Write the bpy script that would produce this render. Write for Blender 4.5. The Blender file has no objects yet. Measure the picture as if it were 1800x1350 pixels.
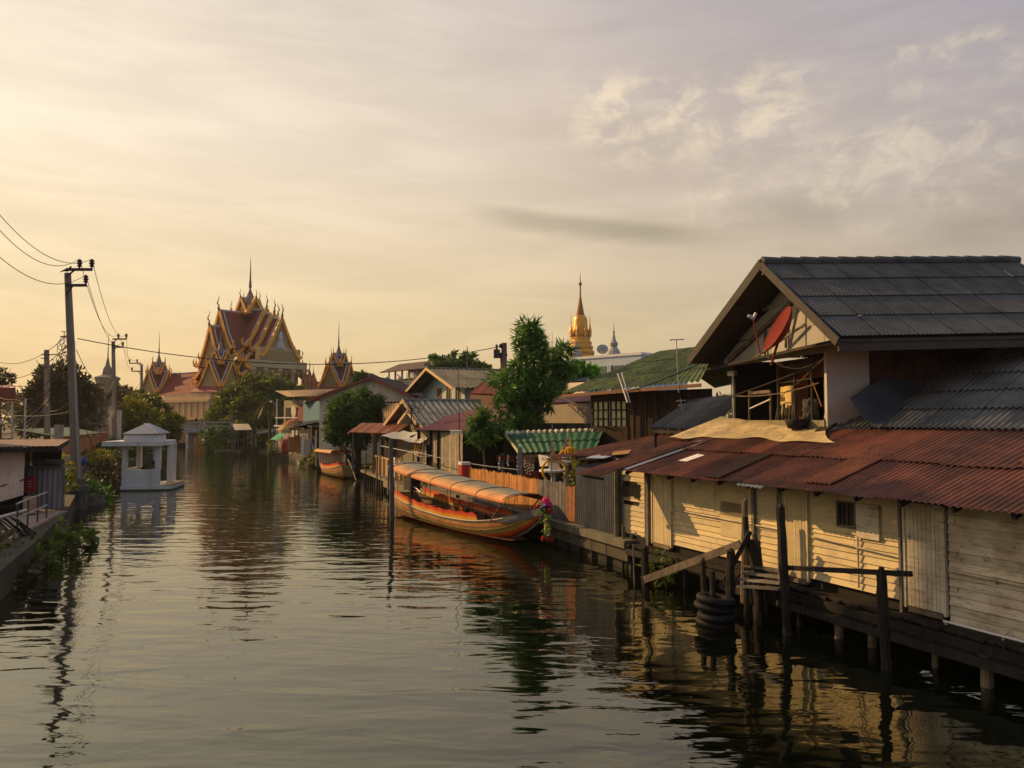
import bpy, math, random
import numpy as np
from mathutils import Vector, Matrix
R=math.radians
random.seed(7); rng=np.random.default_rng(7)
S=bpy.context.scene; C=S.collection
# ---------------------------------------------------------------- camera, sky, sun, exposure
H=4.2; F=1350.0; TH=math.atan((740-675)/F)
cam=bpy.data.cameras.new('camera'); camo=bpy.data.objects.new('camera',cam); C.objects.link(camo)
camo.location=(0,0,H); camo.rotation_euler=(R(90)+TH,0,0)
cam.sensor_width=36; cam.lens=36*F/1800; cam.clip_end=4000; cam.clip_start=.1
S.camera=camo
SUN_AZ=R(-60); SUN_EL=R(27)
sl=bpy.data.lights.new('sun','SUN'); sl.energy=5.0; sl.angle=R(.5); sl.color=(1,.61,.25)
so=bpy.data.objects.new('sun',sl); C.objects.link(so)
sd=Vector((math.sin(SUN_AZ)*math.cos(SUN_EL),math.cos(SUN_AZ)*math.cos(SUN_EL),math.sin(SUN_EL)))
so.rotation_euler=sd.to_track_quat('Z','Y').to_euler(); so.location=(0,0,60)
S.view_settings.view_transform='Standard'; S.view_settings.look='None'
S.view_settings.exposure=0; S.view_settings.gamma=1
S.cycles.max_bounces=6; S.cycles.diffuse_bounces=3; S.cycles.glossy_bounces=3; S.cycles.transmission_bounces=3
S.cycles.volume_bounces=0; S.cycles.caustics_reflective=False; S.cycles.caustics_refractive=False
S.cycles.use_denoising=True
class NT:
    def __init__(s,t): s.t=t; s.n=t.nodes; s.l=t.links
    def new(s,ty,**k):
        n=s.n.new(ty)
        for a,b in k.items(): setattr(n,a,b)
        return n
    def put(s,sock,val):
        if hasattr(val,'is_output'): s.l.new(val,sock)
        elif val is not None:
            if sock.type=='RGBA' and len(val)==3: val=(*val,1)
            sock.default_value=val
    def math(s,op,a,b=None,c=None,clamp=False):
        n=s.new('ShaderNodeMath',operation=op,use_clamp=clamp)
        for i,x in enumerate((a,b,c)):
            if x is not None: s.put(n.inputs[i],x)
        return n.outputs[0]
    def mapr(s,v,a,b,c=0.,d=1.,smooth=True):
        n=s.new('ShaderNodeMapRange',interpolation_type='SMOOTHSTEP' if smooth else 'LINEAR')
        s.put(n.inputs[0],v)
        for i,x in enumerate((a,b,c,d)): n.inputs[i+1].default_value=x
        return n.outputs[0]
    def mix(s,f,a,b,blend='MIX'):
        n=s.new('ShaderNodeMix',data_type='RGBA',blend_type=blend)
        s.put(n.inputs[0],f); s.put(n.inputs[6],a); s.put(n.inputs[7],b)
        return n.outputs[2]
    def ramp(s,v,stops,const=False):
        n=s.new('ShaderNodeValToRGB'); cr=n.color_ramp
        cr.interpolation='CONSTANT' if const else 'LINEAR'
        while len(cr.elements)<len(stops): cr.elements.new(.5)
        for e,(p,c) in zip(cr.elements,stops): e.position=p; e.color=(*c,1)
        s.put(n.inputs[0],v); return n.outputs[0]
    def noise(s,vec,scale,detail=3,rough=.55,dist=0):
        n=s.new('ShaderNodeTexNoise'); s.put(n.inputs['Vector'],vec)
        n.inputs['Scale'].default_value=scale; n.inputs['Detail'].default_value=detail
        n.inputs['Roughness'].default_value=rough; n.inputs['Distortion'].default_value=dist
        return n.outputs[0]
    def mapping(s,vec,sc=(1,1,1),loc=(0,0,0)):
        n=s.new('ShaderNodeMapping'); s.put(n.inputs[0],vec)
        n.inputs['Scale'].default_value=sc; n.inputs['Location'].default_value=loc
        return n.outputs[0]
    def comb(s,x,y,z):
        n=s.new('ShaderNodeCombineXYZ')
        for i,v in enumerate((x,y,z)): s.put(n.inputs[i],v)
        return n.outputs[0]
w=bpy.data.worlds.new('World'); S.world=w; w.use_nodes=True
w.node_tree.nodes.clear(); k=NT(w.node_tree)
sky=k.new('ShaderNodeTexSky',sky_type='NISHITA'); sky.sun_disc=False
sky.sun_elevation=SUN_EL; sky.sun_rotation=SUN_AZ%(2*math.pi); sky.dust_density=6; sky.air_density=2
tc=k.new('ShaderNodeTexCoord'); sep=k.new('ShaderNodeSeparateXYZ'); k.l.new(tc.outputs['Generated'],sep.inputs[0])
X,Y_,Z=sep.outputs
hor=k.math('SQRT',k.math('MAXIMUM',k.math('SUBTRACT',1.,k.math('MULTIPLY',Z,Z)),.0004))
cosa=k.math('DIVIDE',k.math('ADD',k.math('MULTIPLY',X,math.sin(SUN_AZ)),k.math('MULTIPLY',Y_,math.cos(SUN_AZ))),hor)
el=k.math('MAXIMUM',Z,0.)
away=k.ramp(el,[(0,(.46,.36,.245)),(.12,(.46,.385,.305)),(.28,(.45,.395,.385)),(.45,(.37,.355,.42)),(1,(.25,.33,.48))])
midc=k.ramp(el,[(0,(.70,.51,.255)),(.12,(.74,.585,.345)),(.27,(.71,.585,.45)),(.45,(.62,.53,.485)),(1,(.26,.34,.48))])
near=k.ramp(el,[(0,(.93,.62,.26)),(.13,(.96,.74,.43)),(.33,(1.03,.89,.69)),(.5,(.90,.78,.64)),(1,(.24,.28,.35))])
c1=k.mix(k.mapr(cosa,-.18,.45,smooth=False),away,midc)
c2=k.mix(k.mapr(cosa,.38,.9,smooth=False),c1,near)
c2=k.mix(k.mapr(cosa,-.25,-.7),c2,(.38,.43,.53))
az=k.math('ARCTAN2',X,Y_); els=k.math('ARCSINE',Z)
def box(a0,a1,a2,a3,e0,e1,e2,e3):
    f=k.math('MULTIPLY',k.mapr(az,R(a0),R(a1)),k.mapr(az,R(a2),R(a3),1.,0.))
    g=k.math('MULTIPLY',k.mapr(els,R(e0),R(e1)),k.mapr(els,R(e2),R(e3),1.,0.))
    return k.math('MULTIPLY',f,g)
pv=k.comb(k.math('MULTIPLY',az,1.0),k.math('MULTIPLY',els,1.7),0.)
wob=k.noise(pv,5,3); pw=k.comb(k.math('ADD',az,k.math('MULTIPLY',wob,.05)),k.math('MULTIPLY',els,1.5),.3)
n1=k.noise(pw,19,7,.62,.35); n2=k.noise(pw,7,5,.6,.3)
puf=k.math('MULTIPLY',k.mapr(n1,.40,.68),k.mapr(n2,.34,.54))
b1=box(2,7,19,26,17,20,23,25.5); b2=box(10,18,60,80,11.5,15,18.5,21); b3=box(24,28,32,36,20,21.5,23.5,24.5)
msk=k.math('MAXIMUM',b1,k.math('MULTIPLY',k.math('MAXIMUM',b2,b3),.95))
cl=k.math('MULTIPLY',puf,msk)
c3=k.mix(k.math('MULTIPLY',cl,.95),c2,k.mix(k.mapr(cosa,-.1,.5),(.70,.60,.49),(.95,.78,.56)))
# hazy bank under the second cloud row, long dark streak, soft mottling
dk=k.math('MULTIPLY',box(12,24,60,80,6,10,14,17),k.mapr(k.noise(pw,6,4),.35,.7))
c3=k.mix(k.math('MULTIPLY',dk,.3),c3,(.30,.25,.19))
sl_=k.math('ADD',els,k.math('MULTIPLY',az,.12))
st=k.math('MULTIPLY',k.math('MULTIPLY',k.mapr(sl_,R(13.6),R(14.9)),k.mapr(sl_,R(15.1),R(16.0),1.,0.)),k.math('MULTIPLY',k.mapr(az,R(-5),R(2)),k.mapr(az,R(10),R(18),1.,0.)))
c3=k.mix(k.math('MULTIPLY',st,.6),c3,(.36,.31,.22))
pl=k.comb(k.math('MULTIPLY',az,1.2),k.math('MULTIPLY',els,7.),.7)
mo=k.mapr(k.noise(pl,3.2,5,.6,.4),.3,.7,.93,1.06)
vm=k.new('ShaderNodeVectorMath',operation='SCALE'); k.l.new(c3,vm.inputs[0]); k.l.new(mo,vm.inputs['Scale'])
low=k.mapr(Z,-.02,.0)
c4=k.mix(low,(.05,.045,.03),vm.outputs[0])
bg1=k.new('ShaderNodeBackground'); k.l.new(sky.outputs[0],bg1.inputs[0]); bg1.inputs[1].default_value=.06
bg2=k.new('ShaderNodeBackground'); k.l.new(c4,bg2.inputs[0]); bg2.inputs[1].default_value=1.0
ms=k.new('ShaderNodeMixShader'); ms.inputs[0].default_value=.95
k.l.new(bg1.outputs[0],ms.inputs[1]); k.l.new(bg2.outputs[0],ms.inputs[2])
wo=k.new('ShaderNodeOutputWorld'); k.l.new(ms.outputs[0],wo.inputs[0])
# ---------------------------------------------------------------- where things stand: photo point -> point in the place
def ray(px,py):
    cx=(px-900)/F; cz=-(py-675)/F
    y=math.cos(TH)-cz*math.sin(TH)
    return cx/y,(math.sin(TH)+cz*math.cos(TH))/y
def V(px,py,Y):
    a,b=ray(px,py); return Vector((a*Y,Y,H+b*Y))
def G(px,py,z):
    a,b=ray(px,py); t=(z-H)/b; return Vector((a*t,t,z))
def GX(px,Y,z=0.):
    a,b=ray(px,740); return Vector((a*Y,Y,z))
def vec(*a): return Vector(a)
# ---------------------------------------------------------------- mesh builder
class MB:
    def __init__(s): s.v=[]; s.f=[]; s.t=[]; s.m=[]; s.uv={}; s.mi=0; s.tv=.12
    def tint(s,t=None): return t if t is not None else 1+random.uniform(-s.tv,s.tv)
    def add(s,vs,fs,t=None,uv=None):
        b=len(s.v); t=s.tint(t)
        s.v.extend(tuple(x) for x in vs)
        for f in fs: s.f.append(tuple(b+i for i in f)); s.t.append(t); s.m.append(s.mi)
        if uv:
            for i,u in enumerate(uv): s.uv[b+i]=u
        return s
    def box(s,a,b,t=None):
        x0,y0,z0=a; x1,y1,z1=b
        return s.add([(x0,y0,z0),(x1,y0,z0),(x1,y1,z0),(x0,y1,z0),(x0,y0,z1),(x1,y0,z1),(x1,y1,z1),(x0,y1,z1)],
          [(0,3,2,1),(4,5,6,7),(0,1,5,4),(1,2,6,5),(2,3,7,6),(3,0,4,7)],t)
    def hexa(s,p,t=None):  # 8 points: bottom 4, top 4
        return s.add(p,[(0,3,2,1),(4,5,6,7),(0,1,5,4),(1,2,6,5),(2,3,7,6),(3,0,4,7)],t)
    def slab(s,q,th,t=None):  # quad (any plane) given thickness downwards along its normal
        q=[Vector(x) for x in q]; n=(q[1]-q[0]).cross(q[3]-q[0]).normalized()
        if n.z<0: n=-n
        return s.hexa([x-n*th for x in q]+q,t)
    def beam(s,a,b,w=.1,h=None,t=None,up=(0,0,1),w2=None):
        a=Vector(a); b=Vector(b); h=h or w; d=(b-a).normalized(); up=Vector(up)
        if abs(d.dot(up))>.98: up=Vector((1,0,0))
        x=d.cross(up).normalized(); y=x.cross(d).normalized(); k=(w2 or w)/w
        P=[]
        for c,q in ((a,1),(b,k)):
            P+= [c-x*w/2*q-y*h/2*q,c+x*w/2*q-y*h/2*q,c+x*w/2*q+y*h/2*q,c-x*w/2*q+y*h/2*q]
        return s.hexa(P,t)
    def tube(s,pts,r,n=6,t=None,caps=True):
        pts=[Vector(p) for p in pts]; rs=r if isinstance(r,(list,tuple)) else [r]*len(pts)
        vs=[]; fs=[]; up=Vector((.13,.21,1)).normalized()
        for i,p in enumerate(pts):
            d=(pts[min(i+1,len(pts)-1)]-pts[max(i-1,0)]).normalized()
            u=up if abs(d.dot(up))<.95 else Vector((1,.1,0)); x=d.cross(u).normalized(); y=x.cross(d)
            for j in range(n):
                a=2*math.pi*j/n; vs.append(p+(x*math.cos(a)+y*math.sin(a))*rs[i])
        for i in range(len(pts)-1):
            for j in range(n): fs.append((i*n+j,i*n+(j+1)%n,(i+1)*n+(j+1)%n,(i+1)*n+j))
        if caps: fs+=[tuple(range(n))[::-1],tuple((len(pts)-1)*n+j for j in range(n))]
        return s.add(vs,fs,t)
    def lathe(s,prof,c=(0,0,0),n=12,t=None,rot=0,sq=1):
        vs=[];fs=[]
        for r,z in prof:
            for j in range(n):
                a=rot+2*math.pi*j/n; vs.append((c[0]+r*math.cos(a),c[1]+r*math.sin(a)*sq,c[2]+z))
        for i in range(len(prof)-1):
            for j in range(n): fs.append((i*n+j,i*n+(j+1)%n,(i+1)*n+(j+1)%n,(i+1)*n+j))
        fs+=[tuple(range(n))[::-1],tuple((len(prof)-1)*n+j for j in range(n))]
        return s.add(vs,fs,t)
    def grid(s,fn,nu,nv,t=None,uv=True):
        vs=[];fs=[];u_=[]
        for i in range(nu+1):
            for j in range(nv+1):
                u,v=i/nu,j/nv; vs.append(fn(u,v)); u_.append((u,v))
        for i in range(nu):
            for j in range(nv):
                a=i*(nv+1)+j; fs.append((a,a+nv+1,a+nv+2,a+1))
        return s.add(vs,fs,t,u_ if uv else None)
    def poly(s,pts,ext,t=None):  # flat outline pushed out by a vector
        n=len(pts); e=Vector(ext); P=[Vector(p) for p in pts]
        return s.add(P+[p+e for p in P],[tuple(range(n))[::-1],tuple(range(n,2*n))]+[(i,(i+1)%n,n+(i+1)%n,n+i) for i in range(n)],t)
    def corr(s,a,b,c,d,pitch=.08,amp=.014,rows=1,sheet=.75,lap=.02,sag=0,tv=.22,jit=0.,seam=0.):
        """corrugated sheets on quad: a-b lower edge, d-c upper edge"""
        a,b,c,d=[Vector(x) for x in (a,b,c,d)]; L=(b-a).length
        nrm=(b-a).cross(d-a).normalized()
        if nrm.z<0: nrm=-nrm
        ns=max(1,round(L/sheet)); per=max(2,round(L/ns/pitch)); q8=8 if pitch<.2 else 6; n=per*q8
        for r in range(rows):
            for q in range(ns):
                t=1+random.uniform(-tv,tv); j0=random.uniform(0,jit)
                vs=[];fs=[]
                vlo=r/rows-(j0 if r==0 else .03/rows); vhi=min(1,(r+1)/rows+.06/rows)
                off=random.uniform(0,.006)
                for iv in range(2):
                    v=(vlo,vhi)[iv]
                    for i in range(n+1):
                        u=(q+seam/2+(1-seam)*i/n)/ns
                        p=(a.lerp(b,u)).lerp(d.lerp(c,u),v)
                        h=amp*math.cos(2*math.pi*i/q8)+ (lap if iv==0 else 0)+off-sag*4*v*(1-v)
                        vs.append(p+nrm*h)
                for i in range(n): fs.append((i,i+1,n+2+i,n+1+i))
                s.add(vs,fs,t)
        return s
    def planks(s,P,s0,s1,z0,z1,h=.19,th=.025,holes=(),tv=.18,seg=2.4,o=0.,lean=True):
        """horizontal weatherboards on frame P(s,o,z)"""
        z=z0
        while z<z1-.02:
            hh=min(h*random.uniform(.9,1.1),z1-z)
            cuts=[s0]; x=s0
            while True:
                x+=seg*random.uniform(.6,1.4)
                if x>s1-.4: break
                cuts.append(x)
            cuts.append(s1)
            iv=[]
            for c0,c1 in zip(cuts,cuts[1:]):
                pieces=[(c0,c1)]
                for (a,b,q0,q1) in holes:
                    if z+hh*.5>q0 and z+hh*.5<q1:
                        np_=[]
                        for (e,f) in pieces:
                            if b<=e or a>=f: np_.append((e,f)); continue
                            if a>e: np_.append((e,a))
                            if b<f: np_.append((b,f))
                        pieces=np_
                iv+=pieces
            for e,f in iv:
                if f-e<.03: continue
                g=.004; dz=random.uniform(-.006,.006); t0=th if lean else th*.5
                s.hexa([P(e+g,o-.03,z+dz),P(f-g,o-.03,z),P(f-g,o+t0,z),P(e+g,o+t0,z+dz),
                        P(e+g,o-.03,z+hh+dz),P(f-g,o-.03,z+hh),P(f-g,o+.004,z+hh),P(e+g,o+.004,z+hh+dz)],1+random.uniform(-tv,tv))
            z+=hh
        return s
    def vboards(s,P,s0,s1,z0,z1,wd=.12,th=.02,gap=.006,o=0.,tv=.2,jz=0.,jb=0.,holes=()):
        x=s0
        while x<s1-.01:
            ww=min(wd*random.uniform(.85,1.15),s1-x); zt=z1+random.uniform(-jz,jz); zb=z0+random.uniform(-jb,jb)
            oo=o+random.uniform(0,.008)
            segs=[(zb,zt)]
            for (a,b,q0,q1) in holes:
                if x+ww/2>a and x+ww/2<b: segs=[(zb,q0),(q1,zt)]
            for (q0,q1) in segs:
                if q1-q0<.02: continue
                s.hexa([P(x+gap/2,oo,q0),P(x+ww-gap/2,oo,q0),P(x+ww-gap/2,oo+th,q0),P(x+gap/2,oo+th,q0),
                    P(x+gap/2,oo,q1),P(x+ww-gap/2,oo,q1),P(x+ww-gap/2,oo+th,q1),P(x+gap/2,oo+th,q1)],1+random.uniform(-tv,tv))
            x+=ww
        return s
    def fbox(s,P,s0,s1,o0,o1,z0,z1,t=None):
        return s.hexa([P(s0,o0,z0),P(s1,o0,z0),P(s1,o1,z0),P(s0,o1,z0),P(s0,o0,z1),P(s1,o0,z1),P(s1,o1,z1),P(s0,o1,z1)],t)
    def data(s,name,mats,inv=None,smooth=False):
        me=bpy.data.meshes.new(name)
        vs=s.v if inv is None else [tuple(inv@Vector(p)) for p in s.v]
        me.from_pydata(vs,[],s.f)
        for m in mats: me.materials.append(m)
        me.polygons.foreach_set('material_index',s.m)
        if smooth: me.polygons.foreach_set('use_smooth',[True]*len(s.f))
        at=me.attributes.new('tint','FLOAT','FACE'); at.data.foreach_set('value',s.t)
        if s.uv:
            au=me.attributes.new('uvm','FLOAT_VECTOR','POINT'); z=np.zeros((len(s.v),3),'f')
            for i,(a,b) in s.uv.items(): z[i,0]=a; z[i,1]=b
            au.data.foreach_set('vector',z.ravel())
        me.update(); return me
WM={}
def props(o,label=None,cat=None,group=None,kind=None):
    if label: o['label']=label
    if cat: o['category']=cat
    if group: o['group']=group
    if kind: o['kind']=kind
    return o
def thing(name,label,cat,loc=(0,0,0),group=None,rz=0):
    o=bpy.data.objects.new(name,None); C.objects.link(o); o.location=loc; o.rotation_euler=(0,0,rz); o.empty_display_size=.3
    WM[o.name]=Matrix.Translation(Vector(loc))@Matrix.Rotation(rz,4,'Z')
    return props(o,label,cat,group)
def part(mb,name,mat,parent,label=None,smooth=False,local=False):
    mats=mat if isinstance(mat,(list,tuple)) else [mat]
    inv=None if local else WM[parent.name].inverted()
    o=bpy.data.objects.new(name,mb.data(name,mats,inv,smooth)); C.objects.link(o); o.parent=parent
    WM[o.name]=WM[parent.name]
    if label: o['label']=label
    return o
def single(mb,name,label,cat,mat,loc,group=None,smooth=False,kind=None):
    mats=mat if isinstance(mat,(list,tuple)) else [mat]
    M_=Matrix.Translation(Vector(loc))
    o=bpy.data.objects.new(name,mb.data(name,mats,M_.inverted(),smooth)); C.objects.link(o); o.location=loc
    WM[o.name]=M_
    return props(o,label,cat,group,kind)
def struct(mb,name,mat,kind='structure',loc=(0,0,0)): return single(mb,name,None,None,mat,loc,kind=kind)
def dup(root,loc,rz=None,label=None,scale=None):
    r=root.copy(); C.objects.link(r); r.location=loc
    if rz is not None: r.rotation_euler=(0,0,rz)
    if scale: r.scale=(scale,)*3
    if label: r['label']=label
    for ch in list(root.children):
        c=ch.copy(); C.objects.link(c); c.parent=r
        for g in ch.children:
            d=g.copy(); C.objects.link(d); d.parent=c
    return r
def frame(A,B):
    """vertical frame: s from A to B, o outwards (towards the water / viewer side), z up"""
    A=Vector(A); B=Vector(B); u=(B-A); u.z=0; u.normalize(); n=Vector((u.y,-u.x,0))
    if n.dot(Vector((0,0,0))-A)<0: n=-n
    def P(s,o,z): return Vector((A.x+u.x*s+n.x*o,A.y+u.y*s+n.y*o,z))
    P.u=u; P.n=n; P.L=(Vector((B.x,B.y,0))-Vector((A.x,A.y,0))).length
    return P
# ---------------------------------------------------------------- materials
MC={}
def M(name,col,rough=.8,col2=None,var=.6,scale=3.,streak=None,sa=.5,sdir=(6,6,.5),bump=.15,bscale=40,metal=0.,spec=.3,spots=None,spa=.6,spth=.6,tw=1.):
    if name in MC: return MC[name]
    m=bpy.data.materials.new(name); m.use_nodes=True; k=NT(m.node_tree); k.n.clear()
    tc=k.new('ShaderNodeTexCoord').outputs['Object']
    col2=col2 or tuple(c*.55 for c in col)
    f=k.mapr(k.noise(tc,scale,5,.6),.35,.68)
    c=k.mix(k.math('MULTIPLY',f,var),col,col2)
    if streak:
        f2=k.mapr(k.noise(k.mapping(tc,sdir),scale,4,.6),.48,.72)
        c=k.mix(k.math('MULTIPLY',f2,sa),c,streak)
    if spots:
        f3=k.mapr(k.noise(tc,scale*2.3,6,.7,.3),spth,spth+.07)
        c=k.mix(k.math('MULTIPLY',f3,spa),c,spots)
    at=k.new('ShaderNodeAttribute',attribute_name='tint')
    vm=k.new('ShaderNodeVectorMath',operation='SCALE'); k.l.new(c,vm.inputs[0])
    k.l.new(at.outputs['Fac'],vm.inputs['Scale'])
    p=k.new('ShaderNodeBsdfPrincipled'); k.l.new(vm.outputs[0],p.inputs['Base Color'])
    p.inputs['Roughness'].default_value=rough; p.inputs['Metallic'].default_value=metal
    p.inputs['Specular IOR Level'].default_value=spec
    if bump:
        b=k.new('ShaderNodeBump'); b.inputs['Strength'].default_value=bump; b.inputs['Distance'].default_value=.02
        k.l.new(k.noise(tc,bscale,3),b.inputs['Height']); k.l.new(b.outputs[0],p.inputs['Normal'])
    o=k.new('ShaderNodeOutputMaterial'); k.l.new(p.outputs[0],o.inputs[0])
    MC[name]=m; return m
def MUV(name,stops,axis=1,rough=.5,pat=0.,const=True,spec=.4,wave=0.):
    """bands of paint that follow the shape (uvm attribute)"""
    m=bpy.data.materials.new(name); m.use_nodes=True; k=NT(m.node_tree); k.n.clear()
    a=k.new('ShaderNodeAttribute',attribute_name='uvm'); sp=k.new('ShaderNodeSeparateXYZ'); k.l.new(a.outputs['Vector'],sp.inputs[0])
    tc=k.new('ShaderNodeTexCoord').outputs['Object']
    x=sp.outputs[axis]
    n=k.noise(tc,4,4)
    x=k.math('ADD',x,k.math('MULTIPLY',k.math('SUBTRACT',n,.5),wave+.012))
    c=k.ramp(x,stops,const)
    if pat:
        f=k.mapr(k.noise(k.mapping(tc,(9,9,16)),2.2,5,.7,.6),.46,.6)
        c=k.mix(k.math('MULTIPLY',f,pat),c,(.42,.33,.13))
    d=k.mapr(k.noise(tc,1.6,5,.65),.35,.75,1.08,.62)
    vm=k.new('ShaderNodeVectorMath',operation='SCALE'); k.l.new(c,vm.inputs[0]); k.l.new(d,vm.inputs['Scale'])
    p=k.new('ShaderNodeBsdfPrincipled'); k.l.new(vm.outputs[0],p.inputs['Base Color'])
    p.inputs['Roughness'].default_value=rough; p.inputs['Specular IOR Level'].default_value=spec
    o=k.new('ShaderNodeOutputMaterial'); k.l.new(p.outputs[0],o.inputs[0]); return m
def MLEAF(name,c1,c2,trans=.35):
    m=bpy.data.materials.new(name); m.use_nodes=True; k=NT(m.node_tree); k.n.clear()
    tc=k.new('ShaderNodeTexCoord').outputs['Object']
    at=k.new('ShaderNodeAttribute',attribute_name='tint')
    c=k.mix(k.mapr(k.noise(tc,.9,3),.35,.65),c1,c2)
    vm=k.new('ShaderNodeVectorMath',operation='SCALE'); k.l.new(c,vm.inputs[0]); k.l.new(at.outputs['Fac'],vm.inputs['Scale'])
    p=k.new('ShaderNodeBsdfPrincipled'); k.l.new(vm.outputs[0],p.inputs['Base Color'])
    p.inputs['Roughness'].default_value=.5; p.inputs['Specular IOR Level'].default_value=.35
    t=k.new('ShaderNodeBsdfTranslucent'); v2=k.new('ShaderNodeVectorMath',operation='MULTIPLY'); k.l.new(vm.outputs[0],v2.inputs[0]); v2.inputs[1].default_value=(1.5,1.4,.5)
    k.l.new(v2.outputs[0],t.inputs[0])
    x=k.new('ShaderNodeMixShader'); x.inputs[0].default_value=trans; k.l.new(p.outputs[0],x.inputs[1]); k.l.new(t.outputs[0],x.inputs[2])
    o=k.new('ShaderNodeOutputMaterial'); k.l.new(x.outputs[0],o.inputs[0]); return m
cream=M('cream_paint',(.62,.50,.27),.75,(.46,.38,.25),.7,2.2,streak=(.30,.24,.15),sa=.35,sdir=(2,2,9),spots=(.13,.10,.07),spa=.75,spth=.655)
creamold=M('peeling_paint',(.62,.55,.42),.85,(.36,.28,.19),.8,1.8,streak=(.12,.09,.06),sa=.55,sdir=(1.5,1.5,10),spots=(.10,.075,.05),spa=.8,spth=.60)
rust=M('rusty_metal',(.18,.056,.028),.75,(.058,.023,.016),.95,.9,streak=(.24,.085,.04),sa=.5,sdir=(3,3,3),spots=(.035,.02,.018),spa=.7,spth=.6,metal=.0,spec=.4)
fibre=M('fibre_cement_roof',(.098,.097,.098),.85,(.052,.052,.054),.8,1.4,spots=(.11,.11,.10),spa=.4,spth=.62,spec=.3)
fibrel=M('pale_fibre_cement_roof',(.16,.155,.145),.85,(.07,.066,.06),.8,1.1,spots=(.05,.05,.045),spa=.5,spth=.6)
moss=M('mossy_roof',(.185,.20,.05),.95,(.10,.12,.06),.9,1.2,spots=(.022,.024,.018),spa=.75,spth=.55)
galv=M('galvanised_metal',(.33,.33,.33),.5,(.20,.19,.18),.7,1.5,streak=(.16,.10,.06),sa=.3,metal=.35,spec=.5)
zinc=M('weathered_zinc',(.155,.15,.145),.6,(.09,.085,.08),.7,1.3,streak=(.07,.05,.04),sa=.5,sdir=(8,8,.6),metal=.2)
redroof=M('red_painted_roof',(.24,.055,.045),.6,(.13,.035,.03),.7,1.3,spots=(.35,.22,.18),spa=.35,spth=.66)
greenroof=M('green_roof_tile',(.012,.09,.042),.6,(.008,.055,.028),.6,1.5,spec=.25)
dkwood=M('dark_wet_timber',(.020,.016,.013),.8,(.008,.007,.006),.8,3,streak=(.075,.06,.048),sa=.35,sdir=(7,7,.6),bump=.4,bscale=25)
oldwood=M('weathered_timber',(.20,.155,.11),.85,(.09,.065,.045),.8,3,streak=(.05,.038,.028),sa=.6,sdir=(8,8,.7),bump=.3,bscale=30)
greywood=M('grey_timber',(.20,.185,.165),.85,(.09,.08,.07),.8,3,streak=(.05,.04,.035),sa=.6,sdir=(9,9,.6),bump=.3)
brownwood=M('brown_house_timber',(.13,.055,.03),.8,(.05,.025,.016),.8,2,streak=(.028,.018,.012),sa=.6,sdir=(9,9,.6))
redwood=M('red_brown_boards',(.11,.042,.03),.8,(.04,.02,.016),.8,2,streak=(.16,.09,.06),sa=.3,sdir=(10,10,.5))
orangewood=M('orange_picket_paint',(.50,.225,.06),.75,(.30,.13,.045),.6,4,streak=(.2,.09,.04),sa=.3,sdir=(9,9,.6))
concrete=M('concrete',(.33,.31,.28),.9,(.19,.175,.155),.7,1.6,streak=(.10,.09,.08),sa=.5,sdir=(5,5,.5))
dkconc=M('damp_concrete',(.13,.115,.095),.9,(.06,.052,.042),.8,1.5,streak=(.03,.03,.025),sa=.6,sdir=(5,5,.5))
poleconc=M('pole_concrete',(.27,.215,.17),.9,(.17,.13,.10),.6,2,streak=(.12,.09,.07),sa=.4)
white=M('white_paint',(.72,.71,.70),.7,(.58,.56,.54),.5,1.2,streak=(.35,.33,.30),sa=.25)
ivory=M('ivory_wall',(.66,.58,.45),.8,(.5,.43,.33),.5,1,streak=(.3,.26,.2),sa=.25)
steel=M('steel_tube',(.42,.42,.42),.4,(.28,.27,.26),.5,4,metal=.6,spec=.5)
darkm=M('dark_metal',(.045,.045,.047),.55,(.025,.025,.025),.5,4)
black=M('black_rubber',(.009,.009,.010),.7,(.018,.016,.014),.6,5,spec=.2)
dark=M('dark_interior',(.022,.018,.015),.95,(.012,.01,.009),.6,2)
redp=M('red_dish_paint',(.23,.035,.025),.75,(.15,.025,.02),.5,3,spec=.1)
tarp=M('canvas_tarp',(.62,.45,.34),.9,(.46,.32,.23),.7,2.2,streak=(.2,.13,.1),sa=.35)
silvert=M('silver_tarp',(.42,.43,.45),.6,(.28,.28,.29),.6,1.2)
gold=M('gold_leaf',(.72,.36,.05),.38,(.5,.2,.03),.6,1.5,metal=.55,spec=.5)
goldd=M('dull_gilding',(.33,.22,.085),.6,(.18,.11,.045),.8,2.5,metal=.2)
orangeg=M('orange_gilt_edge',(.88,.40,.045),.5,(.66,.24,.02),.6,1.5,metal=0)
templered=M('temple_red_tile',(.21,.05,.028),.7,(.13,.036,.024),.6,2.5,bscale=8)
bluewhite=M('pale_ridge',(.42,.43,.46),.6,(.34,.34,.37),.4,1)
teal=M('teal_panel',(.07,.19,.26),.7,(.05,.14,.19),.5,1)
tealroof=M('teal_glazed_roof',(.12,.30,.27),.5,(.07,.19,.18),.7,.8)
ltblue=M('light_blue_wall',(.40,.52,.52),.8,(.30,.40,.40),.5,1.2,streak=(.2,.24,.24),sa=.3)
tan=M('tan_roof',(.27,.17,.085),.8,(.15,.095,.05),.7,1.4,streak=(.14,.09,.05),sa=.4)
ochre=M('ochre_roof',(.34,.19,.07),.7,(.23,.125,.045),.6,1.2)
terra=M('terracotta_sheet',(.46,.20,.10),.75,(.28,.11,.06),.8,2,spots=(.5,.36,.22),spa=.6,spth=.58)
mud=M('muddy_bank',(.075,.058,.038),.95,(.04,.032,.022),.8,.7,bump=.5,bscale=6)
glass=M('window_glass',(.03,.035,.035),.12,(.02,.022,.022),.3,2,bump=0,spec=.7)
frost=M('lit_curtain_glass',(.68,.62,.33),.5,(.5,.44,.22),.5,4,bump=0)
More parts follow.
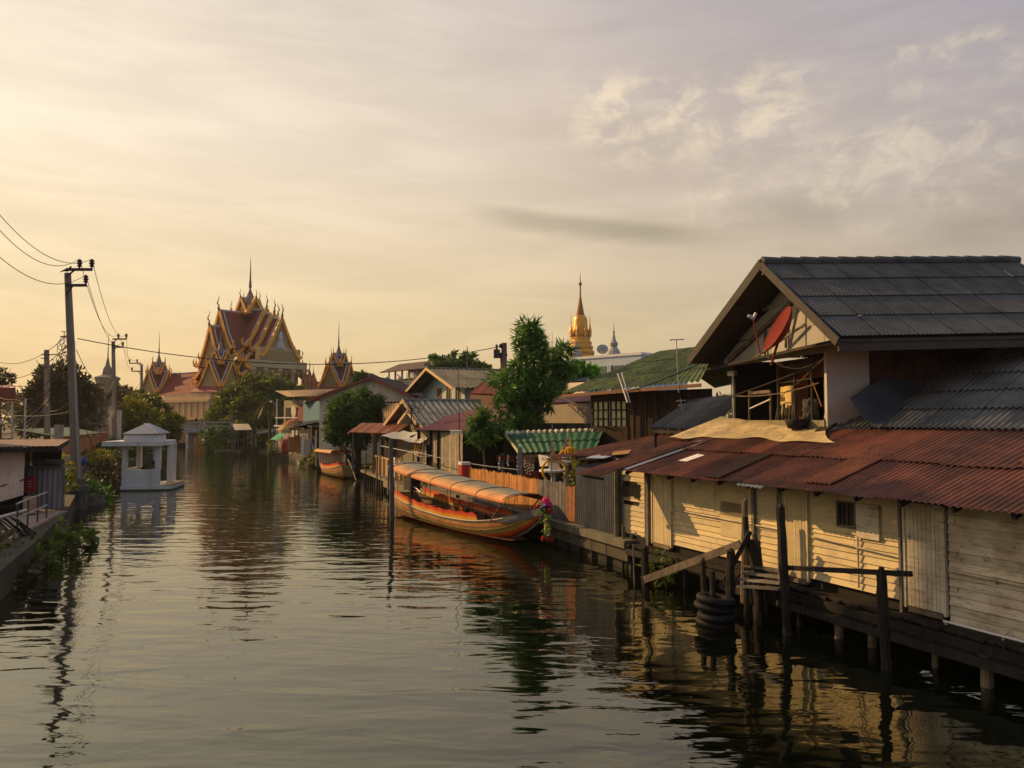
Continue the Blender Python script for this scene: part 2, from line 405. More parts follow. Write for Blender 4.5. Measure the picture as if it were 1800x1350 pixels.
yellow=M('marigold_yellow',(.78,.42,.02),.8,(.6,.28,.015),.5,20)
pink=M('pink_blossom',(.70,.035,.16),.8,(.5,.02,.08),.5,15)
redfl=M('red_blossom',(.42,.012,.014),.8,(.28,.01,.01),.5,15)
blue=M('blue_cloth',(.04,.08,.26),.8,(.03,.05,.15),.5,3)
skin=M('skin',(.36,.2,.13),.6,(.3,.16,.1),.3,6,bump=0)
shirt=M('dark_shirt',(.03,.028,.032),.9,(.02,.02,.022),.4,6)
lf_mango=MLEAF('mango_leaf',(.042,.13,.038),(.10,.21,.045),.36)
lf_dark=MLEAF('dark_leaf',(.034,.09,.026),(.065,.14,.034))
lf_oliv=MLEAF('olive_leaf',(.065,.10,.022),(.13,.165,.03))
lf_yel=MLEAF('yellow_green_leaf',(.13,.15,.022),(.22,.20,.028))
lf_far=MLEAF('brown_green_leaf',(.06,.055,.028),(.085,.075,.035),.25)
lf_brt=MLEAF('bright_leaf',(.06,.20,.03),(.10,.28,.04),.45)
bark=M('bark',(.085,.062,.045),.95,(.045,.033,.025),.8,4,bump=.5)
# ---------------------------------------------------------------- foliage
def leaves(mb,blobs,n,size,flat=.3,shell=.55,droop=0.,aspect=.45,tv=.35,clump=None):
    """leaf-sized faces through lumpy crown volumes; blobs = (x,y,z,rx,ry,rz)"""
    B=np.array([b if len(b)==6 else (*b[:3],b[3],b[3],b[3]*.85) for b in blobs],float)
    vol=(B[:,3]*B[:,4]*B[:,5])**.67; idx=rng.choice(len(B),n,p=vol/vol.sum())
    d=rng.normal(size=(n,3)); d/=np.linalg.norm(d,axis=1)[:,None]
    # clumps: pull directions towards a limited set of twig ends
    nk=clump or max(20,n//28)
    kd=rng.normal(size=(len(B),nk//len(B)+8,3)); kd/=np.linalg.norm(kd,axis=2)[:,:,None]
    ki=rng.integers(0,kd.shape[1],n); kk=kd[idx,ki]
    kr=rng.uniform(shell,1.08,size=(len(B),kd.shape[1]))[idx,ki]
    ct=rng.uniform(.62,1.3,size=(len(B),kd.shape[1]))[idx,ki]
    rmean=B[idx,3:].mean(axis=1)
    spread=rng.normal(size=(n,3))*.13
    p=B[idx,:3]+(kk*kr[:,None]+spread)*B[idx,3:]
    out=kk+rng.normal(size=(n,3))*.7; out[:,2]-=droop; out/=np.linalg.norm(out,axis=1)[:,None]
    side=np.cross(out,rng.normal(size=(n,3))+np.array([0,0,1.2])); side/=np.linalg.norm(side,axis=1)[:,None]+1e-6
    sz=size*rng.uniform(.6,1.35,n)
    L=out*sz[:,None]; Wd=side*(sz*aspect)[:,None]; nr=np.cross(out,side)*(sz*.12)[:,None]
    base=len(mb.v)
    vv=np.stack([p,p+L*.5+Wd*.5-nr,p+L-nr*(1+droop*4),p+L*.5-Wd*.5-nr],1).reshape(-1,3)
    mb.v.extend(map(tuple,vv)); tt=ct*rng.uniform(1-tv,1+tv,n)
    mb.f.extend((base+4*i,base+4*i+1,base+4*i+2,base+4*i+3) for i in range(n))
    mb.t.extend(tt.tolist()); mb.m.extend([mb.mi]*n)
def limbs(mb,base,r0,tips,r1=.04):
    base=Vector(base)
    for t in tips:
        t=Vector(t); m=base.lerp(t,.5)+Vector((random.uniform(-.12,.12),random.uniform(-.12,.12),.06))*(t-base).length
        mb.tube([base,base.lerp(m,.55),m,t],[r0*.7,r0*.6,r0*.42,r1],6)
def tree(name,label,cat,base,fork,blobs,n,size,mat,r0=.25,group=None,**kw):
    base=Vector(base); fork=Vector(fork)
    t=thing(name,label,cat,base,group)
    a=MB(); a.tube([base+Vector((0,0,-.3)),base.lerp(fork,.35)+Vector((r0*.3,0,0)),base.lerp(fork,.7),fork],[r0*1.25,r0,r0*.9,r0*.8],8)
    limbs(a,fork-Vector((0,0,.1)),r0,[b[:3] for b in blobs])
    part(a,'trunk',bark,t,smooth=True)
    c=MB(); leaves(c,blobs,n,size,**kw); part(c,'crown',mat,t)
    return t
def wire(pts,r,sag=0,n=14):
    mb=MB(); mb.tv=0
    for a,b,sg in pts:
        a=Vector(a); b=Vector(b)
        mb.tube([a.lerp(b,i/n)-Vector((0,0,sg*4*(i/n)*(1-i/n))) for i in range(n+1)],r,4,1.)
    return mb
# ---------------------------------------------------------------- ground, canal
A0=G(1090,937,.9); B0=G(1800,1112,.9); WF=frame(A0,B0)   # the long canal-side wall
def wp(s,o): p=WF(s,o,0); return (p.x,p.y)
GZ=.72
RB=[wp(46,-1.2),wp(20,-1.2),wp(0,-.9),(2.3,27.8),(-1.0,36),(-4.6,42.8),(-9.2,55.3),(-12.6,63.3),(-20.3,82),(-32.6,107),(-36,114),(-40,126)]
LB=[(1.5,-16),(-3.9,0),(-12.4,19.2),(-13.6,22),(-16.9,29.3),(-21.2,37.6),(-28.6,54),(-42.7,94),(-50,113),(-55,126)]
g=MB(); g.tv=0
def shore(pts,far):
    for (x0,y0),(x1,y1) in zip(pts,pts[1:]):
        g.add([(x0,y0,GZ),(x1,y1,GZ),(far,y1,GZ),(far,y0,GZ)],[(0,1,2,3) if far<0 else (3,2,1,0)],1.)
        g.add([(x0,y0,GZ),(x1,y1,GZ),(x1,y1,-2),(x0,y0,-2)],[(0,1,2,3)],.8)
shore(RB,1500); shore(LB,-1500)
g.add([(-1500,126,GZ),(1500,126,GZ),(1500,2600,GZ),(-1500,2600,GZ)],[(0,1,2,3)],1.)
g.add([(-55,126,GZ),(-40,126,GZ),(-40,126,-2),(-55,126,-2)],[(0,1,2,3)],.8)
struct(g,'ground',mud)
m=bpy.data.materials.new('canal_water'); m.use_nodes=True; k=NT(m.node_tree); k.n.clear()
tc=k.new('ShaderNodeTexCoord').outputs['Object']
p=k.new('ShaderNodeBsdfPrincipled'); p.inputs['Base Color'].default_value=(.004,.0055,.002,1)
p.inputs['Roughness'].default_value=.025; p.inputs['IOR'].default_value=1.8; p.inputs['Specular IOR Level'].default_value=.5; p.inputs['Specular Tint'].default_value=(.95,1,.72,1)
rot=k.new('ShaderNodeMapping'); k.l.new(tc,rot.inputs[0]); rot.inputs['Rotation'].default_value=(0,0,R(12)); rot.inputs['Scale'].default_value=(.55,1.5,1)
h1=k.noise(rot.outputs[0],1.0,2,.45,.35); h2=k.noise(k.mapping(tc,(1.1,2.6,1)),1.9,2,.5,.2); h3=k.noise(k.mapping(tc,(.25,.5,1)),.5,2)
hh=k.math('ADD',k.math('MULTIPLY',h1,.034),k.math('MULTIPLY',k.math('MULTIPLY',h2,.006),k.mapr(h3,.35,.7,.35,1.3)))
b=k.new('ShaderNodeBump'); b.inputs['Strength'].default_value=1; b.inputs['Distance'].default_value=1; k.l.new(hh,b.inputs['Height'])
k.l.new(b.outputs[0],p.inputs['Normal'])
o=k.new('ShaderNodeOutputMaterial'); k.l.new(p.outputs[0],o.inputs[0]); water=m
g=MB(); g.tv=0; g.add([(-75,-25,0),(60,-25,0),(60,127,0),(-75,127,0)],[(0,1,2,3)],1.); struct(g,'water',water)
# bank walls of stained concrete under the waterside houses
g=MB(); g.tv=.25
for (x0,y0),(x1,y1) in zip(RB[3:9],RB[4:10]):
    n=max(1,int(math.hypot(x1-x0,y1-y0)/2.2))
    for i in range(n):
        a=Vector((x0,y0,0)).lerp(Vector((x1,y1,0)),i/n); c=Vector((x0,y0,0)).lerp(Vector((x1,y1,0)),(i+.97)/n)
        g.beam(a+vec(-.12,0,-.3),c+vec(-.12,0,-.3),.14,2.1)
single(g,'bank_wall','stained concrete retaining wall along the water under the distant stilt houses','retaining wall',dkconc,(RB[3][0],RB[3][1],0))
# ---------------------------------------------------------------- canal-side wooden house with the rusty roof
SL=.345; OE=.92; ZE=2.86
def RZ(o): return ZE+SL*(OE-o)          # roof plane of the lean-to
def RP(s,o,dz=0): return WF(s,o,RZ(o)+dz)
hs=thing('canal_house','long cream weatherboard house with rusty lean-to roof on the canal edge','house',WF(6,0,.82))
# -- wall
wl=MB(); wl.tv=.16
win=(8.08,8.55,2.1,2.62)
doors=[(1.72,2.62),(6.62,7.36),(9.62,10.45)]
holes=[win,(.25,.95,2.25,2.5),(.2,1.05,1.72,1.86)]
wl.planks(WF,.05,9.62,.95,1.98,h=.135,th=.034,holes=holes,tv=.14)
wl.planks(WF,.05,9.62,1.99,3.05,h=.16,th=.03,holes=holes,tv=.10)
part(wl,'wall',cream,hs)
wl=MB(); wl.planks(WF,10.47,16.5,.62,3.05,h=.15,th=.036,tv=.2); part(wl,'wall',creamold,hs,label='weathered wall with peeling boards')
pn=MB(); pn.tv=.05
for s0,s1,z0,z1 in ((2.72,4.35,2.05,3.05),(4.4,5.7,1.95,3.05),(4.55,5.5,1.45,2.28)):
    pn.fbox(WF,s0,s1,.0,.036,z0,z1)
part(pn,'wall_panel',cream,hs)
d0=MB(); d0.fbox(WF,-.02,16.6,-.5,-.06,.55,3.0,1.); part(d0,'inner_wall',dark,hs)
for i,(a,b) in enumerate(doors):
    d=MB(); d.tv=.05
    d.vboards(WF,a+.05,b-.05,.9,2.66,wd=.085,th=.03,gap=.008,o=.03,tv=.08)
    dd=part(d,'door',creamold if i==2 else cream,hs)
    f=MB(); f.tv=.05
    for s in (a,b-.05): f.fbox(WF,s,s+.05,.01,.085,.86,2.72)
    f.fbox(WF,a+.05,b-.05,.01,.085,2.66,2.74); part(f,'door_frame',creamold if i==2 else cream,dd)
    f=MB(); f.fbox(WF,a+.1,b-.06,-.02,.10,.80,.885); part(f,'door_step',oldwood,dd)
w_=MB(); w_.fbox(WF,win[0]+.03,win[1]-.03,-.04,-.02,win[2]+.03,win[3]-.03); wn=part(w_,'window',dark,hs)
f=MB()
for s in (win[0],win[1]-.035): f.fbox(WF,s,s+.035,-.05,.05,win[2],win[3])
for z in (win[2],win[3]-.035): f.fbox(WF,win[0]+.035,win[1]-.035,-.05,.048,z,z+.035)
for i in range(3): f.fbox(WF,win[0]+.11+i*.11,win[0]+.125+i*.11,-.03,.0,win[2]+.035,win[3]-.035)
part(f,'window_frame',oldwood,wn)
f=MB(); f.tv=.03; f.fbox(WF,8.6,9.12,.035,.085,1.96,2.62); part(f,'shutter',creamold,hs)
f=MB(); f.tv=.03; f.fbox(WF,11.75,13.0,.03,.06,1.75,2.75); f.fbox(WF,11.85,12.25,.061,.075,1.85,2.65); f.fbox(WF,12.35,12.9,.061,.075,1.85,2.65); part(f,'shutter',creamold,hs,label='wide closed shutter')
c=MB(); c.tv=.1
def pipe(pts,r=.016): c.tube([WF(*p) for p in pts],r,6)
pipe([(2.62,.07,1.88),(6.5,.07,1.84)]); pipe([(7.45,.07,1.82),(9.6,.07,1.72)]); pipe([(10.5,.07,1.66),(15,.07,1.58)],.02)
pipe([(8.62,.07,1.0),(8.62,.07,2.0)],.02); pipe([(2.66,.07,1.8),(2.66,.07,2.75)],.014)
pipe([(1.42,.08,.95),(1.42,.08,2.8)],.02); pipe([(11.5,.08,.85),(11.5,.2,.82),(11.5,.2,.6)],.018)
part(c,'conduit',creamold,hs)
for s,wd in ((.02,.09),(1.55,.11),(5.75,.08),(6.58,.12),(9.58,.05)):
    pt=MB(); pt.fbox(WF,s-wd/2,s+wd/2,.03,.11,.75,RZ(.1)-.05); part(pt,'wall_post',greywood,hs)
sc_=MB()   # dark scrap covering in the wall's holes
sc_.fbox(WF,.2,1.05,-.05,-.02,1.70,1.88); part(sc_,'patch',dkwood,hs); sc_=MB(); sc_.fbox(WF,.2,1.0,-.05,.0,2.2,2.42); sc_.tv=.3
for i in range(9): sc_.beam(WF(.22+i*.1,.04,2.0+random.uniform(-.04,.08)),WF(.26+i*.1,.045,2.42),.07,.012)
part(sc_,'patch',dkwood,hs); sc_=MB(); sc_.tv=.3
for i in range(8): sc_.fbox(WF,.1+i*.17,.26+i*.17,.03,.05,.72+random.uniform(0,.05),.93+random.uniform(0,.06))
part(sc_,'patch',dkwood,hs)
# -- roofs
r_=MB()
r_.corr(RP(1.55,OE),RP(16,OE),RP(16,-.75),RP(1.55,-.75),.125,.0155,1,sheet=.68,jit=.06,tv=.38)
r_.corr(RP(1.9,-.65,.02),RP(16,-.65,.02),RP(16,-2.35,.02),RP(1.9,-2.35,.02),.125,.0155,1,sheet=.68,jit=.06,tv=.38)
part(r_,'rusty_roof',rust,hs)
rust2=M('orange_rust',(.24,.085,.04),.8,(.12,.045,.028),.8,1.2,spots=(.06,.03,.02),spa=.6,spth=.58)
for s0,s1,o0,o1,mt,lb in ((7.9,8.6,.7,-.8,rust2,'brighter orange rusty sheet on the lower roof'),(11.2,11.9,-.8,-2.3,rust2,'orange streaked sheet near the grey roof'),(5.0,5.65,.93,-.6,M('brown_rust',(.075,.04,.03),.8,(.04,.024,.02),.8,1.2),'darker brown sheet on the lower roof')):
    r_=MB(); r_.corr(RP(s0,o0,.045),RP(s1,o0,.045),RP(s1+.02,o1,.04),RP(s0+.02,o1,.04),.125,.0155,1,sheet=.7,tv=.1); part(r_,'roof_patch',mt,hs,label=lb)
r_=MB(); r_.corr(RP(.35,OE+.78,.10),RP(1.50,OE+.70,.06),RP(2.3,-1.1,.05),RP(1.25,-1.1,.05),.125,.0155,1,sheet=.6,tv=.3); part(r_,'rusty_roof',rust,hs,label='lower rusty roof flap at the far corner')
r_=MB(); r_.corr(RP(1.52,OE+.03,.03),RP(1.98,OE+.03,.03),RP(2.55,-1.3,.03),RP(2.1,-1.3,.03),.125,.015,1,sheet=.6); part(r_,'roof_patch',galv,hs)
r_=MB(); r_.corr(RP(6.3,OE+.1,-.03),RP(7.1,OE+.12,-.03),RP(7.1,.2,-.03),RP(6.3,.2,-.03),.125,.015); part(r_,'roof_patch',galv,hs)
r_=MB(); r_.tv=.05; r_.slab([RP(3.0,.1,.03),RP(3.35,.1,.03),RP(3.5,-.35,.03),RP(3.15,-.4,.03)],.01); part(r_,'roof_patch',white,hs,label='loose white board on the rusty roof')
r_=MB(); GR=lambda s,o: WF(s,o,RZ(-2.3)+.05+.46*(-2.3-o))
r_.corr(GR(5.3,-2.3),GR(16,-2.3),GR(16,-6.9),GR(4.1,-6.9),.14,.023,5,sheet=.95,lap=.04,tv=.2,seam=.02); part(r_,'grey_roof',fibrel,hs)
r_=MB()   # roof timbers
for s in np.arange(1.7,16,.95): r_.beam(RP(s,OE-.04,-.09),RP(s,-1.5,-.09),.05,.09)
r_.beam(RP(.4,OE+.6,.0),RP(1.5,OE+.55,-.04),.05,.07); r_.beam(RP(1.6,.12,-.1),RP(16,.12,-.1),.07,.09)
part(r_,'roof_timber',dkwood,hs)
g=MB(); g.tv=.1
lp=WF(12.9,.28,2.74)
for i in range(9):
    rr=.055+.09*math.sin((i+.5)/9*math.pi); g.tube([lp+Vector((math.cos(a)*rr*WF.u.x,math.cos(a)*rr*WF.u.y,math.sin(a)*rr*.9))+WF.n*(i*.02-.08) for a in np.linspace(0,2*math.pi,13)],.009,4,1.,False)
single(g,'cable_coil','coiled black cable hanging under the rusty eave','cable',black,lp)
g=MB(); g.tube([WF(12.0,.35,2.58),WF(12.4,.9,2.75)],.022,8); single(g,'lamp_arm','thin white bracket arm poking out under the rusty eave','bracket',white,WF(12.0,.35,2.58))
# -- quay and walkway in front of the wall
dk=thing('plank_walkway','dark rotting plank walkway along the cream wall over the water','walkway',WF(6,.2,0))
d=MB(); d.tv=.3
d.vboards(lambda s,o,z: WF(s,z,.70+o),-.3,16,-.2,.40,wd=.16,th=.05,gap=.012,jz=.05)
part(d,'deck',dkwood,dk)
d=MB(); d.tv=.2
d.beam(WF(2.7,.44,.60),WF(16,.44,.60),.10,.16); d.beam(WF(5.2,.55,.42),WF(16,.50,.40),.13,.14); d.beam(WF(1.0,.42,.55),WF(4.3,.40,.62),.09,.16)
for s in np.arange(4.8,15.8,1.0): d.beam(WF(s,-1.0,.58),WF(s+.05,.42,.58),.09,.12)
part(d,'edge_beam',dkwood,dk)
for s,o,r,mt in ((3.5,.3,.06,dkwood),(4.6,.35,.07,dkwood),(7.3,.3,.06,dkwood),(8.3,.28,.085,oldwood),(9.0,.2,.08,oldwood),(10.3,.22,.05,oldwood),(11.3,.35,.095,oldwood),(13.0,.3,.09,oldwood)):
    d=MB(); d.tube([WF(s,o,-.7),WF(s+.02,o,.2),WF(s,o-.02,.56)],[r*1.1,r,r*.95],9); part(d,'pile',mt,dk)
d=MB(); d.tube([WF(10.6,.30,.80),WF(10.6,.36,.86),WF(12.1,.37,.86),WF(12.1,.44,.80),WF(12.1,.44,.72)],.018,6); part(d,'handrail',white,dk)
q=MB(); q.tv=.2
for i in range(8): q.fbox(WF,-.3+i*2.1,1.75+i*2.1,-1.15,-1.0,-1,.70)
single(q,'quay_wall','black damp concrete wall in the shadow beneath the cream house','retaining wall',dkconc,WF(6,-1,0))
# -- jetty remains: posts, boards, tyres
def post(a,b,r,label,mat=dkwood,n=7,r2=None,name='mooring_post'):
    g=MB(); a=Vector(a); b=Vector(b); K_=11; g.tube([a.lerp(b,i/K_)+Vector((random.uniform(-.1,.1)*r,random.uniform(-.1,.1)*r,0)) for i in range(K_+1)],[r*random.uniform(.88,1.08)*(1-.1*i/K_) for i in range(K_+1)],n)
    if r>.07: g.tube([b-Vector((0,0,.1)),b+Vector((.02,0,.05))],[r*.7,r*.45],5)
    return single(g,name,label,'post',mat,a)
pA=V(1388,1112,15.3); pAt=V(1371,890,15.15)
post(pA-vec(0,0,.9),pAt,.095,'tallest rough black timber post standing before the cream boards',n=8)
pB=V(1562,1178,13.2); pBt=V(1548,1002,13.2)
post(pB-vec(0,0,.8),pBt,.095,'square dark post with the broken handrail nailed to its top')
g=MB(); g.beam(V(1383,998,15.2),V(1603,1009,12.9),.055,.09); single(g,'handrail','broken black timber rail running from post to post along the walkway','rail',dkwood,V(1383,998,15.2))
post(V(1308,1060,16.8),V(1309,880,16.8),.075,'straight brown timber post by the leaning black boards',oldwood)
post(V(1322,1060,16.6),V(1310,908,16.6),.07,'thin black post leaning on the brown post')
for a,b,wd,lb in ((V(1330,1040,16.5),V(1318,948,16.5),.16,'broad split black board standing upright behind the tyres'),(V(1345,1030,16.4),V(1330,950,16.4),.15,'jagged black board beside the broad split board')):
    g=MB(); g.beam(a-vec(0,0,.6),b,wd,.05,up=(WF.n.x,WF.n.y,0)); g.beam(b-vec(.02,0,.05),b+vec(-.04,0,.14),wd*.5,.045,up=(WF.n.x,WF.n.y,0)); single(g,'timber_board',lb,'board',dkwood,a)
g=MB(); g.beam(V(1133,1019,19.2),V(1302,956,17.0),.06,.17,up=(0,0,1)); single(g,'timber_beam','sunlit brown beam sloping up from the water to the posts','beam',oldwood,V(1133,1019,19.2))
g=MB(); g.beam(V(1274,1020,16.6),V(1319,934,16.5),.09,.09); single(g,'timber_beam','short black brace crossing the end of the sunlit beam','beam',dkwood,V(1274,1020,16.6))
for x,y,x2,y2,Y,r,lb in ((1240,1052,1235,985,16.9,.075,'short black pile left of the tyre stack'),(1252,1075,1252,1003,16.2,.07,'grey stump rising out of the tyre stack'),(1283,1100,1284,968,16.5,.10,'thick black pile right of the tyre stack'),(1313,1090,1312,1030,16.2,.06,'slim pale pile under the loose boards'),(1335,1085,1332,1030,16.0,.06,'slim dark pile under the loose boards')):
    post(V(x,y,Y)-vec(0,0,.5),V(x2,y2,Y),r,lb)
post(V(1136,1080,19.3)-vec(0,0,.3),V(1133,962,19.3),.11,'stout black pile at the foot of the sunlit beam')
post(V(1117,1060,19.9)-vec(0,0,.3),V(1113,957,19.9),.03,'thin pale pole at the foot of the sunlit beam',greywood)
g=MB(); g.tv=.4
for i in range(4):
    a=V(1300+i*4,1030-i*12,16.4+i*.1); b=V(1374+i*2,1035-i*10,15.4+i*.12); g.beam(a,b,.2,.045)
single(g,'board_stack','loose grey boards lying between the tall post and the tyres','boards',greywood,V(1330,1030,16))
for i in range(4):
    g=MB(); c_=V(1258,1098,16.1); c_=Vector((c_.x,c_.y,.02+i*.165)); R_=.30
    ang=random.uniform(-.16,.16)
    def tor(u,v,R_=R_,ang=ang):
        a=u*2*math.pi; b=v*2*math.pi; x=(R_+.095*math.cos(b))*math.cos(a); y=(R_+.095*math.cos(b))*math.sin(a); z=.088*max(-.85,min(.85,math.sin(b))); gr=1+.035*(1 if math.cos(b)>.3 and math.sin(a*30+(2 if math.sin(b)>0 else 0))>0 else 0); x*=gr; y*=gr
        return c_+Vector((x+.03*math.sin(i*2.2),y+.03*math.cos(i*3),z+x*ang))
    g.tv=0; g.grid(tor,90,14,uv=False)
    single(g,'tyre',['lowest black tyre of the stack, half under water','second black tyre up in the stack of tyres','third black tyre up in the stack of tyres','topmost black tyre of the stack in the water'][i],'tyre',black,c_,'old tyres stacked round a pile',smooth=True)
pl=MB(); leaves(pl,[(*V(1160,1000,19.6),.35,.35,.35)],160,.22,droop=.3,aspect=.35); single(pl,'water_weed','leafy weed growing from the quay beside the sunlit beam','plant',lf_oliv,V(1160,1010,19.6))
# ---------------------------------------------------------------- upper gabled house
r3=Vector((.98,.199,0)); g3=Vector((.199,-.98,0)); P3=V(1340,462,19.3); P3z=P3.z; P3=Vector((P3.x,P3.y,0))
def HF(s,o,z): return P3+g3*s-r3*o+Vector((0,0,z))   # s along the gable towards the viewer, o out of the gable (canal side)
gh=thing('gabled_house','tall dark timber house with grey tiled gable roof above the rusty roof','house',HF(0,-3,.8))
zr=P3z; zl=6.08; zrr=5.98; bl=-4.4; br=3.1; LEN=7.6
r_=MB()
r_.corr(HF(br,0,zrr),HF(br,-LEN,zrr+.3),HF(0,-LEN,zr+.36),HF(0,0,zr),.105,.013,4,sheet=.92,lap=.03,tv=.2,seam=.022)
r_.corr(HF(bl,-LEN,zl+.2),HF(bl,0,zl),HF(0,0,zr),HF(0,-LEN,zr+.36),.105,.013,4,sheet=.92,lap=.03,tv=.2,seam=.022)
part(r_,'roof',fibre,gh)
r_=MB()
for i in range(14):
    a=HF(0,-i*LEN/14,zr+.05+i*.0257); b=HF(0,-(i+1)*LEN/14-.06,zr+.03+(i+1)*.0257)
    r_.tube([a,b],[.12,.105],8)
part(r_,'roof_ridge',fibre,gh)
t=MB(); t.tv=.08   # barge boards, fascia, rafters, soffit
t.beam(HF(0,.04,zr-.02),HF(bl,.04,zl-.06),.05,.26); t.beam(HF(0,.04,zr-.06),HF(br,.04,zrr-.10),.05,.2)
t.beam(HF(br-.05,0,zrr-.17),HF(br-.05,-LEN,zrr+.13),.05,.26)
t.beam(HF(0,.0,zr-.2),HF(0,-1,zr-.2),.1,.22)
for x in (-1.5,-3.0): t.beam(HF(x,.0,zr+(zl-zr)*x/bl-.14),HF(x,-1,zr+(zl-zr)*x/bl-.14),.08,.1)
part(t,'barge_board',M('grey_brown_board',(.055,.048,.042),.8,(.035,.03,.027),.6,3),gh)
so_=MB(); so_.tv=.06
so_.slab([HF(bl,-.05,zl-.1),HF(bl,-1,zl-.1),HF(0,-1,zr-.08),HF(0,-.05,zr-.08)],.02); so_.slab([HF(br,-.05,zrr-.1),HF(br,-7,zrr+.15),HF(0,-7,zr+.15),HF(0,-.05,zr-.1)],.02)
part(so_,'soffit',M('dark_soffit',(.05,.048,.046),.9,(.035,.033,.03),.5,1),gh)
# gable wall of pale panels with dark battens
GO=-.95; zb=5.85
pal=M('gable_panel',(.38,.36,.31),.8,(.29,.27,.23),.5,1.2,streak=(.2,.17,.13),sa=.3)
gw=MB(); gw.tv=.1
def ztop(s): return (zr+(zl-zr)*s/bl if s<0 else zr+(zrr-zr)*s/br)-.2
xs=[-4.0,-3.1,-2.2,-1.3,-.45,.35,1.15,1.95,2.6]
for a,b in zip(xs,xs[1:]):
    za=zb
    for zz in (6.55,7.25,9):
        t0=min(ztop(a),zz); t1=min(ztop(b),zz)
        if t0<=za+.01 and t1<=za+.01: break
        gw.hexa([HF(a+.008,GO-.05,za),HF(b-.008,GO-.05,za),HF(b-.008,GO,za),HF(a+.008,GO,za),HF(a+.008,GO-.05,max(za,t0-.01)),HF(b-.008,GO-.05,max(za,t1-.01)),HF(b-.008,GO,max(za,t1-.01)),HF(a+.008,GO,max(za,t0-.01))])
        za=zz
part(gw,'gable_wall',pal,gh)
bt=MB(); bt.tv=.1
bt.beam(HF(.35,GO+.06,7.45),HF(-3.6,GO+.06,6.0),.05,.12); bt.beam(HF(-.45,GO+.06,7.1),HF(-.45,GO+.06,6.1),.06,.05); bt.beam(HF(-1.5,GO+.06,6.7),HF(-1.5,GO+.06,6.0),.06,.05)
bt.beam(HF(.35,GO+.08,7.5),HF(.1,GO+.3,6.0),.04,.06); bt.beam(HF(.5,GO+.1,6.6),HF(-1.6,GO+.35,5.9),.05,.05)
part(bt,'batten',oldwood,gh)
bt=MB(); bt.beam(HF(-4.35,GO+.3,5.80),HF(2.1,GO+.3,6.02),.16,.07); part(bt,'eave_beam',dkwood,gh)
lt=MB(); lt.tv=.25   # little sheet-metal hood over the balcony
lt.corr(HF(-4.3,GO+.55,5.70),HF(1.0,GO+.75,5.83),HF(1.3,GO,6.02),HF(-4.2,GO,5.86),.08,.012,1)
part(lt,'balcony_hood',darkm,gh)
lt=MB(); lt.corr(HF(.7,GO+.7,5.86),HF(2.7,GO+.5,5.92),HF(2.7,GO,6.08),HF(.7,GO,6.04),.08,.012,1); part(lt,'balcony_hood',tan,gh,label='rusty tan end of the balcony hood')
# body: right-hand side wall (grey panel, then red-brown boards), back and far walls
bx=1.2; zf=3.2
sw=MB(); sw.tv=.03; sw.hexa([HF(bx-.1,GO,zf),HF(bx,GO,zf),HF(bx,GO-1.15,zf),HF(bx-.1,GO-1.15,zf),HF(bx-.1,GO,6.05),HF(bx,GO,6.05),HF(bx,GO-1.15,6.05),HF(bx-.1,GO-1.15,6.05)])
part(sw,'wall',M('grey_cement_panel',(.52,.50,.48),.9,(.42,.40,.385),.5,.9,streak=(.12,.11,.10),sa=.45,sdir=(1.2,1.2,1.2)),gh)
RS=lambda s,o,z: HF(bx+o,GO-1.15-s,z)
sw=MB(); sw.tv=.2; sw.vboards(RS,.01,6.4,zf,6.2,wd=.16,th=.03,o=-.05); part(sw,'wall',redwood,gh,label='red brown boarded side wall')
bw=MB(); bw.tv=.2
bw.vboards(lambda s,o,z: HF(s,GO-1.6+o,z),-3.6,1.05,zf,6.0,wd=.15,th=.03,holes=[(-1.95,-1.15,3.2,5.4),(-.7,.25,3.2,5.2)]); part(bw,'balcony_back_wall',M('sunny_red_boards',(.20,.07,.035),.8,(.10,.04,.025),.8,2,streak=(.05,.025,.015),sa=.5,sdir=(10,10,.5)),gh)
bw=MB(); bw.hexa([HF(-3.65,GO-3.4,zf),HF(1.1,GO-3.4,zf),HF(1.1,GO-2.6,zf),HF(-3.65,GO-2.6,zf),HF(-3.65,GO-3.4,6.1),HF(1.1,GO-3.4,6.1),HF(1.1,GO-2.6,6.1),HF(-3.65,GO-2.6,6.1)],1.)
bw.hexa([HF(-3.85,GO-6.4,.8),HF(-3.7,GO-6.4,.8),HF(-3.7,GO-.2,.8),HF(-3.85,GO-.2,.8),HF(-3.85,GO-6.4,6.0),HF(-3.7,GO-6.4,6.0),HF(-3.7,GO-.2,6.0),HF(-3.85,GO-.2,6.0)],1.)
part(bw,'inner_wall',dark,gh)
dr=MB(); dr.tv=.04; dr.hexa([HF(-1.15,GO-1.5,3.9),HF(-.55,GO-1.25,3.9),HF(-.55,GO-1.22,3.9),HF(-1.15,GO-1.47,3.9),HF(-1.15,GO-1.5,5.3),HF(-.55,GO-1.25,5.3),HF(-.55,GO-1.22,5.3),HF(-1.15,GO-1.47,5.3)]); part(dr,'door',M('yellow_door',(.62,.45,.16),.6,(.5,.36,.13),.4,3),gh)
fl=MB(); fl.tv=.1; fl.hexa([HF(-3.7,GO-1.6,3.72),HF(1.1,GO-1.6,3.72),HF(1.1,GO+.02,3.72),HF(-3.7,GO+.02,3.72),HF(-3.7,GO-1.6,3.84),HF(1.1,GO-1.6,3.84),HF(1.1,GO+.02,3.84),HF(-3.7,GO+.02,3.84)]); part(fl,'balcony_floor',dkwood,gh)
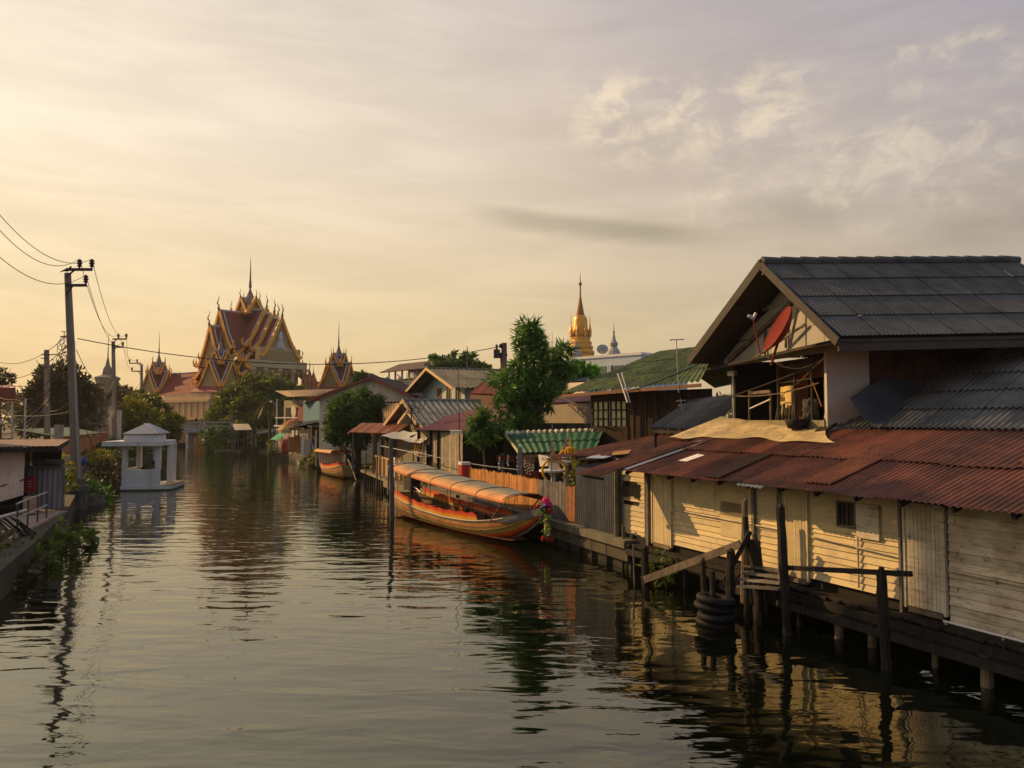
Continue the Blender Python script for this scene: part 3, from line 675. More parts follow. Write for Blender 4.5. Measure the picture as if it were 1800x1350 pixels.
pr=MB(); pr.tv=.06; pr.hexa([HF(-3.65,GO-.06,3.55),HF(1.12,GO-.06,3.55),HF(1.12,GO+.04,3.55),HF(-3.65,GO+.04,3.55),HF(-3.65,GO-.06,4.22),HF(1.12,GO-.06,4.22),HF(1.12,GO+.04,4.22),HF(-3.65,GO+.04,4.22)]); part(pr,'parapet',M('mossy_parapet',(.27,.235,.14),.9,(.15,.135,.08),.8,1.8,streak=(.08,.07,.045),sa=.6,sdir=(4,4,.6)),gh)
def wfo(p): return (p-A0).dot(WF.n)
def apron(u,v):
    sx=-3.75+u*(4.95+.9*(1-v)**2*(1 if u>.5 else 0)*(u-.5)*2)-.5*(1-v)**2*(1-u)
    p=HF(sx,GO+.06,0); w1=max(.25,-1.42-wfo(p))+.05*math.sin(u*17)+.06*math.sin(u*7+1); 
    a=p+WF.n*w1; a.z=RZ(wfo(a))+.07+.015*math.sin(u*31); q=p+WF.n*.12; q.z=RZ(wfo(q))+.13; b=p+WF.n*.01; b.z=4.0+.015*math.sin(u*9)
    r=a.lerp(q,min(1,v*1.7)) if v<.59 else q.lerp(b,(v-.59)/.41)
    return r+Vector((0,0,.012*math.sin(u*23+v*5)))
apm=M('stained_tarp',(.52,.40,.20),.8,(.30,.24,.13),.8,1.6,streak=(.12,.10,.06),sa=.6,sdir=(3,3,3),spots=(.62,.50,.28),spa=.5,spth=.58)
ap_=MB(); ap_.tv=0; ap_.grid(apron,44,14); part(ap_,'roof_apron',apm,gh,smooth=True)
ps=MB()
for s,z1 in ((-3.55,5.7),(-1.0,5.75),(-.2,5.75),(.55,5.78)): ps.tube([HF(s,GO-.02,4.2),HF(s,GO-.02,z1)],.028,6)
ps.tube([HF(-1.0,GO-.02,5.62),HF(.55,GO-.02,5.62)],.02,5); ps.tube([HF(-1.0,GO-.02,5.2),HF(.55,GO-.02,5.25)],.018,5)
part(ps,'balcony_post',darkm,gh)
ps=MB(); ps.tube([HF(-3.42,GO+.0,4.2),HF(-3.45,GO,5.6)],.032,8); ps.beam(HF(-3.7,GO,5.62),HF(-3.3,GO,5.62),.1,.14); part(ps,'balcony_post',steel,gh,label='bright steel corner post')
ys=MB(); ys.tv=0; ya,yb=HF(-1.35,GO-.3,5.12),HF(-.72,GO-.25,5.14); ys.grid(lambda u,v: ya.lerp(yb,u)-vec(0,0,.78*v)+vec(.02*math.sin(u*8),.03*math.sin(v*3),0),8,8); single(ys,'yellow_cloth','pale yellow cloth hung up in the balcony above the leaning boards','cloth',M('yellow_cloth',(.66,.48,.18),.9,(.5,.36,.13),.4,2),ya,smooth=True)
fr=MB(); fr.tv=.1
fr.beam(HF(-2.5,GO+.0,4.2),HF(-2.5,GO,5.02),.05); fr.beam(HF(-1.35,GO,4.2),HF(-1.35,GO,5.02),.05); fr.beam(HF(-2.5,GO,5.0),HF(-1.35,GO,5.0),.06,.09)
single(fr,'drying_frame','sunlit wooden frame standing on the balcony parapet','frame',oldwood,HF(-2,GO,4.2))
for (a,b,sg,lb) in ((HF(-3.9,GO+.1,5.0),HF(.95,GO+.05,5.12),.16,'sagging bamboo pole strung across the balcony at rail height'),(HF(-3.2,GO+.12,4.95),HF(1.1,GO+.05,5.6),0.02,'dark slanting pole crossing the balcony opening')):
    g=wire([(a,b,sg)],.018); single(g,'bamboo_pole',lb,'pole',oldwood if sg>.1 else darkm,a)
g=MB(); g.tube([HF(.7,GO+.05,5.15),HF(1.05,GO+.05,4.55)],.012,5); single(g,'orange_rod','thin orange rod leaning by the grey wall of the balcony','rod',orangewood,HF(1.05,GO+.05,4.55))
g=MB(); g.tube([HF(-2.2,GO+.15,4.55),HF(-1.2,GO+.1,4.78)],.02,6); single(g,'pvc_pipe','short white pipe lying across the balcony frame','pipe',white,HF(-2.2,GO+.15,4.55))
for i in range(6):
    g=MB(); s=-1.35+i*.16; g.beam(HF(s,GO-.15,4.2),HF(s+.05,GO-.18,4.55+.06*(i%3)),.09,.03); single(g,'stacked_board','short dark board leaning on the balcony parapet','board',dkwood,HF(s,GO-.15,4.2),'dark boards leaning on the balcony parapet')
def blob(c,rx,ry,rz,seed,a=.25):
    g=MB(); g.tv=0
    def fn(u,v):
        th=u*2*math.pi; ph=v*math.pi; d=Vector((math.cos(th)*math.sin(ph),math.sin(th)*math.sin(ph),-math.cos(ph)))
        k_=1+a*math.sin(d.x*5+seed)*math.cos(d.y*6+seed*2)*math.cos(d.z*5)
        return Vector(c)+Vector((d.x*rx,d.y*ry,d.z*rz))*k_
    g.grid(fn,20,12,uv=False); return g
single(blob(HF(.22,GO-.2,4.48),.2,.2,.3,2,.45),'laundry_bundle','dark crumpled bundle on the balcony beside the grey wall','bundle',M('bundle_cloth',(.09,.08,.07),.9,(.03,.03,.03),.8,4),HF(.22,GO-.2,4.2),smooth=True)
g=MB(); g.lathe([(.10,0),(.22,.02),(.30,.24),(.28,.25),(.2,.06)],HF(.35,GO+.28,4.0),14); single(g,'basin','black plastic basin hanging over the balcony parapet','basin',black,HF(.35,GO+.28,4.0),smooth=True)
# satellite dish
dc=V(1374,581,18.0); aim=(Vector((-.88,.02,.46))).normalized()
ds=thing('satellite_dish','faded red mesh satellite dish below the grey gable','satellite dish',dc)
xa=aim.cross(Vector((0,0,1))).normalized(); ya=xa.cross(aim)
g=MB(); g.tv=0
RD=.57
g.grid(lambda u,v: dc+(xa*math.cos(u*2*math.pi)+ya*math.sin(u*2*math.pi))*v*RD+aim*(.22*v*v-.1),36,8,uv=False)
g.grid(lambda u,v: dc+(xa*math.cos(u*2*math.pi)+ya*math.sin(u*2*math.pi))*v*(RD+.012)+aim*(.22*v*v-.125),36,8,uv=False)
g.tube([dc+(xa*math.cos(a)+ya*math.sin(a))*RD+aim*.11 for a in np.linspace(0,2*math.pi,37)],.014,5,1.,False); part(g,'dish',redp,ds,smooth=True)
g=MB(); lb=dc+aim*.72-ya*.05; ft=dc-ya*.6+aim*.1
g.tube([ft,ft+aim*.1-ya*.12,lb],.018,6,1.); g.tube([dc-ya*.3-aim*.05,dc-ya*.85-aim*.15],.03,6,1.); part(g,'feed_arm',redp,ds)
g=MB(); g.tube([lb-aim*.02,lb+aim*.14],[.05,.04],8); g.tube([lb+ya*.0,lb+ya*.14],.04,8); part(g,'receiver',steel,ds)
g=wire([(dc-ya*.72,HF(1.0,GO+.1,5.65),.22)],.012); single(g,'dish_cable','grey cable looping from the red dish to the grey wall','cable',steel,dc-ya*.72)
# flashing sheet and gutter in the valley
fs=MB(); fs.tv=0
q0,q1,q2,q3=V(1494,700,17.6),V(1545,752,17.0),V(1622,672,18.6),V(1588,640,19.2)
fs.grid(lambda u,v: (q0.lerp(q3,u)).lerp(q1.lerp(q2,u),v)-Vector((0,0,.16*math.sin(v*math.pi)))+Vector((.01*math.sin(u*9),0,.015*math.sin(u*7+v*4))),14,8)
single(fs,'flashing_sheet','loose bluish black rubber sheet lying in the roof valley','sheet',M('bitumen_sheet',(.075,.085,.105),.45,(.04,.045,.055),.8,1.6,spots=(.11,.12,.13),spa=.5,spth=.62,spec=.5),q1,smooth=True)
fs=MB(); fs.beam(RP(5.85,-1.9,.12),GR(5.3,-6.6)+vec(0,0,.06),.3,.05,up=(0,0,1)); single(fs,'valley_gutter','dark gutter board running up beside the red brown wall','gutter',dkwood,RP(5.85,-1.9,.1))
# ---------------------------------------------------------------- right bank: fences, sheds, shelters
DL=[Vector((3.1,22.7,0)),Vector((1.0,27.8,0)),Vector((-2.1,35.4,0)),Vector((-5.9,41.6,0)),Vector((-10.3,53.8,0)),Vector((-13.6,62,0)),Vector((-21,81,0))]
F1=frame(DL[0],DL[1]); F2=frame(DL[1],DL[2]); F3=frame(DL[2],DL[3]); F4=frame(DL[3],DL[4]); F5=frame(DL[4],DL[5]); F6=frame(DL[5],DL[6])
lg=thing('concrete_ledge','mossy concrete ledge over dark piles below the picket fences','ledge',(1.6,26,0))
g=MB(); g.tv=.08
for P,a,b in ((F1,-.9,F1.L),(F2,0,F2.L)):
    g.fbox(P,a,b,-.25,.32,.62,.84); g.fbox(P,a,b,-.2,.22,.25,.61,.55)
part(g,'ledge_top',M('mossy_concrete',(.17,.155,.11),.9,(.09,.085,.06),.7,1.6,streak=(.05,.05,.04)),lg)
g=MB()
for P,a,b in ((F1,-.9,F1.L),(F2,0,F2.L)): g.fbox(P,a,b,-.4,.1,-1,.54)
part(g,'ledge_face',M('black_slime_wall',(.03,.027,.022),.8,(.015,.014,.012),.8,2,spots=(.07,.06,.05),spa=.4),lg)
for P,st in ((F1,.9),(F2,1.2)):
    for s in np.arange(-.6 if P is F1 else .4,P.L,st):
        q=MB(); q.tube([P(s,.18,-.8),P(s,.17,.63)],random.uniform(.04,.07),6); part(q,'pile',dkwood,lg)
# corrugated shed and its neighbours
sh=thing('corrugated_shed','grey upright corrugated shed between the picket fence and the cream house','shed',F1(1,0,.84))
g=MB(); g.corr(F1(-.15,.05,.86),F1(2.6,.05,.86),F1(2.6,.05,2.72),F1(-.15,.05,2.78),.13,.022,1,sheet=.66,tv=.25); part(g,'wall',zinc,sh)
g=MB(); g.corr(F1(2.62,.05,.9),F1(2.62,-2,.9),F1(2.62,-2,2.9),F1(2.62,.05,2.75),.13,.02,1); part(g,'side_wall',zinc,sh)
g=MB(); g.beam(F1(-.1,.1,.8),F1(-.1,.1,2.85),.13,.1); g.beam(F1(-.5,.1,.8),F1(-.5,.1,1.2),.09); part(g,'corner_post',M('mossy_post',(.16,.15,.085),.9,(.09,.085,.05),.7,4),sh)
rs=thing('rusty_awning','flat brown rusty awning over the corrugated shed','awning',V(1060,800,26))
q=[V(962,804,28),V(1118,802,24.6),V(1232,765,25.2),V(1142,767,29)]
g=MB(); g.corr(*q,.125,.0155,1,tv=.3); part(g,'sheet',rust,rs)
g=MB(); g.beam(q[0]-vec(0,0,.06),q[1]-vec(0,0,.06),.06,.07); g.beam(q[0].lerp(q[3],.5)-vec(0,0,.08),q[1].lerp(q[2],.5)-vec(0,0,.08),.06,.08); part(g,'timber',dkwood,rs)
g=MB()
for f in (.35,.9): g.tube([GX(962+f*156,28-f*3.2,.8),q[0].lerp(q[1],f)-vec(0,0,.08)],.04,6)
part(g,'post',greywood,rs)
g=MB(); g.corr(V(1030,806,25.9),V(1062,807,25.3),V(1098,797,25.6),V(1062,797,26.4),.08,.012,1,tv=.05); part(g,'white_sheet',white,rs)
g=MB(); g.slab([V(1075,800,25.2),V(1105,797,24.9),V(1110,790,25.6),V(1078,794,25.9)],.02); part(g,'yellow_board',ochre,rs)
# picket fences
def fence(name,label,P,s0,s1,z0,z1,mat,wd=.085,gap=.03,step=0):
    t=thing(name,label,'fence',P((s0+s1)/2,0,z0))
    g=MB(); x=s0; i=0
    while x<s1:
        u=(x-s0)/(s1-s0); h=z1+step*u+random.uniform(-.05,.05)
        g.fbox(P,x,x+wd,.0,.025,z0+random.uniform(0,.08),h,1+random.uniform(-.3,.3)); x+=wd+gap*random.uniform(.5,1.4)
    part(g,'pickets',mat,t)
    g=MB()
    for z in (z0+.3,z1-.25): g.fbox(P,s0,s1,-.05,-.005,z,z+.08)
    part(g,'fence_rail',greywood,t); return t
fence('picket_fence','grey weathered picket fence with uneven tops behind the boat garland',F1,3.35,F1.L+.0,.86,2.12,greywood,.085,.035)
fence('picket_fence','short stretch of reddish pickets joining the corrugated shed',F1,2.68,3.3,.86,2.05,M('reddish_picket',(.36,.15,.06),.8,(.22,.10,.05),.8,5,streak=(.1,.06,.04),sa=.5,sdir=(9,9,.6)),.07,.03)
fence('picket_fence','long orange picket fence behind the canopied boat',F2,.1,7.9,.86,2.1,orangewood,.085,.02)
dkf=thing('rail_deck','low plank deck behind the orange boat','deck',F2(4,.6,0))
g=MB(); g.vboards(lambda s,o,z: F2(s,z,.66+o),1.0,8,.3,1.3,wd=.15,th=.05,tv=.25); part(g,'planks',oldwood,dkf)
for s in np.arange(1.2,8,1.1):
    q=MB(); q.tube([F2(s,1.2,-.8),F2(s,1.2,.66)],.05,6); part(q,'pile',dkwood,dkf)
bx_=thing('cool_box','red cool box with a cream lid at the end of the orange fence','cool box',F2(8.15,.1,.9))
g=MB(); g.fbox(F2,7.95,8.4,-.1,.3,1.55,2.2); part(g,'body',M('red_plastic',(.55,.05,.03),.4,(.45,.04,.025),.4,3),bx_)
g=MB(); g.fbox(F2,7.92,8.43,-.13,.33,2.2,2.32); part(g,'lid',white,bx_)
# green roofed shelter
gs=thing('green_shelter','open shelter with green tiled roof behind the orange fence','shelter',GX(960,31,.84))
qa,qb,qc,qd=V(917,798,31.2),V(1048,792,28.3),V(1062,757,31.2),V(890,762,34.6)
g=MB(); g.corr(qa,qb,qc,qd,.30,.03,2,sheet=1.2,lap=.05,tv=.1); part(g,'roof',greenroof,gs)
g=MB(); g.tv=.4
for i in range(17):
    a=qd.lerp(qc,(i+.3)/17); g.tube([a+vec(.03,-.15,.0),a+vec(-.05,.2,.03)],[.10,.10],7)
part(g,'ridge_cap',M('pale_ridge_cap',(.55,.52,.42),.8,(.3,.28,.25),.8,3),gs)
g=MB(); g.beam(qa+vec(-.03,0,-.06),qd+vec(-.03,0,-.06),.05,.12); part(g,'barge_board',M('lime_board',(.40,.42,.2),.7),gs)
g=MB(); g.beam(qa.lerp(qb,.02)-vec(0,0,.1),qb-vec(0,0,.1),.08,.12); g.beam(qd-vec(0,0,.1),qc-vec(0,0,.1),.08,.12); part(g,'beam',dkwood,gs)
for px,Y,zt in ((1035,28.7,2.9),(905,34,3.4),(1050,31,3.5)):
    g=MB(); g.beam(GX(px,Y,.8),GX(px,Y,zt),.12,.12); part(g,'post',dkwood,gs)
g=MB(); g.beam(GX(915,30.6,.2),V(914,786,30.6),.17,.17); single(g,'mooring_post','square grey post standing before the green roof','post',greywood,GX(915,30.6,.2))
g=MB(); g.tube([GX(972,27.4,.85),V(969,800,27.4),V(971,745,27.4)],[.03,.022,.012],5); single(g,'thin_pole','slender grey pole rising in front of the green roof','pole',greywood,GX(972,27.4,.85))
bk=thing('dim_shop','dim open shop front behind the shell chimes','shop',GX(880,38,.8))
g=MB(); g.tv=.2; fb=frame(GX(806,40.2,0),GX(1062,33.2,0)); g.vboards(fb,0,fb.L,.8,4.1,wd=.5,th=.03,tv=.3,o=-.6); part(g,'wall',M('dim_boards',(.055,.05,.045),.9,(.03,.028,.026),.7,2),bk)
g=MB(); g.fbox(fb,.9,3.0,-.5,-.45,1.2,2.6); part(g,'panel',M('blue_grey_panel',(.20,.225,.24),.8,(.14,.15,.16),.5,2),bk)
g=MB(); g.fbox(fb,2.9,5.6,-.3,.0,2.25,2.5); g.fbox(fb,4.2,5.8,-.3,.0,1.5,1.85); part(g,'shelf',M('dark_red_shelf',(.25,.03,.02),.6),bk)
for px,py,L,Y in ((878,800,.62,34),(893,798,.5,34),(910,797,.9,33)):
    g=MB(); g.tv=.3; p=V(px,py,Y); g.tube([p,p-vec(0,0,L)],.008,4)
    for i in range(5): g.lathe([(0.005,-.05),(.045,-.02),(.05,.02),(.005,.05)],p-vec(random.uniform(-.03,.03),0,L*(i+1)/5),7)
    single(g,'shell_chime',f'white shell chime on a string, {["leftmost and longest-hung","middle","rightmost, close to the grey post"][(878,893,910).index(px)]} of the three','wind chime',white,p)
for i in range(7):
    p=V(922+i*2.6,799,31.5-.1*i); g=MB(); g.tv=.4; L=.45+.35*abs(math.sin(i*2)); g.tube([p,p-vec(0,0,L)],.008,4)
    for j in range(6): g.lathe([(0.005,-.04),(.04,-.01),(.005,.04)],p-vec(random.uniform(-.05,.05),0,L*(j+1)/6),6)
    single(g,'bead_string','brownish bead string hanging in a cluster under the green eave','bead string',M('bead',(.30,.2,.17),.6,(.5,.45,.42),.9,30),p,'bead strings under the green eave')
bn=thing('paper_banner','white hanging banner with black digits under the green eave','banner',V(954,805,29.3))
b0,b1,b2,b3=V(946,799,29.4),V(966,802,28.9),V(962,819,28.95),V(949,820,29.4)
g=MB(); g.tv=0; g.grid(lambda u,v: (b0.lerp(b1,u)).lerp(b3.lerp(b2,u),v)+vec(0,-.02*math.sin(u*3),0),8,6); part(g,'sheet',white,bn)
cu=bpy.data.curves.new('t','FONT'); cu.body='262'; cu.size=.19; cu.extrude=.002; cu.align_x='CENTER'
to=bpy.data.objects.new('t',cu); C.objects.link(to); bpy.context.view_layer.update()
me=bpy.data.meshes.new_from_object(to.evaluated_get(bpy.context.evaluated_depsgraph_get())); bpy.data.objects.remove(to)
me.name='lettering'; me.materials.clear(); me.materials.append(black); tx=bpy.data.objects.new('lettering',me); C.objects.link(tx); tx.parent=bn
tx.location=V(955.5,809.5,29.05)-Vector(bn.location); tx.rotation_euler=(R(90),0,math.atan2((b1-b0).y,(b1-b0).x))
# spirit houses with marigold garlands
def garland(p,w_,h,n=11,r=.045):
    g=MB(); g.tv=.15
    pts=[p+vec(math.sin(a)*w_,-.02,math.cos(a)*h) for a in np.linspace(-2.3,2.3,n*2)]
    g.tube(pts,r,6,1.,True)
    for q in pts: g.lathe([(.01,-r),(r*1.25,-.3*r),(r*1.2,.4*r),(.01,r)],q,7)
    return g
def strands(p,w_,h,n):
    g=MB(); g.tv=.25
    for i in range(n):
        a=i*2.4; x=vec(math.cos(a)*w_*((i%3)+1)/3,math.sin(a)*w_*.5,0)
        L=h*random.uniform(.5,1)
        for j in range(max(3,int(L/.07))): g.lathe([(.01,-.045),(.055,-.015),(.05,.02),(.01,.045)],p+x*(1+.25*j*.07/max(h,.1))-vec(random.uniform(-.015,.015),0,j*.07),7)
    return g
for px,py,Y,hr,zt,lb in ((973,828,29.0,.55,2.34,'lower round white spirit table draped with marigold garland'),(995,812,29.6,.42,2.75,'taller white spirit house with pointed top and marigolds')):
    b=GX(px,Y,.84); t=thing('spirit_house',lb,'spirit house',b)
    z=V(px,py,Y).z-.84
    g=MB(); g.tv=.05; g.lathe([(.22,0),(.22,.1),(.12,.2),(.10,z-.2),(.2,z-.08),(.2,z-.02)],b,12); part(g,'pedestal',white,t,smooth=False)
    g=MB(); g.lathe([(hr,z-.02),(hr,z+.05)],b,20); part(g,'table_top',white,t)
    g=MB(); g.box(b+vec(-.18,-.15,z+.05),b+vec(.18,.15,z+.35)); part(g,'shrine',white,t)
    g=MB(); g.lathe([(.32,z+.35),(.22,z+.45),(.2,z+.55),(.1,z+.62),(.05,z+.8),(.015,z+1.05)],b,4,rot=.78); part(g,'roof',goldd,t)
    part(garland(b+vec(0,-hr*.75,z+.05),hr*.8,.42),'garland',yellow,t)
g=strands(V(1002,788,27.0),.2,.30,9); g.tube([V(1003,790,27.0),V(1003,768,27.0)],[.05,.02],6); single(g,'garland','bunch of marigold garlands on a short pole above the brown awning','garland',yellow,V(1003,797,27.0))
pl=MB(); leaves(pl,[(*V(1014,833,26.6),.28,.28,.45)],260,.12); single(pl,'flowering_plant','small yellow green plant behind the grey pickets','plant',lf_yel,V(1014,850,26.6))
# boarded shack with dull red roof
sk=thing('boarded_shack','upright boarded shack with dull red roof beside the silver awning','shack',GX(775,40,.8))
KF=frame(GX(738,43,0),GX(814,37.6,0))
g=MB(); g.vboards(KF,.0,KF.L,.85,3.62,wd=.11,th=.025,gap=.012,tv=.3,jz=.05,jb=.1,holes=[(1.1,1.9,.8,2.9)]); part(g,'wall',M('straw_boards',(.40,.33,.22),.85,(.24,.2,.14),.8,3,streak=(.08,.07,.06),sa=.6,sdir=(9,9,.5)),sk)
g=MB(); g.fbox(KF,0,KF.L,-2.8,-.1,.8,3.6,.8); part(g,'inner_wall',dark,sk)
ra,rb_,rc,rd=V(724,756,42.0),V(874,760,35.2),V(900,704,39.5),V(742,741,46.5)
g=MB(); g.corr(ra,rb_,rc,rd,.12,.015,2,tv=.1); part(g,'roof',redroof,sk)
for s in (.02,1.95,3.0):
    g=MB(); g.beam(KF(s,.08,.7),KF(s,.08,3.8),.13,.13); part(g,'post',dkwood,sk)
g=MB(); g.tube([V(812,880,37),V(808,800,37),V(806,640,37)],[.04,.03,.012],6); single(g,'thin_pole','thin dark mast standing at the corner of the boarded shack','pole',darkm,V(812,880,37))
g=wire([(V(727,793,42),V(914,826,31),.12),(V(727,797,42),V(760,800,40),.15)],.02); single(g,'hand_cable','pale cable sagging past the boarded shack to the grey post','cable',steel,V(727,793,42))
g=MB(); g.tv=.05
for i in range(3): g.tube([V(791+i,757+i*3,36.5),V(812+i,757+i*2,35.5)],.03,6)
single(g,'pipe_bundle','pale blue pipes tucked under the red roof','pipes',M('pale_blue_pipe',(.25,.33,.40),.5),V(795,758,36.5))
# silver awning
sv=thing('silver_awning','sagging silver sheet awning over the landing','awning',V(705,765,44))
s0,s1,s2,s3=V(669,766,46),V(738,780,41.8),V(762,765,41.5),V(702,756,47.5)
g=MB(); g.tv=0; g.grid(lambda u,v:(s0.lerp(s1,u)).lerp(s3.lerp(s2,u),v)-vec(0,0,.16*math.sin(u*3.14)*math.sin(v*3.14)-.03*math.sin(u*15)),16,10); part(g,'sheet',silvert,sv,smooth=True)
g=MB(); 
for p in (s0,s1,s2): g.tube([vec(p.x,p.y,.8),p-vec(0,0,.03)],.035,6)
g.tube([s0-vec(0,0,.6),s1-vec(0,0,.55)],.025,5); g.tube([s1-vec(0,0,1.6),s2-vec(.5,0,.1)],.025,5); part(g,'pole',steel,sv)
g=MB(); g.beam(V(720,768,44),V(752,757,44),.05,.08); g.beam(V(728,777,43),V(760,772,43),.06,.08); single(g,'roof_pole','dark timber poles weighing down the silver awning','timber',dkwood,V(720,768,44))
g=strands(V(734,774,42.6),.16,.95,7); single(g,'flower_wreath','large yellow wreath hanging by the boarded shack','wreath',yellow,V(734,783,42.6))
# landing stage with pallets, posts, plants
ld=thing('landing_stage','long timber landing stage on thin piles beside the second boat','landing stage',F4(4,0,0))
g=MB(); g.vboards(lambda s,o,z: F3(s,z,.78+o),.2,F3.L,-1.3,.25,wd=.2,th=.05,tv=.25); g.vboards(lambda s,o,z: F4(s,z,.78+o),0,F4.L,-1.3,.25,wd=.22,th=.05,tv=.25); part(g,'deck',oldwood,ld)
g=MB(); g.fbox(F3,.5,F3.L,.2,.27,.3,.80); g.fbox(F4,0,4.2,.2,.28,.35,.80); g.fbox(F4,4.2,F4.L,.2,.27,.66,.80); part(g,'edge_beam',M('yellowish_timber',(.26,.21,.11),.85,(.14,.11,.06),.7,3),ld)
for P in (F3,F4):
    for s in np.arange(.5,P.L,.85):
        q=MB(); q.tube([P(s,.1,-.8),P(s+random.uniform(-.1,.1),.1,.78)],.05,5); part(q,'pile',dkwood,ld)
g=MB(); g.tube([GX(690,33.0,-.9),V(689,860,33),V(687,772,33)],[.105,.10,.092],9); single(g,'mooring_post','tall straight grey post in the water before the silver awning','post',M('grey_post',(.10,.095,.09),.8,(.06,.057,.053),.7,3,streak=(.03,.03,.03)),GX(690,33,-.9))
pal_=M('pallet_wood',(.50,.31,.14),.8,(.34,.2,.09),.7,4)
for i,(s,wd,h,mt,lb) in enumerate(((8.4,1.0,.95,pal_,'slatted wooden pallet standing at the terracotta shelter'),(7.0,.9,1.05,pal_,'plain orange brown board standing between the two shelters'),(5.6,1.1,1.0,pal_,'framed orange brown panel on the landing stage'),(3.2,.8,1.25,ivory,'cream folding panel propped against the railing'),(1.8,1.0,1.2,pal_,'dark slatted crate behind the tall grey post'))):
    t=thing('pallet' if i!=3 else 'folding_panel',lb,'panel',F4(s,-.2,.83)); g=MB()
    if i in (0,4):
        for j in range(5): g.fbox(F4,s-wd/2,s+wd/2,-.2,-.17,.9+j*.19,1.02+j*.19)
    else: g.fbox(F4,s-wd/2,s+wd/2,-.22,-.18,.85,.83+h)
    part(g,'slats',mt,t); g=MB()
    for x in (s-wd/2,s+wd/2-.08): g.fbox(F4,x,x+.08,-.17,-.12,.83,.83+h)
    part(g,'frame',mt,t)
g=MB(); g.fbox(F4,.8,10.5,-.3,-.18,1.85,1.93); g.fbox(F4,.8,.9,-.28,-.2,.83,1.85); g.fbox(F4,10.4,10.5,-.28,-.2,.83,1.85); single(g,'railing','pale timber railing along the landing stage','railing',pal_,F4(5,-.25,.83))
for P,s,px,lb in ((F4,2.4,0,'bushy plants at the foot of the silver awning'),(F3,6.0,0,'yellowish potted plants beside the tall grey post'),(F4,11.6,0,'climbing plant at the far end of the landing stage')):
    c=MB(); q=P(s,-.6,1.3); leaves(c,[(q.x+dx,q.y,q.z+dz,.5,.4,.45) for dx,dz in ((0,0),(.6,.1),(-.5,-.1))],420,.17); single(c,'bank_plant',lb,'plant',lf_yel,q)
for s,lb in ((1.5,'thin pole standing in the water left of the tall grey post'),(5.2,'thin pole in the water beside the cream panel'),(9.4,'thin pole in the water by the pallet')):
    q=MB(); q.tube([F4(s,.5,-.8),F4(s,.45,2.1)],.035,5); single(q,'thin_pole',lb,'pole',dkwood,F4(s,.5,-.8))
# terracotta shelter
ts=thing('terracotta_shelter','open landing shelter with ridged terracotta roof','shelter',GX(655,51,.83))
a1,a2=V(637,744,53),V(722,745,47); w1=Vector((-.82,-.55,0))*1.3
g=MB(); g.corr(a1+w1*.75-vec(0,0,.62),a2+w1*.75-vec(0,0,.62),a2,a1,.24,.04,1,tv=.2); g.corr(a2-w1*.9-vec(0,0,.75),a1-w1*.9-vec(0,0,.75),a1,a2,.24,.04,1,tv=.2); part(g,'roof',terra,ts)
g=MB(); g.beam(a1+w1*.8-vec(0,0,.7),a1-vec(0,0,.03),.05,.14); g.beam(a1-w1*.95-vec(0,0,.83),a1-vec(0,0,.03),.05,.14); part(g,'barge_board',pal_,ts)
for f,o in ((.04,.6),(.5,.6),(.95,.6),(.04,-.7)):
    p=a1.lerp(a2,f)+w1*o; q=MB(); q.beam(vec(p.x,p.y,.8),vec(p.x,p.y,a1.z-.55),.12); part(q,'post',oldwood,ts)
g=MB(); g.tube([V(660,775,50),V(656,760,50)],[.12,.2],6); part(g,'bracket',pal_,ts)
# ---------------------------------------------------------------- long-tail boats (own axes: x from stern to bow)
ST=[(0,(.16,.13,.10)),(.05,(.52,.11,.04)),(.11,(.34,.25,.09)),(.17,(.52,.18,.04)),(.30,(.34,.08,.03)),(.345,(.17,.16,.04)),(.40,(.58,.28,.03)),(.47,(.12,.12,.035)),(.58,(.22,.18,.045)),(.56,(.62,.36,.03)),(.61,(.16,.11,.03)),(.65,(.68,.24,.02)),(.70,(.66,.075,.012)),(.93,(.36,.05,.02))]
hullm=MUV('hull_paint_bands',ST,1,.42,pat=.3,wave=.02)
clothm=MUV('side_cloth_bands',[(0,(.72,.42,.05)),(.18,(.78,.33,.025)),(.42,(.76,.17,.012)),(.6,(.70,.07,.01)),(.85,(.58,.035,.01))],1,.75)
canm=MUV('canopy_stripes',[(0,(.60,.21,.05)),(.035,(.45,.10,.03)),(.06,(.62,.29,.08)),(.11,(.42,.09,.03)),(.13,(.64,.33,.10)),(.19,(.48,.14,.04)),(.21,(.56,.33,.13)),(.27,(.46,.17,.06)),(.29,(.40,.28,.14)),(.34,(.27,.24,.16)),(.45,(.20,.195,.15)),(.62,(.25,.225,.155)),(.72,(.5,.28,.12)),(.8,(.62,.36,.14)),(.9,(.5,.16,.05))],1,.7,wave=.01)
canin=M('canopy_lining',(.42,.10,.03),.8,(.3,.07,.02),.5,3)
prowm=M('prow_board',(.10,.105,.12),.4,(.06,.06,.065),.6,3,spec=.5)
def lerpt(t,tab):
    for (a,x),(b,y) in zip(tab,tab[1:]):
        if t<=b:
            f=(t-a)/(b-a); f=f*f*(3-2*f) if False else f; return x+(y-x)*f
    return tab[-1][1]
def smooth(t,tab): return (lerpt(max(0,t-.03),tab)+2*lerpt(t,tab)+lerpt(min(1,t+.03),tab))/4
HW=[(0,.62),(.12,.80),(.35,.90),(.6,.84),(.78,.62),(.9,.34),(1,.10)]
SH=[(0,.98),(.12,.78),(.3,.60),(.5,.52),(.68,.58),(.8,.76),(.9,1.02),(1,1.32)]
KE=[(0,.10),(.1,-.12),(.6,-.18),(.74,-.08),(.84,.18),(.93,.62),(1,1.20)]
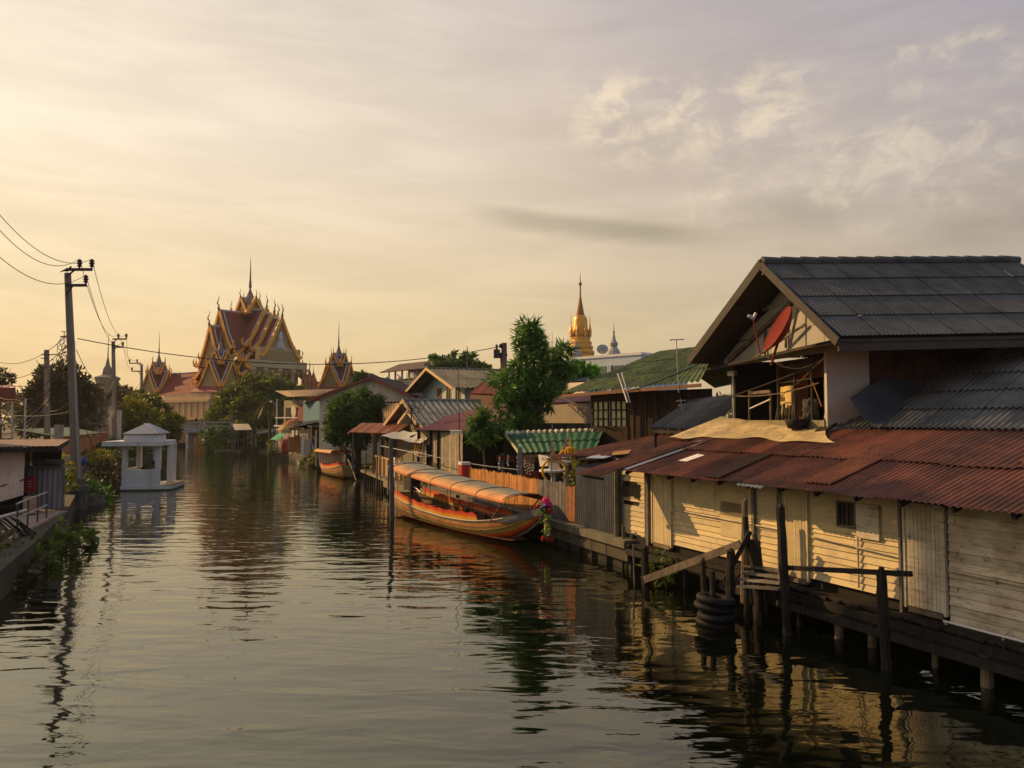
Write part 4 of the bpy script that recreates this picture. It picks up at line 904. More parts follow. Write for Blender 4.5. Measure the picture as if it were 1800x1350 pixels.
def boat(name,label,loc,rz,L,canopy,detail=True):
    t=thing(name,label,'boat',(0,0,0))
    def hull(sd,infl=0):
        def fn(u,v):
            w=smooth(u,HW)-infl; zs=smooth(u,SH); zk=smooth(u,KE)+infl
            y=w*(1-v**3.2)**.6*(1-.12*v); return (u*L,sd*y,zs+(zk-zs)*v)
        return fn
    g=MB(); g.tv=0
    for sd in (1,-1): g.grid(hull(sd),48,14)
    # transom
    n=10; pr=[hull(1)(0,i/n) for i in range(n+1)]; pl_=[hull(-1)(0,i/n) for i in range(n+1)]
    g.add(pr+pl_[::-1],[tuple(range(2*n+2))],1.,[(0,.12)]*(2*n+2))
    part(g,'hull',hullm,t,smooth=True)
    g=MB(); g.tv=0
    for sd in (1,-1): g.grid(hull(sd,.035),40,8)
    g.add([(x*L,sgn*(smooth(x,HW)-.1),.12) for x in np.linspace(.02,.86,15) for sgn in (1,-1)],[(2*i,2*i+1,2*i+3,2*i+2) for i in range(14)],1.)
    part(g,'inner_hull',M('boat_inside',(.16,.075,.035),.7,(.09,.045,.025),.6,3),t,smooth=True)
    g=MB(); g.tv=.05
    for sd in (1,-1): g.tube([(u*L,sd*(smooth(u,HW)+.015),smooth(u,SH)-.01) for u in np.linspace(0,.84,34)],.03,6)
    part(g,'gunwale',M('rub_rail',(.30,.29,.27),.6,(.18,.17,.16),.6,4),t)
    g=MB(); g.tv=0   # prow board running up the stem
    g.grid(lambda u,v:((.80+.205*u)*L,(v-.5)*2*(smooth(.80+.2*u,HW)+.03),smooth(min(1,.80+.2*u),SH)+.04+.05*math.sin(v*math.pi)+.02*u),14,6)
    for sd in (1,-1): g.grid(lambda u,v:((.78+.222*u)*L,sd*(smooth(.78+.22*u,HW)+.025),smooth(min(1,.78+.22*u),SH)+.06-.30*v*min(1,u*3)*(1-.3*u)),14,3)
    g.tube([(L*(.70+.305*u),0,(smooth(min(1,.70+.3*u),KE))-.0) for u in np.linspace(0,1,12)],[.05]*11+[.09],6)
    part(g,'prow',prowm,t,smooth=True)
    for sd in (1,-1):
        g=MB(); g.tv=0
        g.grid(lambda u,v:((.05+.66*u)*L,sd*(smooth(.05+.66*u,HW)-.02+.05*v),smooth(.05+.66*u,SH)+(.30+.02*math.sin(u*60))*v*(1 if u<.97 else .8)+.0),60,6); part(g,'side_cloth',clothm,t)
    for x in (.2,.32,.44,.56,.68):
        g=MB(); w=smooth(x,HW)-.06; g.box((x*L-.13,-w,smooth(x,SH)-.22),(x*L+.13,w,smooth(x,SH)-.17)); part(g,'seat',M('boat_seat',(.42,.14,.04),.6,(.3,.1,.03),.5,4),t)
    g=MB(); g.beam((.56*L,-.35,.5),(.44*L,.2,1.05),.10,.05); g.beam((.74*L,.45,.62),(.5*L,.5,.78),.25,.04); part(g,'loose_plank',M('red_orange_plank',(.55,.13,.03),.5,(.42,.10,.03),.5,4),t)
    c0,c1,zc0,zc1,zm,wc=canopy
    def can(u,v):
        x=c0+(c1-c0)*u; a=math.pi*v; z0=zc0+(zc1-zc0)*u-zm*4*u*(1-u); w=wc*(1-.12*u)
        return (x*L,-w*math.cos(a),z0+.28*math.sin(a)**.75*(1-.1*u))
    g=MB(); g.tv=0; g.grid(can,36,18); part(g,'canopy',canm,t,smooth=True)
    g=MB(); g.tv=0; g.grid(lambda u,v:tuple(Vector(can(u,v))-Vector((0,0,.025))),20,12); part(g,'canopy_lining',canin,t,smooth=True)
    for u in (.02,.22,.42,.6,.8,.99):
        g=MB(); g.tv=.05; pts=[Vector(can(u,v))+Vector((0,0,.012)) for v in np.linspace(0,1,13)]
        x=c0+(c1-c0)*u; w=smooth(x,HW)-.03; zz=smooth(x,SH)
        g.tube([(x*L,-w,zz)]+pts+[(x*L,w,zz)],.014,5); part(g,'canopy_hoop',darkm if 0<u<.9 else oldwood,t)
    g=MB(); u=0; pts=[Vector(can(0,v))+Vector((-.22,0,.03)) for v in np.linspace(.02,.98,13)]; g.tube([(pts[0].x,pts[0].y,.9)]+pts+[(pts[-1].x,pts[-1].y,.9)],.022,6); part(g,'stern_hoop',white,t)
    g=MB(); g.beam((L*(c1-.1),-.7,.7),can(.99,.15),.03); g.beam((L*(c1-.1),.7,.7),can(.99,.85),.03); part(g,'brace',oldwood,t)
    # engine on its pivot, with the long shaft
    e=MB(); e.tv=.2; ex=.05*L
    e.box((ex-.1,-.22,1.12),(ex+.75,.22,1.6)); e.box((ex+.1,-.16,1.6),(ex+.6,.16,1.78)); e.lathe([(.12,0),(.12,.3)],(ex+.3,.12,1.75),10); e.tube([(ex+.35,0,.3),(ex+.35,0,1.15)],.07,8)
    e.lathe([(.2,-.03),(.2,.03)],(ex+.95,0,1.3),12); part(e,'engine',M('engine_black',(.03,.03,.032),.5,(.06,.055,.05),.6,12),t)
    e=MB(); e.tube([(ex,0,1.35),(-1.0,.1,.75),(-2.6,.25,.05)],.03,6); e.tube([(ex,.1,1.45),(-.4,.15,1.2)],.03,6); part(e,'tail_shaft',steel,t)
    e=MB(); e.tube([(ex+.7,-.1,1.35),(ex+1.7,-.2,1.15)],.025,6); part(e,'tiller',steel,t)
    t.location=loc; t.rotation_euler=(0,0,rz); WM[t.name]=Matrix.Translation(Vector(loc))@Matrix.Rotation(rz,4,'Z')
    return t
s_=Vector((-4.95,35.3,0)); b_=Vector((1.1,25.2,0)); L1=(b_-s_).length
boat('longtail_boat','large painted long-tail boat with striped canopy and flower garland on its prow','boat' and s_,math.atan2(b_.y-s_.y,b_.x-s_.x),L1,(.05,.89,2.04,1.46,.07,.93))
fl=thing('prow_garland','pink and red flower garland tied round the boat prow','garland',b_+vec(0,0,1.35))
gc=b_+vec(-.05,-.12,1.4)
def balls(cs,r):
    g=MB(); g.tv=.2
    for c in cs:
        for i in range(14):
            d=Vector(rng.normal(size=3)).normalized(); g.lathe([(.005,-r*.42),(r*.42,-.1*r),(r*.4,.15*r),(.005,r*.42)],Vector(c)+d*r*.75,6)
    return g
part(balls([gc+vec(.05,0,.2),gc+vec(.12,-.05,.12)],.13),'pink_flowers',pink,fl)
part(balls([gc+vec(-.25,-.05,-.02),gc+vec(.18,0,-.12),gc+vec(.1,-.05,-1.0),gc+vec(-.04,-.05,-1.0),gc+vec(.2,-.02,-1.02)],.09),'red_flowers',redfl,fl)
part(balls([gc+vec(.1,-.05,-.3-i*.13) for i in range(5)]+[gc+vec(-.08,-.05,-.08)],.11),'yellow_flowers',M('pale_garland',(.45,.42,.12),.8,(.18,.25,.06),.9,12),fl)
c=MB(); leaves(c,[(gc.x-.05,gc.y-.05,gc.z-.25,.16,.16,.2),(gc.x+.1,gc.y-.05,gc.z-.7,.14,.14,.25)],140,.12); part(c,'leaves',lf_dark,fl)
g=MB(); g.tube([gc+vec(-.1,-.1,.0),gc+vec(.05,-.16,.08),gc+vec(.2,-.1,.14)],.05,6); part(g,'ribbon',M('purple_ribbon',(.06,.035,.2),.6),fl)
s2=Vector((-11.9,56.6,0)); b2=Vector((-15.9,64.5,0)); 
boat('longtail_boat','smaller long-tail boat seen from its stern at the landing stage',s2,math.atan2(b2.y-s2.y,b2.x-s2.x),(b2-s2).length,(.28,.95,1.75,1.7,.0,.85))
# ---------------------------------------------------------------- right bank: houses behind
def nrm2(x,y): l=math.hypot(x,y); return Vector((x/l,y/l,0))
CN=nrm2(-.91,-.41)
def house(name,label,q,f,wl,wr,ze,zr,depth,walls,roofm,trim,ov=.5,side=.45,pitch=.16,amp=.022,rows=2,windows=(),zb=.75,wall2=None,cat='house',trimw=.16):
    """gable-fronted house: q ground point under the ridge at the front wall, f outward direction"""
    f=Vector(f).normalized(); sv=Vector((-f.y,f.x,0))
    if sv.y>0 if abs(sv.y)>abs(sv.x) else sv.x<0: sv=-sv     # s grows towards the viewer / to the right
    q=Vector((q[0],q[1],0)); P=lambda s,o,z: q+sv*s+f*o+Vector((0,0,z))
    t=thing(name,label,cat,P(0,-depth/2,zb))
    k=(zr-ze)/min(wl,wr); th=.15
    g=MB(); g.tv=.04
    g.fbox(P,-wl+.2,wr-.2,-.12,0,zb,ze); g.fbox(P,-wl+.2,wr-.2,-depth,-depth+.1,zb,ze); g.fbox(P,-wl+.2,-wl+.32,-depth+.1,-.12,zb,ze); g.fbox(P,wr-.32,wr-.2,-depth+.1,-.12,zb,ze)
    part(g,'wall',walls,t)
    g=MB(); g.tv=.03; g.poly([P(-wl+.2,-.13,ze),P(wr-.2,-.13,ze),P(0,-.13,zr-.06)],f*.115); part(g,'gable',wall2 or walls,t)
    zl2=ze-(zr-ze)/wl*side; zr2=ze-(zr-ze)/wr*side
    g=MB()
    g.corr(P(-wl-side,-depth,zl2),P(-wl-side,ov,zl2),P(0,ov,zr),P(0,-depth,zr),pitch,amp,rows)
    g.corr(P(wr+side,ov,zr2),P(wr+side,-depth,zr2),P(0,-depth,zr),P(0,ov,zr),pitch,amp,rows)
    part(g,'roof',roofm,t)
    g=MB(); g.tube([P(0,ov,zr+.02),P(0,-depth,zr+.02)],.09,6); part(g,'roof_ridge',roofm,t)
    g=MB(); g.beam(P(0,ov+.02,zr-.06),P(-wl-side,ov+.02,zl2-.06),.05,trimw); g.beam(P(0,ov+.02,zr-.06),P(wr+side,ov+.02,zr2-.06),.05,trimw); part(g,'barge_board',trim,t)
    for (a,b,z0,z1,*mt) in windows:
        g=MB(); g.fbox(P,a,b,-.02,.02,z0,z1); w_=part(g,'window',mt[0] if mt else glass,t)
        g=MB(); 
        for s in (a-.06,(a+b)/2-.03,b): g.fbox(P,s,s+.06,.0,.05,z0,z1)
        g.fbox(P,a-.06,b+.06,.0,.06,z0-.06,z0); g.fbox(P,a-.06,b+.06,.0,.06,z1,z1+.06); part(g,'window_frame',trim,w_)
    return t,P
pale=M('pale_timber_trim',(.55,.38,.2),.8,(.4,.27,.14),.5,3)
dtrim=M('brown_trim',(.09,.05,.035),.8)
rtrim=M('red_trim',(.30,.07,.045),.7)
# double gabled house with grey ribbed roof
ht,HP=house('gabled_cottage','low cottage with grey green ribbed roof and double pale barge boards',(-5.9,46.2),CN,4.2,3.6,4.0,5.46,8.5,M('drab_wall',(.22,.19,.12),.9),M('ribbed_grey_roof',(.20,.20,.175),.85,(.10,.10,.085),.8,1.5,spots=(.25,.24,.19),spa=.4),pale,ov=.7,pitch=.34,amp=.05,trimw=.2)
g=MB(); 
for a,b in ((HP(1.6,.9,4.75),HP(-.3,.9,4.05)),(HP(1.6,.9,4.75),HP(3.4,.9,4.05))): g.beam(a,b,.06,.18)
part(g,'barge_board',pale,ht,label='pale barge board of the small second gable')
g=MB(); g.corr(HP(3.5,.85,4.0),HP(3.5,-3,4.0),HP(1.6,-3,4.8),HP(1.6,.85,4.8),.34,.05,1); g.corr(HP(-.3,-3,4.0),HP(-.3,.85,4.0),HP(1.6,.85,4.8),HP(1.6,-3,4.8),.34,.05,1); part(g,'porch_roof',MC['ribbed_grey_roof'],ht)
dd=HP(2.8,1.0,4.9)
g=MB(); g.tv=0
dpt=lambda u,v: dd+Vector((math.cos(u*6.283)*v*.75,math.cos(u*6.283)*v*-.25+.15*v*v,math.sin(u*6.283)*v*.55+.25*v*v))
for v in (.3,.65,1): g.tube([dpt(u,v) for u in np.linspace(0,1,19)],.016,4,1.,False)
for u in np.linspace(0,1,15)[:-1]: g.tube([dpt(u,0),dpt(u,.5),dpt(u,1)],.012,4)
g.tube([dd,dd-vec(0,0,1)],.04,6); single(g,'mesh_dish','dark mesh dish on the roof of the double gabled cottage','satellite dish',darkm,dd)
# light blue gabled house
house('blue_house','light blue gabled house with wide eaves behind the cottage',(-5.3,58.5),CN,5.0,5.0,6.75,8.2,9,ltblue,M('brown_grey_roof',(.15,.135,.10),.9,(.09,.08,.06),.8,1.2,spots=(.24,.22,.17),spa=.4),pale,ov=1.3,side=.9,pitch=.3,amp=.035,trimw=.22,
  windows=((-1.1,-.2,5.5,6.7,dark),(1.0,1.9,5.5,6.75,dark),(3.0,3.9,5.5,6.7,dark)))
# white gabled house
house('white_house','white gabled house with red edged roof above the dark mango tree',(-11.2,62),(-.12,-1,0),4.7,3.4,6.1,7.75,9,ivory,M('brown_sheet_roof',(.10,.065,.05),.85,(.06,.045,.04),.7,1.3),rtrim,ov=.6,side=.7,pitch=.3,amp=.03,
  windows=((1.1,2.7,4.6,5.7,dark),(-3.6,-3.0,3.3,5.2,frost)))
# ochre roofed house between
def shed(name,label,q,wallm,roofm,zb,sides=True,cat='house',pitch=.2,amp=.03,rows=1,th=2.0):
    """mono-pitch roof on four points (front-left, front-right, back-right, back-left) with walls below"""
    t=thing(name,label,cat,vec((q[0].x+q[2].x)/2,(q[0].y+q[2].y)/2,zb))
    g=MB(); g.corr(*q,pitch,amp,rows); part(g,'roof',roofm,t)
    if wallm:
        c=(q[0]+q[1]+q[2]+q[3])/4; ins=[p.lerp(vec(c.x,c.y,p.z),.06) for p in q]
        g=MB(); g.tv=.06
        for i in range(4):
            a,b=ins[i],ins[(i+1)%4]; d=(b-a); n=Vector((d.y,-d.x,0)).normalized()*.06
            g.hexa([vec(a.x,a.y,zb),vec(b.x,b.y,zb),vec(b.x,b.y,zb)+n,vec(a.x,a.y,zb)+n,a-vec(0,0,.05),b-vec(0,0,.05),b+n-vec(0,0,.05),a+n-vec(0,0,.05)])
        part(g,'wall',wallm,t)
    return t
shed('ochre_roof_house','plain house with ochre metal roof between the dark tree and the cottage',[V(679,741,52),V(705,739,50),V(724,708,54),V(667,709,59)],dark,ochre,.75,pitch=.25)
# tan awning building, teal house
tb=shed('tan_roof_building','two storey open building with rusty tan roof beside the round green tree',[V(505,698,76),V(588,695,70),V(612,683,80),V(482,687,88)],None,tan,.75,pitch=.3,amp=.03)
g=MB(); TBF=frame(GX(486,84,0),GX(588,73,0))
g.fbox(TBF,0,TBF.L,-4,-.2,.75,3.6); g.fbox(TBF,1.5,TBF.L*.6,-4,-.2,3.8,6.4); part(g,'wall',M('stained_cream_wall',(.42,.37,.26),.9,(.27,.23,.16),.7,.8,streak=(.1,.085,.06),sa=.5,sdir=(2,2,.4)),tb)
g=MB(); 
for f in np.linspace(.02,.98,4): g.tube([TBF(f*TBF.L,.1,.7),TBF(f*TBF.L,.1,6.6)],.07,6)
g.fbox(TBF,0,TBF.L,-.2,.3,3.6,3.75); g.fbox(TBF,.2,TBF.L*.7,.2,.26,4.5,4.6); part(g,'post',white,tb)
g=MB(); g.fbox(TBF,2.2,3.6,-.19,-.1,4.0,5.6); part(g,'window',dark,tb); g=MB(); g.fbox(TBF,4.3,5.2,-.19,-.1,4.0,5.6); part(g,'window',dark,tb)
th=shed('teal_house','house with teal boarded upper wall and thin grey lean-to roof',[V(529,710,72),V(578,696,66),V(600,690,72),V(548,700,80)],None,zinc,.75,pitch=.3)
THF=frame(GX(533,74,0),GX(567,66.5,0))
g=MB(); g.tv=.04; g.fbox(THF,0,THF.L,-.3,0,3.75,6.15); part(g,'upper_wall',teal,th); g=MB(); g.fbox(THF,-1.5,-.1,-.4,-.1,3.4,6.0); part(g,'door',brownwood,th)
THG=frame(GX(567,66.5,0),GX(592,64,0)); g=MB(); g.tv=.03; g.fbox(THG,.05,THG.L,-.3,0,3.2,6.4); part(g,'side_wall',white,th)
g=MB(); g.corr(V(522,750,71),V(575,739,63),V(583,731,68),V(540,739,74),.3,.03,1); part(g,'canopy',zinc,th)
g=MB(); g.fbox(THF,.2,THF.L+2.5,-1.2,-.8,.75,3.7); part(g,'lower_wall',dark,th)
for px,Y in ((543,71),(556,68),(575,63.4)):
    g=MB(); g.tube([GX(px,Y,.2),GX(px,Y,3.4)],.09,6); part(g,'post',ivory,th)
g=MB(); g.fbox(THF,1.2,3.6,-.5,-.4,1.0,2.2); single(g,'blue_sheet','dark blue sheet hanging in the open ground floor of the teal house','sheet',blue,THF(2,-.45,1))
# small waterside clutter by the teal house
g=MB(); g.fbox(TBF,7.2,9.6,.6,.65,4.1,5.9,1.); g.fbox(TBF,9.0,9.1,.65,.7,4.1,5.9); single(g,'blue_screen','blue cloth screen with a round red patch on the tan roofed building','screen',MUV('b',[(0,(.06,.1,.3))],1) if False else blue,TBF(8,.6,4.1))
q=TBF(8.0,.7,4.9); g=MB(); g.tv=0; g.poly([q+TBF.u*(math.cos(a)*.75)+vec(0,0,math.sin(a)*.9) for a in np.linspace(0,6.283,20)[:-1]],TBF.n*.04); single(g,'round_sign','round red disc on the blue cloth screen','disc',M('deep_red',(.3,.03,.04),.7),q)
q=TBF(6.4,.75,5.2); g=MB(); g.tv=0; g.poly([q+TBF.u*(math.cos(a)*.62)+vec(0,0,math.sin(a)*.62) for a in np.linspace(0,6.283,20)[:-1]],TBF.n*.05); single(g,'round_sign','round cream disc above the white and blue post','disc',ivory,q)
g=MB(); g.fbox(TBF,5.9,6.3,.5,.7,1.0,4.5); g.fbox(TBF,7.0,7.2,.5,.7,1.0,4.3); single(g,'gate_post','pair of white posts under the cream disc','posts',white,TBF(6.5,.6,1))
def umb(p,r,h,mat,label):
    g=MB(); g.tv=.06; g.lathe([(r,0),(r*.55,h*.6),(.03,h)],p,10); g.tube([p-vec(0,0,1.9),p],.03,5); return single(g,'parasol',label,'parasol',mat,p)
umb(V(508,756,75),1.25,.75,M('mustard_cloth',(.5,.34,.1),.9),'mustard parasol over the waterside stalls')
umb(V(517,748,73),1.3,.7,M('rust_cloth',(.34,.12,.05),.9),'rust brown parasol behind the mustard one')
umb(V(525,752,72),1.1,.5,dkwood,'dark parasol beside the thin grey canopy')
g=MB(); a=V(483,768,80); b=V(501,764,78); g.grid(lambda u,v: a.lerp(b,u)+vec(-.5*v,-1.2*v,-.6*v+.25*math.sin(u*3.14)),10,5); single(g,'green_awning','bright green cloth awning at the end of the stalls','awning',M('green_cloth',(.03,.33,.16),.7),a,smooth=True)
stall=[(513,768,795,.9,orangewood,'tall orange board'),(522,765,792,.5,orangewood,'narrow orange board'),(528,768,797,.7,M('stall_orange',(.5,.22,.05),.8),'darker orange board'),(534,764,800,.5,white,'slim white board'),(540,772,800,.6,M('stall_white',(.45,.43,.4),.8),'pale grey board')]
for i,(px,y0,y1,wd,mt,lb) in enumerate(stall):
    Y=77-i*2; a=V(px,y1,Y); b=V(px,y0,Y); g=MB(); g.box((a.x-wd/2,a.y-.05,a.z),(a.x+wd/2,a.y+.05,b.z)); single(g,'stall_board',lb+' in the row at the waterside stalls','board',mt,a)
g=MB(); a=V(501,787,80); g.lathe([(.02,-.75),(.38,-.6),(.42,.3),(.3,.8),(.02,.95)],a,8); single(g,'red_bundle','hanging pinkish red bundle at the waterside stalls','bundle',M('rose_cloth',(.45,.10,.09),.9),a,smooth=True)
sd=thing('stall_deck','stilted deck below the orange boards at the stalls','deck',F6(6,0,.6))
g=MB(); g.vboards(lambda s,o,z:F6(s,z,.62+o),1,F6.L,-2,.5,wd=.3,th=.07); part(g,'deck',oldwood,sd); g=MB(); g.vboards(F6,1,F6.L-6,.7,2.4,wd=.5,th=.05,o=-2.2,tv=.6); part(g,'screen',dkwood,sd)
for s in np.arange(1,F6.L,1.2): q=MB(); q.tube([F6(s,.3,-.6),F6(s,.3,.65)],.07,5); part(q,'pile',dkwood,sd)
for i,(px,py,Y,r) in enumerate(((486,782,83,1.2),(560,800,68,.7),(546,812,72,.8))):
    c=MB(); p=V(px,py,Y); leaves(c,[(p.x,p.y,p.z,r),(p.x+r*.9,p.y,p.z-.2,r*.7)],420,.3); single(c,'bank_plant',['brownish shrub at the left end of the stalls','small shrub at the white board by the stalls','dark water plant below the stilted deck'][i],'plant',(lf_oliv,lf_yel,lf_dark)[i],p)
# far boathouse roofs below the round tree
for k_,(q,lb) in enumerate((([V(413,756,104),V(443,756,104),V(436,745,108),V(404,745,108)],'low shed with shiny grey roof on the far bank'),([V(450,763,102),V(480,759,98),V(487,753,103),V(452,758,107)],'low shed with thin flat roof next to the stalls'))):
    tt=shed('boat_shed',lb,q,None,zinc,.75,cat='shed')
    for p_ in q:
        g=MB(); g.tube([vec(p_.x,p_.y,.6),p_-vec(0,0,.05)],.09,5); part(g,'post',greywood,tt)
    g=MB(); g.tv=.4; g.vboards(frame(vec(q[3].x,q[3].y,0),vec(q[2].x,q[2].y,0)),0,2.5,.7,2.4,wd=.4,o=-.3); part(g,'screen',dkwood,tt)
g=MB(); g.tv=.3
for i in range(9): g.beam(GX(392+i*9,107,.2),GX(390+i*10,107,2.2+random.uniform(-.6,1.2)),.1)
single(g,'fence_stakes','ragged row of dark stakes on the far bank under the round tree','stakes',oldwood,GX(420,107,.2))
for px,Y,y0,y1 in ((408,106,729,791),(393,107,748,791)):
    g=MB(); g.tube([V(px,y1,Y),V(px,y0,Y)],.11,6); single(g,'thin_pole',['tall','short'][px==393]+' pale pole standing in the water under the round tree','pole',greywood,V(px,y1,Y))
# mossy roofed timber house
mh=thing('mossy_house','dark timber house under a broad mossy green roof','house',GX(1110,30,.8))
m0,m1,m2,m3=V(987,692,32.5),V(1232,672,26.2),V(1262,606,32),V(1160,618,38)
g=MB(); g.corr(m0,m1,m2,m3,.22,.035,3,lap=.03,tv=.14); part(g,'roof',moss,mh)
g=MB(); g.corr(m3,m2,m2+vec(3,3,-1.2),m3+vec(4,5,-1.6),.3,.03,1); part(g,'back_roof',moss,mh)
g=MB(); g.beam(m0-vec(0,0,.1),m1-vec(0,0,.1),.05,.12); g.beam(m0-vec(-.05,0,.1),m3-vec(0,0,.15),.05,.12); part(g,'fascia',M('orange_brown_trim',(.25,.12,.06),.8),mh)
MF=frame(GX(1026,31.3,0),GX(1240,26.9,0))
g=MB(); g.vboards(MF,0,MF.L,2.2,5.35,wd=.14,th=.03,o=-.45,tv=.25,holes=[(.1,2.0,3.9,5.0)]); g.vboards(MF,.05,2.0,2.6,4.0,wd=.1,th=.02,o=-.40,tv=.3); part(g,'wall',M('umber_boards',(.055,.027,.018),.85,(.022,.015,.011),.8,2),mh)
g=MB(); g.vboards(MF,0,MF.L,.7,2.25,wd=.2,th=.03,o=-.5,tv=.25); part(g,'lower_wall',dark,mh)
for a,b in ((.12,1.0),(1.08,1.95)):
    g=MB(); g.fbox(MF,a,b,-.46,-.44,3.95,5.0); w_=part(g,'window',frost,mh)
    g=MB()
    for s in np.linspace(a,b-.05,4): g.fbox(MF,s,s+.04,-.44,-.37,3.92,5.02)
    for z in (3.92,4.27,4.62,4.98): g.fbox(MF,a,b,-.435,-.38,z,z+.045)
    part(g,'window_frame',dkwood,w_)
g=MB(); g.beam(MF(-.2,-.3,4.7),MF(-.9,.5,5.2),.06,.09); g.beam(MF(-.1,-.3,4.2),MF(-.6,.3,4.9),.06); part(g,'bracket',pale,mh)
g=MB(); g.beam(MF(4.0,-.38,2.9),MF(4.0,-.38,4.6),.12,.1); g.vboards(MF,2.3,4.6,2.3,3.2,wd=.9,th=.03,o=-.38); part(g,'door_post',brownwood,mh)
g=MB()
for s in (2.4,3.0,3.5,4.6,5.2,5.8): g.beam(MF(s,-.3,2.4),MF(s,-.3,5.2),.07)
part(g,'veranda_post',dkwood,mh)
# leaning ladder-like aerial, aerials
la=thing('leaning_mast','grey lattice mast leaning across the mossy roof','mast',V(1104,706,26.5))
g=MB(); g.tv=.1
a0,a1=V(1086,657,29.5),V(1103,708,27.6)
g.tube([a0,a1],.028,5); g.tube([a0+vec(.16,.05,.03),a1+vec(.1,.05,0)],.028,5)
for i in range(9): g.beam(a0.lerp(a1,i/9),a0.lerp(a1,(i+.6)/9)+vec(.13,.05,0),.02)
part(g,'lattice',galv,la)
g=wire([(V(1102,689,28),V(1228,640,25),.05)],.022); single(g,'service_cable','black cable sagging over the mossy roof to the gabled house','cable',black,V(1102,689,28))
def antenna(px,y0,y1,Y,label,arms):
    g=MB(); a=V(px+4,y1,Y); b=V(px,y0,Y); g.tube([a,b],.018,5)
    for f,w_ in arms: p=a.lerp(b,f); g.tube([p-vec(w_,.1,0),p+vec(w_,-.05,.02)],.02,5); g.tube([p+vec(-w_*.6,-.1,0),p+vec(-w_*.6,.25,0)],.012,4)
    single(g,'tv_aerial',label,'aerial',galv,a)
antenna(1189,598,690,27,'tall thin aerial standing in front of the mossy roof',((1,.26),(.55,.05)))
antenna(1196,700,725,25.5,'small bent aerial below the mossy eave',((.8,.16),(.5,.1)))
# little dark roof between mossy house and balcony
shed('lean_to_roof','small dark corrugated lean-to between the mossy house and the balcony',[V(1144,752,25),V(1246,757,22.6),V(1318,690,24.5),V(1216,702,27.5)],None,fibre,2.5,cat='roof',pitch=.15,amp=.028)
g=MB(); g.beam(V(1150,758,25),V(1240,762,22.7),.07,.1); g.tube([V(1152,790,25),V(1152,757,25)],.05); single(g,'roof_beam','black beam carrying the small dark lean-to','beam',dkwood,V(1150,758,25))
# beige walled house with red roof behind the mango tree
bh=shed('beige_house','beige walled house with red roof edge behind the mango tree',[V(925,712,42),V(1040,706,36),V(1060,690,42),V(950,697,48)],M('beige_wall',(.34,.285,.21),.9,(.26,.22,.16),.6,.8),redroof,.75)
shed('orange_roof','faded orange roof glimpsed through the mango leaves',[V(826,692,50),V(872,694,45),V(880,678,50),V(848,672,55)],M('brown_wall',(.12,.06,.04),.9),M('orange_sheet',(.42,.15,.06),.8),.75,cat='roof')
shed('brown_roof','faded brown roof to the right of the mango trunk',[V(925,690,47),V(960,688,44),V(975,676,48),V(930,683,52)],None,M('pinkish_brown',(.3,.16,.1),.9),.75,cat='roof')
shed('grey_roof_house','grey roof glimpsed right of the mango crown',[V(985,672,56),V(1030,670,52),V(1045,650,60),V(992,655,64)],ivory,zinc,.75)
# white flat-roofed block
wb=thing('white_block','white flat roofed block in front of the golden chedi','building',GX(1065,85,.8))
WBF=frame(GX(880,88,0),GX(1128,74,0))
g=MB(); g.tv=.02; g.fbox(WBF,7,WBF.L,-8,0,.75,10.6); part(g,'wall',M('cool_white_wall',(.47,.55,.60),.8,(.40,.47,.52),.5,.5),wb)
g=MB(); g.fbox(WBF,-1,7,-8,-.5,.75,10.2); part(g,'side_block',M('pale_blue_wall',(.42,.47,.5),.8,(.36,.40,.43),.5,.5),wb)
g=MB(); g.fbox(WBF,6.9,WBF.L+.1,-8.1,.1,10.6,10.85); part(g,'cornice',white,wb)
for a,b,z0,z1 in ((12.2,12.9,8.2,9.1),(13.9,15.6,6.8,9.7),(16.0,17.7,6.8,9.7),(18.3,19,8.4,9.2)):
    g=MB(); g.fbox(WBF,a,b,.01,.05,z0,z1); w_=part(g,'window',M('teal_shutter',(.10,.14,.14),.6),wb)
    g=MB(); 
    for s in (a-.12,b): g.fbox(WBF,s,s+.12,.01,.12,z0,z1+.12)
    part(g,'window_frame',white,w_)
g=MB(); dd=V(989,617,80); 
g.grid(lambda u,v: V(1063,617,78)+vec(math.cos(u*6.283)*v*.6-.2*v*v,0.2*v*v,.2+math.sin(u*6.283)*v*.5),16,4,uv=False); g.tube([V(1063,622,78),V(1063,615,78)],.05); single(g,'rooftop_dish','grey dish on the roof edge of the white block','satellite dish',galv,V(1063,620,78))
# apartment building, far roofs
ap=thing('apartment_building','balconied apartment building with open rooftop floor far behind the white house','building',GX(710,150,.8))
AF=frame(GX(664,158,0),GX(757,143,0)); AL=AF.L
g=MB(); g.tv=.05
apw=M('pale_apartment_wall',(.42,.36,.3),.9,(.33,.28,.23),.5,.4)
g.fbox(AF,0,AL,-8,-1.2,.75,11.6); part(g,'wall',M('brown_apartment_wall',(.16,.085,.06),.9),ap)
for z in (4.5,7.0,9.3):
    q=MB(); q.tv=.15
    for i in range(7): q.fbox(AF,AL*i/7+.15,AL*(i+1)/7-.15,-.9,.3,z,z+.9)
    part(q,'balcony',apw,ap)
q=MB()
for i in range(8): q.fbox(AF,AL*i/7-.12,AL*i/7+.12,-.9,.1,3,11.6)
part(q,'pier',white,ap)
for i in range(7):
    for z in (5.4,7.9,10.2):
        q=MB(); q.fbox(AF,AL*i/7+.3,AL*(i+1)/7-.3,-1.2,-1.1,z,z+1.3); part(q,'window',glass,ap)
q=MB()
for i in range(6): q.fbox(AF,1+AL*.8*i/6,1.3+AL*.8*i/6,-2,-1.7,12.4,14.4)
q.fbox(AF,1.5,AL*.8,-6,-5.8,12.4,14.3); part(q,'rooftop_post',white,ap)
